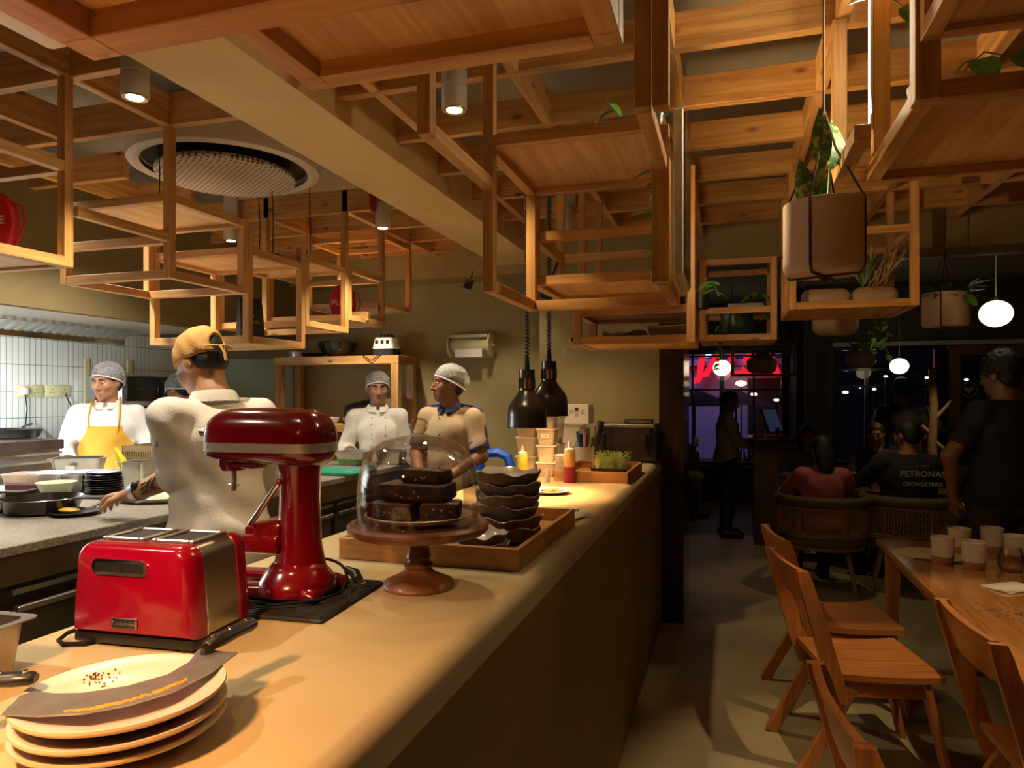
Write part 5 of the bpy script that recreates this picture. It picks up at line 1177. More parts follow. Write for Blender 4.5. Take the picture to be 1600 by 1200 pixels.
for k in range(6): leaf(mb, (-.07, -.05, .27), (math.cos(k * 1.05), -.4, math.sin(k * 1.05)), (0, -1, 0), .028, .018, 0)
mb.build('flower', plain('yellow_petal', (.80, .55, .08), .5), t)
t = capsule('round bottomed taupe planter hanging below the capsule planter frame', XatY(1305, 5.0), 5.0, ZZ(525, .6, 5.0), .30, .085, M['taupe'])
for s in (-1, 1): MB().tube([(s * .13, 0, .10), (s * .10, 0, .4), (s * .02, 0, 2.56 - ZZ(525, .6, 5.0))], .003, 6).build('hanging_cord', M['rope'], t)

t = thing('window_planter_frame', 'dark hanging frame with an oval planter before the red sign window', 'planter frame', (XatY(1192, 8.7), 8.7, ZZ(588, .4, 8.7)))
fw_ = .34
for x in (-fw_, fw_): MB().box(x - .02, x + .02, -.02, .02, 0, .38).build('post', M['darkwood'], t, 0)
for z in (0, .36): MB().box(-fw_ + .02, fw_ - .02, -.02, .02, z, z + .03).build('rail', M['darkwood'], t, 0)
for x in (-fw_, fw_): MB().cyl((x, 0, .38), (x, 0, 2.98 - ZZ(588, .4, 8.7)), .004, None, 6).build('hanging_cord', M['rope'], t)
t = capsule('oval taupe planter sitting in the dark frame before the red sign window', XatY(1190, 8.66), 8.66, ZZ(588, .4, 8.7) + .0305, .36, .11, M['taupe'])
foliage('foliage', t, M['leafd'], [((rr.uniform(-.12, .12), 0, .19), (rr.gauss(0, .4), 0, 1), (0, -1, 0), rr.uniform(.06, .12), .03, .2, False) for k in range(14)])
t = capsule('oval taupe planter hanging on cords before the second window', XatY(1345, 7.9), 7.9, ZZ(575, 1.3, 7.9), .30, .10, M['taupe'])
for s in (-1, 1): MB().tube([(s * .13, 0, .12), (s * .10, 0, .5), (s * .02, 0, 2.98 - ZZ(575, 1.3, 7.9))], .003, 6).build('hanging_cord', M['rope'], t)
foliage('foliage', t, M['leaf'], [((rr.uniform(-.1, .1), 0, .18), (rr.gauss(0, .5), -.2, 1), (0, -1, 0), rr.uniform(.06, .12), .035, .4) for k in range(12)])
# strings of pearls under the frame
t = thing('trailing_vine', 'thin trailing vine dropping below the capsule planter frame', 'plant', (XatY(1383, 4.2), 4.2, 2.03))
lv, st = vine((0, 0, .04), [(.01, -.02, -.06), (.0, -.02, -.15), (.01, -.02, -.24)], 12, .045, 21); a, b = vine((-.05, 0, .04), [(-.06, -.02, -.1), (-.05, -.02, -.2)], 8, .04, 22)
foliage('foliage', t, M['leaf'], lv + a, st + b, .0015)
# teal pot and vines in the doorway frame
t = thing('teal_pot', 'teal glazed plant pot with trailing stems in the frame above the doorway', 'plant pot', (XatY(1152, 4.48), 4.48, 1.9475))
MB().lathe([(0, 0), (.07, 0), (.085, .02), (.10, .16), (.102, .165), (.097, .165), (.09, .13), (0, .13)], 36).build('pot', plain('teal_glaze', (.02, .075, .08), .2, coat=.5, var=.2, vs=40), t)
lv, st = vine((.03, 0, .14), [(.08, -.03, .19), (.13, -.06, .17), (.18, -.07, .13)], 6, .045, 31); a, b = vine((-.05, -.02, .14), [(-.10, -.08, .10), (-.11, -.12, 0), (-.11, -.12, -.1), (-.10, -.12, -.2)], 12, .05, 32)
foliage('foliage', t, M['leaf'], lv + a, st + b, .0018)
t = thing('pothos_plant', 'light green pothos on the middle rail level above the teal pot', 'plant', (XatY(1180, 4.5), 4.5, 2.1075))
MB().box(-.16, .05, -.06, .06, 0, .06, .006).build('planter', M['lampbody'], t)
MB().box(-.28, .12, -.1, .1, -.0005, .0, 0).build('saucer', M['lampbody'], t, 0)
lv, st = vine((-.02, -.04, .05), [(-.05, -.06, .10), (.0, -.08, .12), (.05, -.08, .10), (.07, -.1, .0), (.06, -.1, -.05)], 12, .055, 41)
foliage('foliage', t, M['leaf'], lv, st, .0018)
t = thing('pothos_plant', 'little pothos sprig at the edge of the orange lit pine posts', 'plant', (-.12, 3.3, 2.0))
MB().lathe([(0, 0), (.035, 0), (.04, .06), (0, .06)], 20).build('pot', M['black'], t)
lv, st = vine((0, 0, .06), [(.03, -.03, .12), (.06, -.05, .10), (.08, -.06, .05)], 8, .055, 51); foliage('foliage', t, M['leaf'], lv, st, .0018)
t = thing('frame_greens', 'low green seedlings in the frame beside the glowing globe lamp', 'plant', (1.86, 4.65, 1.9975))
MB().box(-.12, .2, -.08, .12, 0, .05, .005).build('planter', M['black'], t)
foliage('foliage', t, M['leaf'], [((rr.uniform(-.1, .18), rr.uniform(-.06, .1), .05), (rr.gauss(0, .6), rr.gauss(0, .4), 1), (0, -1, 0), rr.uniform(.06, .13), .03, .4, False) for k in range(30)])
# ---- lamps on the dining side
M['globe'] = emis('globe_glow', (1, .86, .58), 2.2)
def globe(label, x, y, z, r):
    t = thing('globe_pendant', label, 'pendant lamp', (x, y, z), 0, 'glowing globe pendants')
    MB().ell((0, 0, r), (r * 1.05, r * 1.05, r * .95), 32, 18).build('globe', M['globe'], t, 60)
    MB().cyl((0, 0, r * 1.92), (0, 0, r * 1.92 + .02), .015).build('cap', M['brass'], t)
    MB().cyl((0, 0, r * 1.92 + .02), (0, 0, 2.73 - z), .003, None, 6).build('cord', M['whitep'], t)
p = PD(1556, 512, 4.4); globe('bright globe pendant hanging beside the small cream hanging pot', p.x, p.y, p.z, .088)
p = PD(1405, 585, 7.6); globe('globe pendant glowing in front of the second window', p.x, p.y, p.z, .09)
p = PD(1128, 588, 9.2); globe('globe pendant glowing in front of the red sign window', p.x, p.y, p.z, .11)
# LED strip
t = thing('led_strip', 'bright white LED strip fixed upright on a pine post', 'LED strip', (.374, 2.145, 2.34))
MB().box(0, .008, -.0075, .0075, 0, .60).build('strip_profile', M['whitep'], t, 0)
mb = MB()
for k in range(40): mb.box(-.0012, 0, -.006, .006, .004 + k * .0149, .004 + k * .0149 + .0105)
mb.build('led_diodes', emis('led_white', (1, .86, .55), 45), t, 0)
t = thing('led_strip', 'warm LED strip tucked behind the thin black screen on the stepped frame', 'LED strip', (-.158, 2.54, 2.06))
MB().box(-.006, .006, 0, .008, 0, .39).build('strip_profile', M['whitep'], t, 0)
mb = MB()
for k in range(25): mb.box(.006, .0072, .001, .007, .006 + k * .0153, .006 + k * .0153 + .010)
mb.build('led_diodes', bpy.data.materials['led_white'], t, 0)
# metal channel
MB().box(1.05, 3.2, 5.02, 5.09, 2.49, 2.545).struct('trim_5', M['steeld'])
MB().box(1.24, 3.4, FW - .06, FW - .001, 2.22, 2.27).struct('trim_6', M['whitep'])
# ---- windows and door
M['blackfr'] = plain('window_black', (.012, .010, .009), .3, coat=.3)
M['orangewood'] = wood('door_wood', (.34, .16, .05), (.24, .10, .03), 2, knots=False)
def window(nm, x0, x1, z0, z1, y, vs, hs, fr, w=.05):
    o = MB()
    o.box(x0, x1, y, y + .08, z0, z0 + w).box(x0, x1, y, y + .08, z1 - w, z1).box(x0, x0 + w, y, y + .08, z0 + w, z1 - w).box(x1 - w, x1, y, y + .08, z0 + w, z1 - w)
    for (v, ww_) in vs: o.box(v - ww_ / 2, v + ww_ / 2, y + .01, y + .07, z0 + w, z1 - w)
    for h in hs: o.box(x0 + w, x1 - w, y + .015, y + .065, h - .015, h + .015)
    f = o.struct(nm, fr)
    g = MB().box(x0 + w, x1 - w, y + .036, y + .042, z0 + w, z1 - w).build('window_pane', M['winglass'], f, 0); return f
M['winglass'] = glassmat('window_glass', (.9, .9, .92), .02)
window('window_1', -.70, .83, .56, 2.31, 11.02, [(XatY(1082, 11), .03), (XatY(1128, 11), .07), (XatY(1178, 11), .03), (XatY(1228, 11), .12)], [ZZ(556, 0, 11), ZZ(609, 0, 11)], M['blackfr'], .06)
window('window_2', 1.25, 2.49, .76, 2.21, FW + .02, [(XatY(1355, FW), .035), (XatY(1474, FW), .17)], [ZZ(577, 1.8, FW), ZZ(604, 1.8, FW)], M['blackfr'], .03)
dr = MB()
for a, b in ((2.52, 2.64), (3.13, 3.29)): dr.box(a, b, FW + .02, FW + .1, 0, 2.21)
dr.box(2.64, 3.13, FW + .02, FW + .1, 2.1, 2.21).box(2.64, 3.13, FW + .02, FW + .1, 0, .12)
do = dr.struct('door_1', M['orangewood']); MB().box(2.64, 3.13, FW + .055, FW + .062, .12, 2.1).build('door_glass', M['winglass'], do, 0)
ex, ez = XatY(1516, FW), ZZ(609, 2.7, FW); M['frost'] = plain('frosted_print', (.42, .44, .42), .6)
pts = [(ex + .085 * math.cos(2 * PI * k / 32), FW + .05, ez + .085 * math.sin(2 * PI * k / 32)) for k in range(32)]
MB().tube(pts, .007, 6, closed=True).build('emblem_ring', M['frost'], do, 60)
mb = MB()
mb.loft([[Vector((ex + x * .055, y, ez + z * .05)) for x, z in ((0, -1), (.55, -.35), (.95, .35), (.6, .75), (.2, .45), (0, .25), (-.2, .45), (-.6, .75), (-.95, .35), (-.55, -.35))] for y in (FW + .048, FW + .052)])
mb.build('emblem_bird', M['frost'], do, 0)
# ---- host desk
hx0, hx1 = XatY(1178, 8.05), XatY(1240, 8.05)
t = thing('host_desk', 'brown wooden host desk by the standing waiter', 'desk', (hx0, 7.98, 0))
MB().box(0, hx1 - hx0, 0, .5, 0, 1.12).build('desk_body', wood('desk_wood', (.13, .065, .03), (.08, .04, .018), 2, knots=False), t, 0)
MB().box(-.06, hx1 - hx0 + .04, -.05, .55, 1.1205, 1.16, .005).build('desk_top', M['blackm'], t)
t = thing('pos_screen', 'tilted black screen standing on the host desk', 'screen', ((hx0 + hx1) / 2 + .05, 8.23, 1.1605), 1.1)
MB().box(-.12, .12, -.08, .08, 0, .015).build('stand', M['black'], t); o = MB().box(-.18, .18, -.012, .012, .05, .32, .004).build('display', M['black'], t); o.rotation_euler = (-.35, 0, 0)
o = MB().box(-.165, .165, -.0135, -.0121, .06, .31).build('screen_glow', emis('screen_blue', (.3, .45, 1), .03), t, 0); o.rotation_euler = (-.35, 0, 0)
MB().cyl((0, 0, .01), (0, 0, .1), .02).build('post', M['black'], t)
for k, (x, y) in enumerate(((.05, .1), (.2, .08), (.3, .16))):
    MB().box(-.06, .06, -.04, .04, 0, .02, .003).solo('menu_card', plain('menu_pink%d' % k, (.45, .08, .07), .5), ['red menu card at the outer end of the host desk', 'red menu card in the middle of the host desk', 'red menu card under the tilted screen'][k], 'menu', (hx0 + x, 7.98 + y, 1.1605), 'red cards on the host desk')
# bench
bx0 = XatY(1062, 9.6)
t = thing('lounge_bench', 'dark upholstered bench by the red sign window', 'bench', (-1.30, 9.3, 0))
MB().box(0, .92, 0, .7, .0, .42, .03).build('seat', M['darkwood'], t); MB().box(0, .92, .55, .7, .42, .85, .03).build('backrest', M['pad'], t)
# driftwood and pale chair near the second window
p = PD(1458, 690, 7.2)
t = thing('driftwood_post', 'pale bare driftwood trunk standing before the second window', 'branch', (p.x, p.y, 0)); dz = ZZ(577, p.x, p.y)
dwm = plain('driftwood', (.32, .20, .10), .8, var=.2, vs=20)
MB().tube([(0, 0, 0), (.015, 0, .6), (-.01, 0, 1.1), (.01, .01, 1.5), (-.01, 0, dz)], [.06, .05, .045, .04, .035], 10).build('trunk', dwm, t, 60)
for a in ([(0, 0, 1.35), (.12, 0, 1.5), (.16, 0, 1.56)], [(0, 0, 1.2), (-.1, .02, 1.3)], [(0, 0, 1.15), (.16, -.02, 1.0)]): MB().tube(a, [.025, .018, .012][:len(a)], 8).build('twig', dwm, t, 60)
p = PD(1478, 800, 7.7)
t = thing('pale_armchair', 'pale wooden chair by the timber door behind the standing guest', 'chair', (p.x + .1, p.y, 0), 0)
lw = wood('pale_wood', (.42, .27, .13), (.34, .2, .09), 2, knots=False)
MB().box(-.28, .28, -.25, .25, .40, .46, .02).build('seat', plain('seat_cream', (.45, .36, .24), .8), t); MB().box(-.28, .28, .22, .26, .62, .82, .01).build('backrest', lw, t)
for x in (-.25, .25):
    for y in (-.22, .24): MB().box(x - .02, x + .02, y - .02, y + .02, 0, .82 if y > 0 else .40).build('leg', lw, t, 0)
# ================================================================== OUTSIDE
t = thing('dark_building', 'unlit dark building across the street behind the second window', 'building', (8.0, 21, -.1))
MB().box(-5.6, 9, 0, 1, 0, 9).build('facade', plain('dark_facade', (.03, .03, .035), .9), t, 0)
for z in (3.2, 6.2): MB().box(-5.6, 9, -.2, 0, z, z + .15).build('cornice', plain('dark_cornice%d' % z, (.04, .04, .045), .9), t, 0)
for x in (-4.5, -2.6, -.7, 1.2): MB().box(x, x + 1.1, -.04, 0, 1.2, 2.6).build('window', M['blackfr'], t, 0)
MB().box(-30, 30, 13.99, 60, -.16, -.1).struct('ground_outside', plain('asphalt', (.05, .05, .055), .8))
t = thing('neighbour_building', 'pale building across the street with the red lit sign', 'building', (0, 20, -.1)); fac = plain('facade_lilac', (.42, .38, .62), .7, var=.08)
MB().box(-8, 1.9, 0, 1, 0, 7).build('facade', fac, t, 0)
for z in (2.55, 3.35): MB().box(-8, 1.9, -.25, 0, z, z + .12).build('cornice', fac, t, 0)
for x in (-4.6, -1.8, 1.0): MB().box(x - .5, x + .5, -.05, 0, .1, 2.2).build('doorway', M['darkwall'], t, 0)
sx = (XatY(1083, 19.6) + XatY(1222, 19.6)) / 2
t = thing('neon_sign', 'glowing red lettered sign on the pale building outside', 'sign', (sx, 19.6, ZZ(572, sx, 19.6)))
M['neon'] = emis('neon_red', (1, .012, .035), .9)
text('JALSA', .80, M['neon'], t, (0, 0, 0), (PI / 2, 0, 0), .05, bold=.04, xs=1.05, shear=.12)
MB().box(-1.3, 1.3, .1, .14, -.02, .02).box(-1.3, 1.3, .1, .14, .2, .24).build('sign_rail', M['blackm'], t, 0)
for k, (u, v, y, r, c_, s_) in enumerate(((1070, 578, 18, .09, (1, .85, .6), 5), (1104, 555, 19.3, .12, (.35, .75, 1), 4), (1158, 599, 18.5, .12, (1, .8, .5), 5), (1178, 616, 16.5, .06, (1, .75, .45), 6), (1213, 625, 15.5, .05, (1, .8, .5), 3), (1344, 605, 15, .05, (.8, .85, 1), 5), (1321, 613, 15.5, .08, (.6, .7, 1), 3), (1384, 588, 15.5, .05, (1, .85, .5), 6), (1366, 608, 14.5, .05, (1, .8, .5), 4), (1448, 590, 15, .05, (1, .8, .5), 5), (1510, 593, 14.2, .05, (1, .8, .45), 6))):
    p = PD(u, v, y); r *= .6 if u > 1300 else .85
    nm = ['white lamp glow near the dark door frame outside', 'small blue lit sign above the red letters', 'warm lit awning lamp under the red letters', 'warm lamp behind the standing waiter outside', 'slim pale lamp by the host desk window outside', 'small white street light seen through the second window', 'bluish lit shop light in the second window', 'warm street lamp high in the second window', 'warm low lamp in the second window', 'warm lamp beside the driftwood trunk outside', 'warm lamp seen through the timber door'][k]
    t = thing('street_lamp', nm, 'street lamp', (p.x, p.y, p.z), 0, 'small lights outside')
    MB().ell((0, 0, 0), (r * 1.4, r, r * .7), 12, 8).build('lamp_glow', emis('street%d' % k, c_, s_), t); MB().cyl((0, .02, -p.z - .1), (0, .02, -r * .6), .02, None, 8).build('lamp_post', M['blackm'], t)
for lb, u, y, h, w in (('dark patio umbrella outside the red sign window', 1085, 14.4, 1.72, 1.5), ('second patio umbrella farther right under the red letters', 1150, 16.5, 1.72, 1.4)):
    x = XatY(u, y); t = thing('patio_umbrella', lb.replace('farther right under', 'under'), 'umbrella', (x, y, -.1), 0, 'patio umbrellas outside')
    mb = MB(); ap = (0, 0, h + .15)
    mb.lathe([(w * .5, h - .2), (w * .25, h), (0, h + .15)], 8).build('canopy', plain('umbrella_brown%d' % u, (.10, .045, .03), .8), t, 0)
    MB().cyl((0, 0, 0), (0, 0, h + .1), .025).build('pole', M['blackm'], t)
def outplant(label, u, y, z0, n, L, m, name='agave_plant', zl=.3):
    x = XatY(u, y); t = thing(name, label, 'plant', (x, y, z0)); lv = []
    for k in range(n):
        a = rr.uniform(0, 2 * PI); lv.append(((0, 0, zl), (math.cos(a), math.sin(a), rr.uniform(.3, 2.2)), (0, 0, 1), L * rr.uniform(.6, 1.1), .05, .25, False))
    foliage('foliage', t, m, lv); MB().lathe([(0, 0), (.16, 0), (.2, .32), (0, .32)], 20).build('pot', M['darkwall'], t)
    if zl > .5: MB().cyl((0, 0, .3), (0, 0, zl), .03).build('stem', M['leafd'], t)
outplant('spiky potted plant outside the red sign window', 1165, 12.9, -.1, 40, .75, plain('spiky_green', (.16, .2, .09), .5))
outplant('bushy potted plant outside beside the screen', 1222, 12.0, -.1, 40, .5, M['leaf'])
outplant('dry reed plant behind the glass of the second window', 1348, 10.6, -.1, 60, .75, plain('dry_reed', (.36, .28, .18), .7), 'reed_plant')
outplant('tall leafy plant seen through the timber door', 1500, 12.5, -.1, 50, 1.3, M['leaf'], 'leafy_plant', 1.3)
# ================================================================== PEOPLE
def surface_nets(F, org, h):
    s = F < 0
    n0, n1, n2 = F.shape
    c = np.zeros((n0 - 1, n1 - 1, n2 - 1), np.int8)
    for i in (0, 1):
        for j in (0, 1):
            for k in (0, 1): c += s[i:n0 - 1 + i, j:n1 - 1 + j, k:n2 - 1 + k]
    act = (c > 0) & (c < 8)
    idx = np.full(act.shape, -1, np.int64); I = np.argwhere(act); idx[act] = np.arange(len(I))
    acc = np.zeros((len(I), 3)); cnt = np.zeros(len(I))
    i0, i1, i2 = I.T
    cr = {}
    for a in (0, 1):
        for b in (0, 1):
            for d in (0, 1): cr[(a, b, d)] = F[i0 + a, i1 + b, i2 + d].astype(np.float64)
    for p in cr:
        for ax in range(3):
            if p[ax] == 0:
                q = list(p); q[ax] = 1; q = tuple(q); fa, fb = cr[p], cr[q]; m = (fa < 0) != (fb < 0)
                t = np.where(m, fa / np.where(m, fa - fb, 1), 0)
                for x in range(3): acc[:, x] += np.where(m, p[x] + (t if x == ax else 0), 0)
                cnt += m
    V = (I + acc / cnt[:, None]) * h + np.array(org)
    faces = []
    for ax in range(3):
        sl0 = [slice(None)] * 3; sl1 = [slice(None)] * 3; sl0[ax] = slice(0, -1); sl1[ax] = slice(1, None)
        A, B = s[tuple(sl0)], s[tuple(sl1)]; E_ = np.argwhere(A != B)
        u, v = [x for x in range(3) if x != ax]
        lim = [n0, n1, n2]
        ok = (E_[:, u] > 0) & (E_[:, v] > 0) & (E_[:, u] < lim[u] - 1) & (E_[:, v] < lim[v] - 1); E_ = E_[ok]
        def cell(du, dv):
            q = E_.copy(); q[:, u] += du; q[:, v] += dv; return idx[q[:, 0], q[:, 1], q[:, 2]]
        Q = np.stack([cell(-1, -1), cell(0, -1), cell(0, 0), cell(-1, 0)], 1)
        flip = A[tuple(E_.T)] ^ (ax == 1)
        Q[~flip] = Q[~flip][:, ::-1]; faces.append(Q)
    Q = np.concatenate(faces); Q = Q[(Q >= 0).all(1)]
    return V, Q
class SDF:
    def __init__(s): s.p = []; s.cl = []; s.noise = None
    def cap(s, a, b, r1, r2=None, k=.03, op=1): s.p.append(('c', np.array(a, float), np.array(b, float), r1, r1 if r2 is None else r2, k, op)); return s
    def ell(s, c, r, k=.03, R=None, op=1): s.p.append(('e', np.array(c, float), np.array(r, float), np.eye(3) if R is None else np.array(R), 0, k, op)); return s
    def clip(s, n, d): s.cl.append((np.array(n, float), d)); return s
    def clipfn(s, f): s.cl.append(f); return s
    def mesh(s, h):
        lo = np.full(3, 1e9); hi = np.full(3, -1e9)
        for q in s.p:
            if q[6] < 0: continue
            if q[0] == 'c':
                r = max(q[3], q[4]); lo = np.minimum(lo, np.minimum(q[1], q[2]) - r); hi = np.maximum(hi, np.maximum(q[1], q[2]) + r)
            else: r = q[2].max(); lo = np.minimum(lo, q[1] - r); hi = np.maximum(hi, q[1] + r)
        lo -= 3 * h; hi += 3 * h; n = np.ceil((hi - lo) / h).astype(int) + 1
        ax = [lo[i] + h * np.arange(n[i]) for i in range(3)]
        F = np.full(n, .5, np.float32)
        for q in s.p:
            k = q[5]
            if q[0] == 'c': r = max(q[3], q[4]); b0 = np.minimum(q[1], q[2]) - r - k - 2 * h; b1 = np.maximum(q[1], q[2]) + r + k + 2 * h
            else: r = q[2].max(); b0 = q[1] - r - k - 2 * h; b1 = q[1] + r + k + 2 * h
            i0 = np.clip(np.floor((b0 - lo) / h).astype(int), 0, n - 1); i1 = np.clip(np.ceil((b1 - lo) / h).astype(int) + 1, 1, n)
            sl = tuple(slice(i0[i], i1[i]) for i in range(3))
            X = ax[0][sl[0]][:, None, None]; Y = ax[1][sl[1]][None, :, None]; Z = ax[2][sl[2]][None, None, :]
            if q[0] == 'c':
                ba = q[2] - q[1]; L = max((ba * ba).sum(), 1e-9); px, py, pz = X - q[1][0], Y - q[1][1], Z - q[1][2]
                t = np.clip((px * ba[0] + py * ba[1] + pz * ba[2]) / L, 0, 1)
                d = np.sqrt((px - ba[0] * t) ** 2 + (py - ba[1] * t) ** 2 + (pz - ba[2] * t) ** 2) - (q[3] + (q[4] - q[3]) * t)
            else:
                px, py, pz = X - q[1][0], Y - q[1][1], Z - q[1][2]; R = q[3]
                l = [(px * R[0][i] + py * R[1][i] + pz * R[2][i]) / q[2][i] for i in range(3)]
                k0 = np.sqrt(l[0] ** 2 + l[1] ** 2 + l[2] ** 2); k1 = np.sqrt((l[0] / q[2][0]) ** 2 + (l[1] / q[2][1]) ** 2 + (l[2] / q[2][2]) ** 2)
                d = k0 * (k0 - 1) / np.maximum(k1, 1e-6)
            f = F[sl]
            if q[6] > 0:
                hh = np.maximum(k - np.abs(f - d), 0) / k; F[sl] = np.minimum(f, d) - hh * hh * k / 4
            else:
                hh = np.maximum(k - np.abs(f + d), 0) / k; F[sl] = np.maximum(f, -d) + hh * hh * k / 4
        X = ax[0][:, None, None]; Y = ax[1][None, :, None]; Z = ax[2][None, None, :]
        if s.noise:
            a, fr, ph = s.noise
            w = np.sin(fr * (X * .9 + Z * .7) + ph + 2.2 * np.sin(fr * .45 * (Y + Z))) * np.sin(fr * .8 * (Y * .8 - Z * .55) + 1.3 * ph + 1.7 * np.sin(fr * .4 * X)) + .5 * np.sin(fr * 1.9 * (Z * .8 + X * .5 - Y * .6) + ph)
            F = F + (a * w).astype(np.float32)
        for c in s.cl:
            if callable(c): F = np.maximum(F, c(X, Y, Z).astype(np.float32))
            else: F = np.maximum(F, (c[0][0] * X + c[0][1] * Y + c[0][2] * Z - c[1]).astype(np.float32))
        return surface_nets(F, lo, h)
    def build(s, name, mat, parent, h, label=None):
        V, Q = s.mesh(h); me = bpy.data.meshes.new(name); me.from_pydata(V.tolist(), [], Q.tolist()); me.update()
        me.polygons.foreach_set('use_smooth', [True] * len(me.polygons)); me.materials.append(mat)
        o = bpy.data.objects.new(name, me); COL.objects.link(o)
        if parent: o.parent = parent
        if label: o['label'] = label
        return o
def nrm(v): v = np.array(v, float); return v / np.linalg.norm(v)
def rotm(yaw, pitch=0, roll=0):
    return np.array((Matrix.Rotation(math.radians(yaw), 3, 'Z') @ Matrix.Rotation(math.radians(pitch), 3, 'X') @ Matrix.Rotation(math.radians(roll), 3, 'Y')))
SKIN = {}
def skin(c):
    if c not in SKIN: SKIN[c] = plain('skin_%d' % len(SKIN), c, .5, var=.08, vs=14, sss=.15)
    return SKIN[c]
M['hair'] = plain('black_hair', (.012, .009, .008), .55, bump=.4, bs=200)
M['cloth_white'] = plain('chef_white_cotton', (.74, .71, .66), .8, bump=.15, bs=120)
M['netm'] = None
def netmat():
    t = NT('hairnet'); t.set(Base_Color=(.75, .74, .75, 1), Roughness=.7); tc = t.add('ShaderNodeTexCoord'); n = t.add('ShaderNodeTexNoise', i_Scale=45., i_Detail=5., i_Distortion=2.5); t.link(tc, 'Object', n, 0)
    r = t.add('ShaderNodeValToRGB'); r.color_ramp.elements[0].position = .35; r.color_ramp.elements[0].color = (.22, .22, .22, 1); r.color_ramp.elements[1].position = .72; r.color_ramp.elements[1].color = (.55, .55, .55, 1)
    t.link(n, 0, r, 0); t.link(r, 0, t.b, 'Alpha'); return t.m
M['net'] = netmat(); M['netband'] = plain('hairnet_band', (.72, .70, .70), .8)
def person(label, loc, rz, J=None, H=1.70, sk=(.36, .17, .095), head=(0, 0), head_off=(0, .02, 0), top=None, pants=None, hair='hair', res=.007, sleeve=1.0, build=1.0, lower='stand', noise=(.004, 26, 1.), sl=.019, group=None, hands=(None, None), shoes=None, apron=None, face=True, cap=None, collar=None, hem=None, lean=0.0, stripe=None):
    """one figure: BODY continuous skin, clothing and hair as children. local axes: +y forward, +x the person's own right side"""
    k = H / 1.70
    t = thing('person', label, 'person', loc, rz, group)
    jt = dict(pelvis=(0, 0, .93), waist=(0, .0, 1.06), chest=(0, .0, 1.26), neck=(0, .0, 1.435), shR=(.165, -.008, 1.365), shL=(-.165, -.008, 1.365),
              elR=(.225, -.02, 1.11), elL=(-.225, -.02, 1.11), wrR=(.23, .09, .87), wrL=(-.23, .09, .87), hipR=(.09, 0, .90), hipL=(-.09, 0, .90),
              knR=(.10, .02, .49), knL=(-.10, .02, .49), anR=(.105, -.02, .085), anL=(-.105, -.02, .085))
    if lower == 'sit':
        dz = -.43
        for n in ('pelvis', 'waist', 'chest', 'neck', 'shR', 'shL', 'elR', 'elL', 'wrR', 'wrL'): jt[n] = (jt[n][0], jt[n][1], jt[n][2] + dz + .06)
        jt['hipR'] = (.09, 0, .54); jt['hipL'] = (-.09, 0, .54); jt['knR'] = (.12, .42, .52); jt['knL'] = (-.12, .42, .52); jt['anR'] = (.12, .40, .085); jt['anL'] = (-.12, .40, .085)
    P = {n: np.array(v) * k for n, v in jt.items()}
    if lean:
        pv = P['pelvis'].copy(); c_, s_ = math.cos(lean), math.sin(lean)
        for n in ('waist', 'chest', 'neck', 'shR', 'shL', 'elR', 'elL'):
            d = P[n] - pv; P[n] = pv + np.array((d[0], d[1] * c_ + d[2] * s_, d[2] * c_ - d[1] * s_))
    Mi = (Matrix.Translation(loc) @ Matrix.Rotation(rz, 4, 'Z')).inverted()
    for n, v in (J or {}).items():
        P[n] = np.array(Mi @ Vector(v[1])) if v[0] == 'w' else np.array(v, float) * k
    up = nrm(P['neck'] - P['pelvis']); rt = nrm(P['shR'] - P['shL']); fw = nrm(np.cross(up, rt)); T = np.stack([rt, fw, up], 1)
    b = build
    def torso(S, g=0., kk=.06):
        S.ell(P['pelvis'], (np.array((.165, .125, .13)) * b + g) * k, kk * k, T)
        S.ell(P['waist'], (np.array((.150, .112, .16)) * b + g) * k, kk * k, T)
        S.ell(P['chest'] - up * .01 * k, (np.array((.158, .115, .16)) * b + g) * k, kk * k, T)
        for sd in 'RL': S.cap(P['neck'] - up * .045 * k, P['sh' + sd] - up * .0 * k, (.048 + g * .6) * k, (.052 + g * .7) * k, kk * k * .6)
        S.cap(P['neck'] - up * .06 * k, P['neck'] + up * .01 * k, (.066 + g * .5) * k, (.054 + g * .3) * k, .03 * k)
    def arm(S, sd, g=0., upto=2.0, kk=.035):
        sh, el, wr = P['sh' + sd], P['el' + sd], P['wr' + sd]
        e2 = sh + (el - sh) * min(upto, 1.0)
        S.cap(sh, e2, (.050 * b + g) * k, (.050 + (.041 - .050) * min(upto, 1) + g) * k, kk * k)
        if upto > 1:
            w2 = el + (wr - el) * (upto - 1); S.cap(el, w2, (.044 + g) * k, (.044 + (.029 - .044) * (upto - 1) + g) * k, kk * k * .7)
    Rh = T @ rotm(*head) if False else np.array(Matrix.Identity(3)); Rh = rotm(*head)
    Hc = P['neck'] + (np.array((0, .015, .150)) + np.array(head_off)) * k
    hp = lambda *v: Hc + Rh @ (np.array(v) * k)
    S = SDF(); torso(S); arm(S, 'R'); arm(S, 'L')
    S.cap(P['neck'] - up * .03 * k, hp(0, -.015, -.04), .058 * k, .054 * k, .03)
    S.ell(hp(0, -.012, .035), np.array((.074, .092, .085)) * k, .03, Rh).ell(hp(0, .022, -.03), np.array((.060, .068, .082)) * k, .03, Rh).ell(hp(0, .036, -.078), np.array((.044, .044, .034)) * k, .025, Rh)
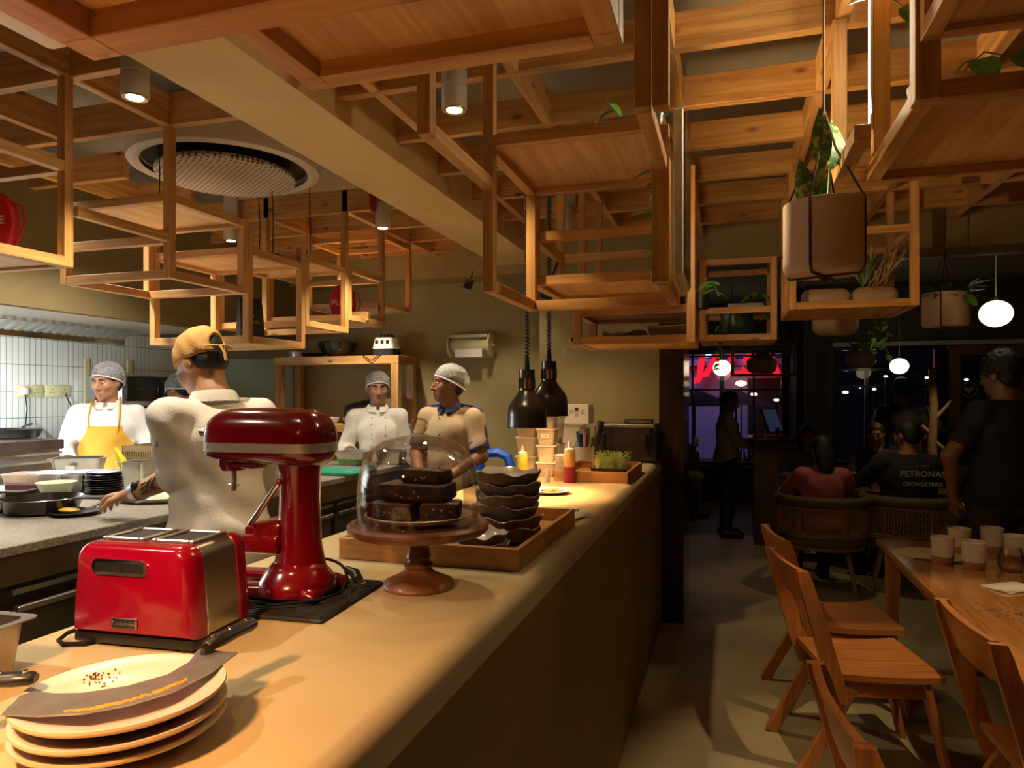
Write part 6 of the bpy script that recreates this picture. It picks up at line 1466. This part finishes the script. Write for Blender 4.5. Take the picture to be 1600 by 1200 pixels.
    if face:
        S.ell(hp(0, .070, -.100), np.array((.018, .014, .014)) * k, .02, Rh)
        S.cap(hp(-.036, .080, .024), hp(.036, .080, .024), .010 * k, None, .014).ell(hp(.037, .064, -.024), np.array((.022, .02, .024)) * k, .02, Rh).ell(hp(-.037, .064, -.024), np.array((.022, .02, .024)) * k, .02, Rh)
        S.ell(hp(.031, .098, .005), np.array((.017, .014, .012)) * k, .014, Rh, -1).ell(hp(-.031, .098, .005), np.array((.017, .014, .012)) * k, .014, Rh, -1)
        S.cap(hp(0, .088, .012), hp(0, .111, -.034), .0075 * k, .0115 * k, .012).cap(hp(-.011, .098, -.038), hp(.011, .098, -.038), .0085 * k, None, .008)
        S.cap(hp(-.02, .083, -.064), hp(.02, .083, -.064), .0065 * k, None, .006).cap(hp(-.015, .083, -.076), hp(.015, .083, -.076), .0075 * k, None, .006)
    for s_ in (1, -1): S.ell(hp(s_ * .074, -.010, -.004), np.array((.011, .021, .032)) * k, .012, Rh)
    def leg(S, sd, g=0., upto=2., kk=.05):
        hi_, kn, an = P['hip' + sd], P['kn' + sd], P['an' + sd]
        S.cap(hi_, kn, (.088 * b + g) * k, (.058 + g) * k, kk * k)
        if upto > 1: S.cap(kn, kn + (an - kn) * (upto - 1), (.058 + g) * k, (.040 + g) * k, kk * k)
    leg(S, 'R'); leg(S, 'L')
    for sd in 'RL':
        an = P['an' + sd]; S.cap(an, an + np.array((0, .0, -.03)) * k, .04 * k, .04 * k, .03).cap(an + np.array((0, -.03, -.045)) * k, an + np.array((0, .15, -.052)) * k, .035 * k, .03 * k, .03)
    def hand(sd, spec):
        wr, el = P['wr' + sd], P['el' + sd]
        d, n, curl = (nrm(wr - el), np.array((-1. if sd == 'R' else 1., 0, 0)), .45) if spec is None else (nrm(spec[0]), np.array(spec[1], float), spec[2])
        if spec is None and abs(np.dot(d, n)) > .9: n = np.array((0, 0, -1.))
        n = nrm(n - d * np.dot(n, d)); s_ = np.cross(d, n) * (1 if sd == 'L' else -1)   # towards the thumb
        if spec is not None and len(spec) > 3 and spec[3] < 0: s_ = -s_
        kn_ = wr + d * .085 * k
        for o_ in (-.027, -.009, .009, .027): S.cap(wr + s_ * o_ * .6 * k, kn_ + s_ * o_ * k, .0155 * k, .0125 * k, .012)
        for o_, L in ((.030, .070), (.010, .080), (-.011, .074), (-.030, .058)):
            a = kn_ + s_ * o_ * k; dd = d
            for seg, f in ((0, .45), (1, .32), (2, .25)):
                ang = curl * (.7 if seg == 0 else 1.); dd = nrm(dd * math.cos(ang) + n * math.sin(ang)) if seg == 0 else nrm(dd * math.cos(ang) + np.cross(np.cross(dd, n), dd) * math.sin(ang) if abs(np.dot(dd, n)) < .98 else dd * math.cos(ang) - d * math.sin(ang))
                q = a + dd * L * f * k; S.cap(a, q, (.0095 - .001 * seg) * k, (.0085 - .001 * seg) * k, .004); a = q
        a = wr + d * .02 * k + s_ * .022 * k; q = a + (d * .55 + s_ * .75 + n * .25) * .045 * k; S.cap(a, q, .014 * k, .0115 * k, .012); q2 = q + nrm(d * .9 + s_ * .15 + n * (.3 + curl * .5)) * .045 * k; S.cap(q, q2, .0105 * k, .008 * k, .005)
    hand('R', hands[0]); hand('L', hands[1])
    body = S.build('body', skin(sk), t, res)
    # ---------------- head parts
    if face:
        for s_ in (1, -1):
            e_ = MB().ell(hp(s_ * .031, .0815, .0055), (.0115 * k, .0085 * k, .0058 * k), 14, 10).build('eye', M['eyew'], t, 60)
            MB().ell(hp(s_ * .031, .0868, .0055), (.0048 * k, .0046 * k, .0050 * k), 10, 8).build('iris', M['black'], e_, 60)
            MB().tube([hp(s_ * .014, .0915, .024), hp(s_ * .030, .0920, .030), hp(s_ * .048, .080, .025)], [.0028, .0042, .002], 8).build('eyebrow', M['hair'], t, 60)
        MB().tube([hp(-.021, .087, -.066), hp(-.008, .0925, -.067), hp(0, .0918, -.0685), hp(.008, .0925, -.067), hp(.021, .087, -.066)], [.001, .0038, .0042, .0038, .001], 8).build('lips', plain('lips_%d' % len(bpy.data.materials), [c * f for c, f in zip(sk, (.62, .5, .55))], .5), t, 60)
    hs = SDF()
    if hair == 'cap': hs.ell(hp(0, -.014, .036), np.array((.0765, .0945, .087)) * k, .02, Rh).ell(hp(0, -.05, -.015), np.array((.062, .048, .05)) * k, .03, Rh)
    else: hs.ell(hp(0, -.016, .040), np.array((.081, .097, .088)) * k, .02, Rh).ell(hp(0, -.055, -.02), np.array((.068, .05, .06)) * k, .03, Rh)
    fcut = lambda o_, n_: (lambda X, Y, Z: (X - o_[0]) * n_[0] + (Y - o_[1]) * n_[1] + (Z - o_[2]) * n_[2])
    hs.ell(hp(0, .085, -.035), np.array((.066, .075, .085)) * k, .02, Rh, -1)
    if hair in ('hair', 'net', 'cap'):
        hs.clipfn(fcut(hp(0, -.02, -.062 if hair != 'cap' else -.035), Rh @ np.array((0, .35, -.94)))); hs.build('hair', M['hair'], t, max(res * .9, .005))
    elif hair == 'long':
        hs.ell(hp(0, -.06, -.06), np.array((.085, .06, .12)) * k, .03, Rh).ell(hp(0, -.075, -.15), np.array((.07, .04, .09)) * k, .03, Rh); hs.build('hair', M['hair'], t, res)
    elif hair == 'fuzzy':
        hs.ell(hp(0, -.02, .06), np.array((.10, .11, .095)) * k, .02, Rh); hs.noise = (.006, 90, 0); hs.clipfn(fcut(hp(0, -.02, -.07), Rh @ np.array((0, .35, -.94)))); hs.build('hair', M['hair'], t, res)
    if hair == 'net':
        N = SDF(); N.ell(hp(0, -.022, .046), np.array((.093, .112, .092)) * k, .02, Rh).ell(hp(0, -.085, .005), np.array((.06, .055, .06)) * k, .04, Rh)
        N.noise = (.002, 70, .5); N.clipfn(fcut(hp(0, .06, .042), Rh @ np.array((0, .42, -.907)))); nt = N.build('hairnet', M['net'], t, .006)
        ring = []
        for q in range(40):
            a = 2 * PI * q / 40; y = .006 + .105 * math.sin(a) - .03 * 0; x = .088 * math.cos(a)
            ring.append(hp(x, y - .024, .046 + (y - .084) * .463 - .006))
        MB().tube(ring, .0055 * k, 8, 1, True).build('elastic_band', M['netband'], nt, 60)
    if cap:
        N = SDF(); N.ell(hp(0, -.016, .045), np.array((.083, .101, .090)) * k, .02, Rh).ell(hp(0, .0, .02), np.array((.082, .098, .06)) * k, .02, Rh); N.noise = (.0022, 60, .7)
        N.clipfn(fcut(hp(0, .0, .012), Rh @ np.array((0, .12, -.99)))).ell(hp(0, -.125, .035), np.array((.032, .05, .036)) * k, .008, Rh, -1)
        cp = N.build('cap', cap, t, .005)
        MB().tube([hp(-.06, -.098, .018), hp(-.03, -.116, .016), hp(.0, -.121, .015), (hp(.03, -.116, .016)), hp(.06, -.098, .018)], .007, 8, .5).build('cap_strap', cap, cp, 60)
        MB().tube([hp(-.012, -.122, .016), hp(-.010, -.128, -.02), hp(-.012, -.124, -.05)], [.009, .008, .009], 8, .4).build('cap_tail', cap, cp, 60)
    # ---------------- clothing
    if top:
        G = SDF(); torso(G, .016, .045); arm(G, 'R', sl, sleeve, .02); arm(G, 'L', sl, sleeve, .02); G.noise = noise
        G.ell(P['pelvis'] - up * .03 * k, (np.array((.168, .130, .12)) * b + .02) * k, .05, T)
        nb = P['neck'] + up * .012 * k; G.clipfn(lambda X, Y, Z: np.minimum((X - nb[0]) * up[0] + (Y - nb[1]) * up[1] + (Z - nb[2]) * up[2], .12 * k - np.sqrt((X - nb[0]) ** 2 + (Y - nb[1]) ** 2 + 0 * Z) + 0 * Z) if True else 0)
        hz = P['pelvis'] - up * (hem if hem is not None else .06) * k
        G.clipfn(lambda X, Y, Z: np.minimum(-((X - hz[0]) * up[0] + (Y - hz[1]) * up[1] + (Z - hz[2]) * up[2]), .20 * k - np.sqrt((X - hz[0]) ** 2 + (Y - hz[1]) ** 2 + 0 * Z)))
        for sd in 'RL':
            a_, b_ = (P['el' + sd], P['wr' + sd]) if sleeve > 1 else (P['sh' + sd], P['el' + sd])
            f_ = sleeve - 1 if sleeve > 1 else sleeve; e_ = a_ + (b_ - a_) * f_; n_ = nrm(b_ - a_)
            G.clipfn((lambda e_, n_: lambda X, Y, Z: np.minimum((X - e_[0]) * n_[0] + (Y - e_[1]) * n_[1] + (Z - e_[2]) * n_[2], .075 * k - np.sqrt((X - e_[0]) ** 2 + (Y - e_[1]) ** 2 + (Z - e_[2]) ** 2)))(e_, n_))
        sh_ = G.build('shirt', top, t, res)
        for sd in 'RL':
            a_, b_ = (P['el' + sd], P['wr' + sd]) if sleeve > 1 else (P['sh' + sd], P['el' + sd])
            f_ = sleeve - 1 if sleeve > 1 else sleeve; e_ = a_ + (b_ - a_) * f_; n_ = nrm(b_ - a_); r_ = (.031 + sl if sleeve > 1 else .058) * k
            Mx = Vector(n_).to_track_quat('Z', 'Y').to_matrix()
            cuff = [[Vector(e_) + Vector(n_) * z + Mx @ Vector((rr_ * math.cos(2 * PI * q / 24), rr_ * math.sin(2 * PI * q / 24), 0)) for q in range(24)] for z, rr_ in ((-.055 * k, r_ * 1.06), (-.05 * k, r_ * 1.13), (.0, r_ * 1.15), (.006, r_ * 1.1), (.004, r_ * .9))]
            if collar: MB().loft(cuff, False, False).build('cuff', collar if stripe else top, t, 60)
        if collar:
            cr_ = []
            for q in range(37):
                a = PI / 2 + .16 + (2 * PI - .32) * q / 36; cr_.append((a, 0))
            rows = []
            for dz, r_ in ((-.02, .082), (.012, .078), (.04, .070), (.044, .073), (.024, .083), (.002, .090)):
                rows.append([Vector(P['neck'] + up * (dz - .015 - .018 * (math.sin(a) > .6)) * k + rt * r_ * math.cos(a) * k + fw * (r_ * math.sin(a) + (.012 if math.sin(a) > .8 else 0)) * k) for a, _ in cr_])
            MB().loft(rows, False, False, False).build('collar', collar, t, 60)
        if stripe:
            for sd in 'RL':
                q0 = P['neck'] * .62 + P['sh' + sd] * .38 + up * .045 * k; q1 = P['sh' + sd] + up * .077 * k; o_ = nrm(P['sh' + sd] - (P['shR'] + P['shL']) / 2)
                q2 = P['sh' + sd] + o_ * .068 * k - up * .02 * k; q3 = P['sh' + sd] * .5 + P['el' + sd] * .5 + o_ * .066 * k
                MB().tube([q0, q1, P['sh' + sd] + o_ * .05 * k + up * .055 * k, q2, q3], .016 * k, 10, .5).build('shirt_stripe', stripe, t, 60)
    if apron:
        A = SDF(); torso(A, .026, .07); A.ell(P['pelvis'] - np.array((0, 0, .18)) * k, np.array((.20, .165, .2)) * k, .06, T)
        A.noise = (.003, 22, 2.)
        zc = P['chest'][2] + .03 * k
        A.clipfn(lambda X, Y, Z: (P['waist'][1] + .03) - Y + 0 * X + 0 * Z).clipfn(lambda X, Y, Z: np.abs(X - P['chest'][0]) - (.105 + np.clip((P['chest'][2] - Z) * .6, 0, .07)) * k + 0 * Y)
        A.clip((0, 0, 1), zc).clip((0, 0, -1), -(P['pelvis'][2] - .38 * k))
        A.build('apron', apron, t, res)
        for s_ in (1, -1):
            MB().tube([P['chest'] + np.array((s_ * .085, .150, .025)) * k, P['chest'] + np.array((s_ * .09, .140, .09)) * k, P['neck'] + np.array((s_ * .085, .07, -.005)) * k, P['neck'] + np.array((s_ * .075, -.02, .035)) * k, P['neck'] + np.array((s_ * .06, -.09, .0)) * k], .017 * k, 10, .35).build('apron_strap', apron, t, 60)
    if pants:
        G = SDF(); G.ell(P['pelvis'] - up * .02 * k, (np.array((.170, .130, .13)) * b + .010) * k, .05, T); leg(G, 'R', .016, 1.93); leg(G, 'L', .016, 1.93); G.noise = (.003, 24, .3); G.build('trousers', pants, t, max(res, .007))
    if shoes:
        for sd in 'RL':
            an = P['an' + sd]; G = SDF(); G.cap(an + np.array((0, -.03, -.035)) * k, an + np.array((0, .155, -.045)) * k, .046 * k, .040 * k, .03).clip((0, 0, -1), -(an[2] - .082 * k)); G.build('shoe', shoes, t, .008)
    t['P'] = 0; del t['P']
    return t, P, (Hc, Rh, k, rt, fw, up)
M['eyew'] = plain('eye_white', (.62, .58, .52), .3)
W = lambda v: ('w', tuple(v))
KF = .15   # raised kitchen duckboard
MB().box(-4.6, CX0 + .019, -1.9, 5.6, 0.001, KF).struct('floor_kitchen', plain('kitchen_floor', (.16, .14, .11), .5, var=.1))
dark = plain('dark_trousers', (.02, .02, .025), .85); shoe = plain('black_shoes', (.012, .012, .012), .4)
tan = plain('tan_twill', (.56, .31, .085), .8, bump=.2, bs=150)
# cook in the tan cap
wl = PD(208, 772, 2.50); el_ = PD(286, 738, 2.43)
c0 = Vector((-1.745, 2.09, KF))
hd_ = Vector(HANDP) - wl
chef, P_, hd = person('cook in a white jacket and tan cap bending over the pan with tattooed forearm', c0, math.radians(68),
    J=dict(elL=W(el_), wrL=W(wl), elR=(.25, .07, 1.14), wrR=(.10, .26, 1.06)), H=1.71, sk=(.50, .26, .15), head=(16, -26, 0), head_off=(-.012, .055, -.02), top=M['cloth_white'], pants=dark, hair='cap', cap=tan, res=.0055, sleeve=1.22,
    build=1.04, sl=.026, noise=(.0048, 33, .4), hands=(None, ((-.3, .95, -.12), (0, .2, -1), .55)), shoes=shoe, collar=M['cloth_white'], hem=.22, lean=.10)
Rl = np.array(P_['wrL']); El = np.array(P_['elL']); dn = nrm(El - Rl)
wq = Vector(dn).to_track_quat('Z', 'Y').to_matrix(); wc = Vector(Rl + dn * .022)
wt = MB().loft([[wc + Vector(dn) * z + wq @ Vector((r * math.cos(2 * PI * q / 24), r * math.sin(2 * PI * q / 24), 0)) for q in range(24)] for z, r in ((-.012, .033), (-.012, .037), (.012, .0385), (.012, .034))], False, False).build('watch_band', M['steel'], chef, 60)
wd = Vector((-.4, -.6, .7)).normalized()
MB().ell(wc + wd * .038, (.019, .019, .019), 16, 10).build('watch_case', M['black'], wt, 60)
tt = MB(); rr = random.Random(8)
side = nrm(np.cross(dn, (0, 0, 1)))
for q in range(26):
    f = rr.uniform(.30, .62); ang_ = rr.uniform(-.7, .9); c_ = Vector(Rl + (El - Rl) * f); r_ = (.0285 + .0155 * f) * 1.045
    v1 = wq @ Vector((math.cos(ang_ + TATA), math.sin(ang_ + TATA), 0)) if 'TATA' in globals() else None
    if v1 is None:
        v1 = Vector((-.2, -.8, .15)).normalized(); v1 = (v1 + Vector((0, .3, .9)) * (ang_ * .5)).normalized(); v1 = (v1 - Vector(dn) * v1.dot(Vector(dn))).normalized()
    a = c_ + v1 * (r_ * 1.0); b_ = v1.cross(Vector(dn)); pts = [a + Vector(dn) * (.012 * s_ + rr.uniform(-.004, .004)) + b_ * rr.uniform(-.007, .007) for s_ in (-1, -.3, .3, 1)]
    pts = [c_ + Vector(dn) * (q_ - c_).dot(Vector(dn)) + ((q_ - c_) - Vector(dn) * (q_ - c_).dot(Vector(dn))).normalized() * (r_ * 1.0) for q_ in pts]; tt.tube(pts, [.0008, .0024, .002, .0008], 6)
setp(tt.build('tattoo', plain('tattoo_ink', (.10, .055, .045), .6), chef, 60))
pk = MB().box(-.003, .003, -.022, .022, -.016, .016).build('sleeve_patch', M['red'], chef, 0); pk.location = tuple(np.array(P_['shL']) * .6 + np.array(P_['elL']) * .4 + np.array((-.070, .0, .0)))
# cook in the yellow apron
yellow = plain('mustard_apron', (.62, .33, .03), .8, bump=.15, bs=120)
c = PD(168, 620, 4.62); 
person('smiling cook in a hairnet and mustard yellow apron by the tiled wall', (c.x, c.y, KF), math.radians(-141), J=dict(elR=(.255, -.02, 1.13), elL=(-.255, -.02, 1.13), wrR=(.19, .17, 1.02), wrL=(-.14, .22, 1.02)), H=1.66, sk=(.50, .24, .13), head=(-28, -8, 0),
       top=M['cloth_white'], pants=dark, hair='net', res=.007, sleeve=1.6, build=1.02, apron=yellow, shoes=shoe, collar=M['cloth_white'], noise=(.005, 24, 2.))
p = PZ(124, 746, WZ); pan('steel_pan', 'steel pan with a white tag in front of the yellow apron', 'pan', (p.x, p.y, WZ + .0005), .24, .18, .11, M['steel'], .6)
MB().box(-.022, .022, -.001, 0, .04, .075).solo('price_tag', M['paper'], 'white tag on the side of the steel pan before the apron', 'tag', (p.x + .055, p.y - .105, WZ), rz=.6)
# cook half hidden behind the tan cap cook
c = PD(289, 620, 5.4)
person('cook in a hairnet mostly hidden behind the cook in the tan cap', (c.x, c.y, KF), math.radians(100), J=dict(elR=(.25, .05, 1.12), elL=(-.24, .06, 1.13), wrR=(.16, .30, 1.06), wrL=(-.16, .30, 1.05)), H=1.62, sk=(.40, .19, .10), head=(-10, -25, 0), head_off=(0, .04, -.01), top=M['cloth_white'], pants=dark, hair='net', res=.009, sleeve=1.7, shoes=shoe, collar=M['cloth_white'])
# middle cook
c = PD(590, 620, 5.12)
tt_, P_, hd = person('cook in white with a grey hairnet standing before the pine shelf unit', (c.x, c.y, KF), math.radians(-150), J=dict(elR=(.24, -.02, 1.12), elL=(-.21, -.03, 1.13), wrR=(.17, .20, 1.08), wrL=(-.12, .20, 1.08)), H=1.62, sk=(.36, .17, .09), head=(4, -4, 0), top=M['cloth_white'], pants=dark, hair='net', res=.007, sleeve=1.45, build=.92, shoes=shoe, collar=M['cloth_white'], noise=(.005, 24, 3.))
mb = MB()
for q in range(5):
    for s_ in (-.05, .045): mb.ell(P_['chest'] + np.array((s_, .142, .10 - .075 * q)), (.006, .004, .006), 10, 6)
mb.build('jacket_buttons', M['lampbody'], tt_, 60)
# waiter in beige with blue collar
beige = plain('beige_shirt', (.46, .33, .20), .8, bump=.12, bs=120); blue = plain('navy_trim', (.03, .045, .14), .8)
c = PD(704, 620, 4.45)
wtr, P_, hd = person('waiter in a beige shirt with navy collar and sleeve stripes wearing a hairnet', (c.x, c.y, KF), math.radians(176), J=dict(elR=(.225, .06, 1.13), elL=(-.235, .03, 1.12), wrR=(.10, .25, 1.02), wrL=(-.10, .24, 1.0)), H=1.64, sk=(.26, .105, .05), head=(-44, 2, 0), head_off=(.0, .025, 0), top=beige, pants=dark, hair='net', res=.0065, sleeve=.82, build=.98, shoes=shoe, collar=blue, stripe=blue, noise=(.0035, 24, 1.))
mb = MB()
for q in range(4):
    z = P_['chest'] + np.array((0, .155, .10 - .1 * q)); mb.ell(z, (.006, .004, .006), 10, 6)
mb.build('buttons', M['black'], wtr, 60)
# ---- dining side figures
whs = plain('waiter_white', (.50, .48, .46), .8); navy = plain('dark_top', (.012, .012, .014), .85); pink = plain('pink_top', (.40, .10, .12), .8); khaki = plain('khaki_trousers', (.40, .29, .17), .85)
sk2 = (.24, .11, .06)
c = PD(1136, 620, 8.0)
person('waiter in a pale shirt and dark trousers standing at the host desk', (c.x, c.y, 0), math.radians(-80), J=dict(elR=(.21, .08, 1.12), elL=(-.21, .08, 1.12), wrR=(.16, .30, 1.08), wrL=(-.16, .30, 1.08)), H=1.66, sk=sk2, head=(0, -18, 0), top=whs, pants=dark, res=.011, sleeve=1.6, shoes=shoe)
c = Vector((-.82, 9.66, .0))
bn, P_, hd = person('guest in khaki trousers seated on the dark bench holding a phone', c, math.radians(-92), J=dict(elR=(.2, .1, .92), elL=(-.2, .1, .92), wrR=(.08, .30, .95), wrL=(-.1, .28, .9)), H=1.68, sk=sk2, head=(0, -20, 0), top=navy, pants=khaki, lower='sit', res=.012, shoes=shoe)
MB().box(-.035, .035, -.004, .004, -.07, .07, .003).solo('mobile_phone', M['whitep'], 'phone in the hand of the guest on the dark bench', 'phone', tuple(bn.matrix_basis @ Vector((.06, .41, 1.0))), rz=.3)
pk_, P_, hd = person('guest in a pink top seated with back turned in the cane chair', (c1.x, c1.y - .02, .0), math.radians(8), J=dict(elR=(.27, .14, .82), elL=(-.30, .14, .82), wrR=(.16, .38, .80), wrL=(-.2, .38, .80)), H=1.62, sk=(.30, .14, .08), head=(10, -12, 0), top=pink, pants=dark, lower='sit', hair='long', res=.010, sleeve=.7, shoes=shoe, build=1.1)
bl_, P_, hd = person('guest in a black top with white lettering seated with back turned', (c2.x, c2.y - .02, .0), math.radians(4), J=dict(elR=(.30, .12, .84), elL=(-.34, .16, .82), wrR=(.2, .38, .80), wrL=(-.2, .40, .80)), H=1.78, sk=(.30, .14, .08), head=(30, -12, 0), top=navy, pants=dark, lower='sit', res=.010, sleeve=.9, shoes=shoe, build=1.28)
lw_ = plain('white_print', (.50, .48, .44), .8)
def backtext(s, z, size, b=.0):
    o = text(s, size, lw_, bl_, (.05, P_['chest'][1] - .185 + (z - P_['chest'][2]) * -.0, z), (PI / 2, 0, math.radians(2)), .0006, bold=b); return o
zc = P_['chest'][2]
backtext('PETRONAS', zc + .045, .068, .0012); backtext('CROWDSTRIKE', zc - .035, .042, .0008); backtext('o  ineos', zc + .115, .030)
py_ = c1.y + 1.6
person('dim guest with glasses facing the camera across the cafe table', (XatY(1262, py_), py_, .0), math.radians(176), J=dict(wrR=(.1, .3, .8), wrL=(-.1, .3, .8), elR=(.24, .1, .8), elL=(-.24, .1, .8)), H=1.66, sk=sk2, head=(0, -5, 0), top=navy, pants=dark, lower='sit', hair='long', res=.012, shoes=shoe)
person('dim bearded guest facing the camera beside the lettered black top', (XatY(1368, py_), py_, .0), math.radians(170), J=dict(wrR=(.1, .3, .8), wrL=(-.1, .3, .8), elR=(.24, .1, .8), elL=(-.24, .1, .8)), H=1.70, sk=sk2, head=(0, -5, 0), top=navy, pants=dark, lower='sit', res=.012, shoes=shoe)
for x in (XatY(1262, py_), XatY(1368, py_)):
    t = thing('bench_stool', 'dark stool under the dim guest ' + ('with glasses' if x < XatY(1300, py_) else 'with a beard') + ' across the cafe table', 'stool', (x, py_, 0)); MB().lathe([(0, .38), (.2, .38), (.2, .43), (0, .43)], 28).build('seat', M['darkwood'], t)
    for a in range(4): MB().cyl((.15 * math.cos(a * PI / 2), .15 * math.sin(a * PI / 2), 0), (.13 * math.cos(a * PI / 2), .13 * math.sin(a * PI / 2), .385), .018).build('leg', M['darkwood'], t)
c = PD(1409, 620, 7.4)
person('guest in black standing with back turned before the second window', (c.x, c.y, 0), math.radians(4), H=1.80, sk=sk2, head=(0, -4, 0), top=navy, pants=dark, res=.011, sleeve=.8, shoes=shoe, build=.92)
c = PD(1412, 620, 8.15)
person('guest in a white shirt half hidden behind the black figure at the window', (c.x, c.y, 0), math.radians(-8), J=dict(shR=(.21, -.008, 1.365), shL=(-.21, -.008, 1.365), elR=(.38, .1, 1.2), elL=(-.30, 0, 1.11), wrR=(.5, .3, 1.2), wrL=(-.30, .08, .9)), H=1.74, sk=sk2, head=(0, 0, 0), top=whs, pants=dark, res=.012, sleeve=.8, shoes=shoe, build=1.5)
c = PD(1572, 620, 4.35)
person('tall guest in black standing behind the long table near the timber door', (c.x, c.y + .02, 0), math.radians(25), J=dict(elL=(-.33, .02, 1.13), wrL=(-.26, .08, .88), elR=(.3, 0, 1.12)), H=1.86, sk=sk2, head=(15, -6, 0), top=navy, pants=plain('brown_trousers', (.035, .024, .018), .9), hair='fuzzy', res=.009, sleeve=.75, shoes=shoe, build=1.22)
# ================================================================== LIGHT
def light(name, kind, loc, energy, col, size=.05, spot=None, aim=None, blend=.4, sy=None, spread=None):
    l = bpy.data.lights.new(name, kind); l.energy = energy; l.color = col
    if kind == 'AREA':
        l.size = size
        if sy: l.shape = 'RECTANGLE'; l.size_y = sy
        if spread: l.spread = spread
    else: l.shadow_soft_size = size
    if kind == 'SPOT': l.spot_size = math.radians(spot); l.spot_blend = blend
    o = bpy.data.objects.new(name, l); COL.objects.link(o); o.location = loc
    if aim is not None: o.rotation_euler = (Vector(aim) - Vector(loc)).to_track_quat('-Z', 'Y').to_euler()
    return o
WARM = (1, .70, .36); KW = (1, .84, .60); AMB = (1, .47, .17); COOL = (.86, .95, 1)
for i, (x, y, z, lb) in enumerate(LAMPS):
    light('downlight_or_fill', 'SPOT', (x, y, z - .02), (27 if x > -1.5 and y < 3 else 58 if y < 3 else 26 if x < -3 else 40 if x > -1.5 else 66), KW if x < -1.5 else WARM, .03, 66 if x < -3 else 105, (x, y, 0), .7)
# further downlights without fittings, some added only to brighten back wall and guests
for x, y, e_ in ((-1.0, .85, 9), (-1.85, .55, 70), (-2.75, 4.75, 75), (-1.75, 4.9, 25)):
    light('downlight_or_fill', 'SPOT', (x, y, 2.62), e_, KW if x < -1.5 else WARM, .03, 105, (x, y, 0), .6)
for x, y, e_, sp in ((.95, 2.75, 78, 62), (.8, .6, 40, 72), (1.0, 6.1, 14, 62), (2.0, 7.6, 30, 62), (.45, 4.3, 10, 50), (1.9, 3.6, 14, 60), (.2, 7.2, 10, 60)):  # no fittings; spots over the far guests are added fill
    light('downlight_or_fill', 'SPOT', (x, y, 2.62), e_, WARM, .02, sp, (x, y, 0), .35)
# heat lamps
light('heat_bulb', 'SPOT', (-.872, 3.04, 1.50), 420, AMB, .04, 112, (-.872, 3.04, 0), .5)
light('heat_bulb', 'SPOT', (-.885, 3.50, 1.545), 420, AMB, .04, 112, (-.885, 3.50, 0), .5)
light('heat_bulb', 'SPOT', (-.80, .22, 1.9), 56, AMB, .05, 125, (-.86, .34, 1.1), .5)
# kitchen hood daylight tube
light('hood_tube', 'AREA', (-4.15, 2.4, 1.97), 230, COOL, .12, aim=(-4.6, 2.4, 1.62), sy=3.6)
light('kitchen_fill', 'AREA', (-3.15, 2.72, 2.70), 32, (1, .95, .86), .12, aim=(-3.15, 2.72, 0), sy=1.2, spread=math.radians(120))  # unseen overhead fill added to whiten the cooks, no fitting
# LED strip, globes, outdoors
light('led_glow', 'AREA', (-.14, 2.555, 2.26), 7, (1, .66, .30), .02, aim=(.6, 2.75, 2.30), sy=.38)
light('led_glow', 'AREA', (.36, 2.14, 2.66), 4.5, (1, .84, .55), .03, aim=(-.6, 1.4, 2.6), sy=.55)
light('street_wash', 'AREA', (-1.5, 16.5, 5), 60, (.55, .45, 1), 3, aim=(0, 20, 1.5))
w = bpy.data.worlds.new('night'); SC.world = w; w.use_nodes = True
w.node_tree.nodes['Background'].inputs[0].default_value = (1, .72, .42, 1); w.node_tree.nodes['Background'].inputs[1].default_value = .006
SC.view_settings.view_transform = 'Standard'; SC.view_settings.look = 'None'; SC.view_settings.exposure = .42; SC.view_settings.gamma = 1; SC.view_settings.use_curve_mapping = False
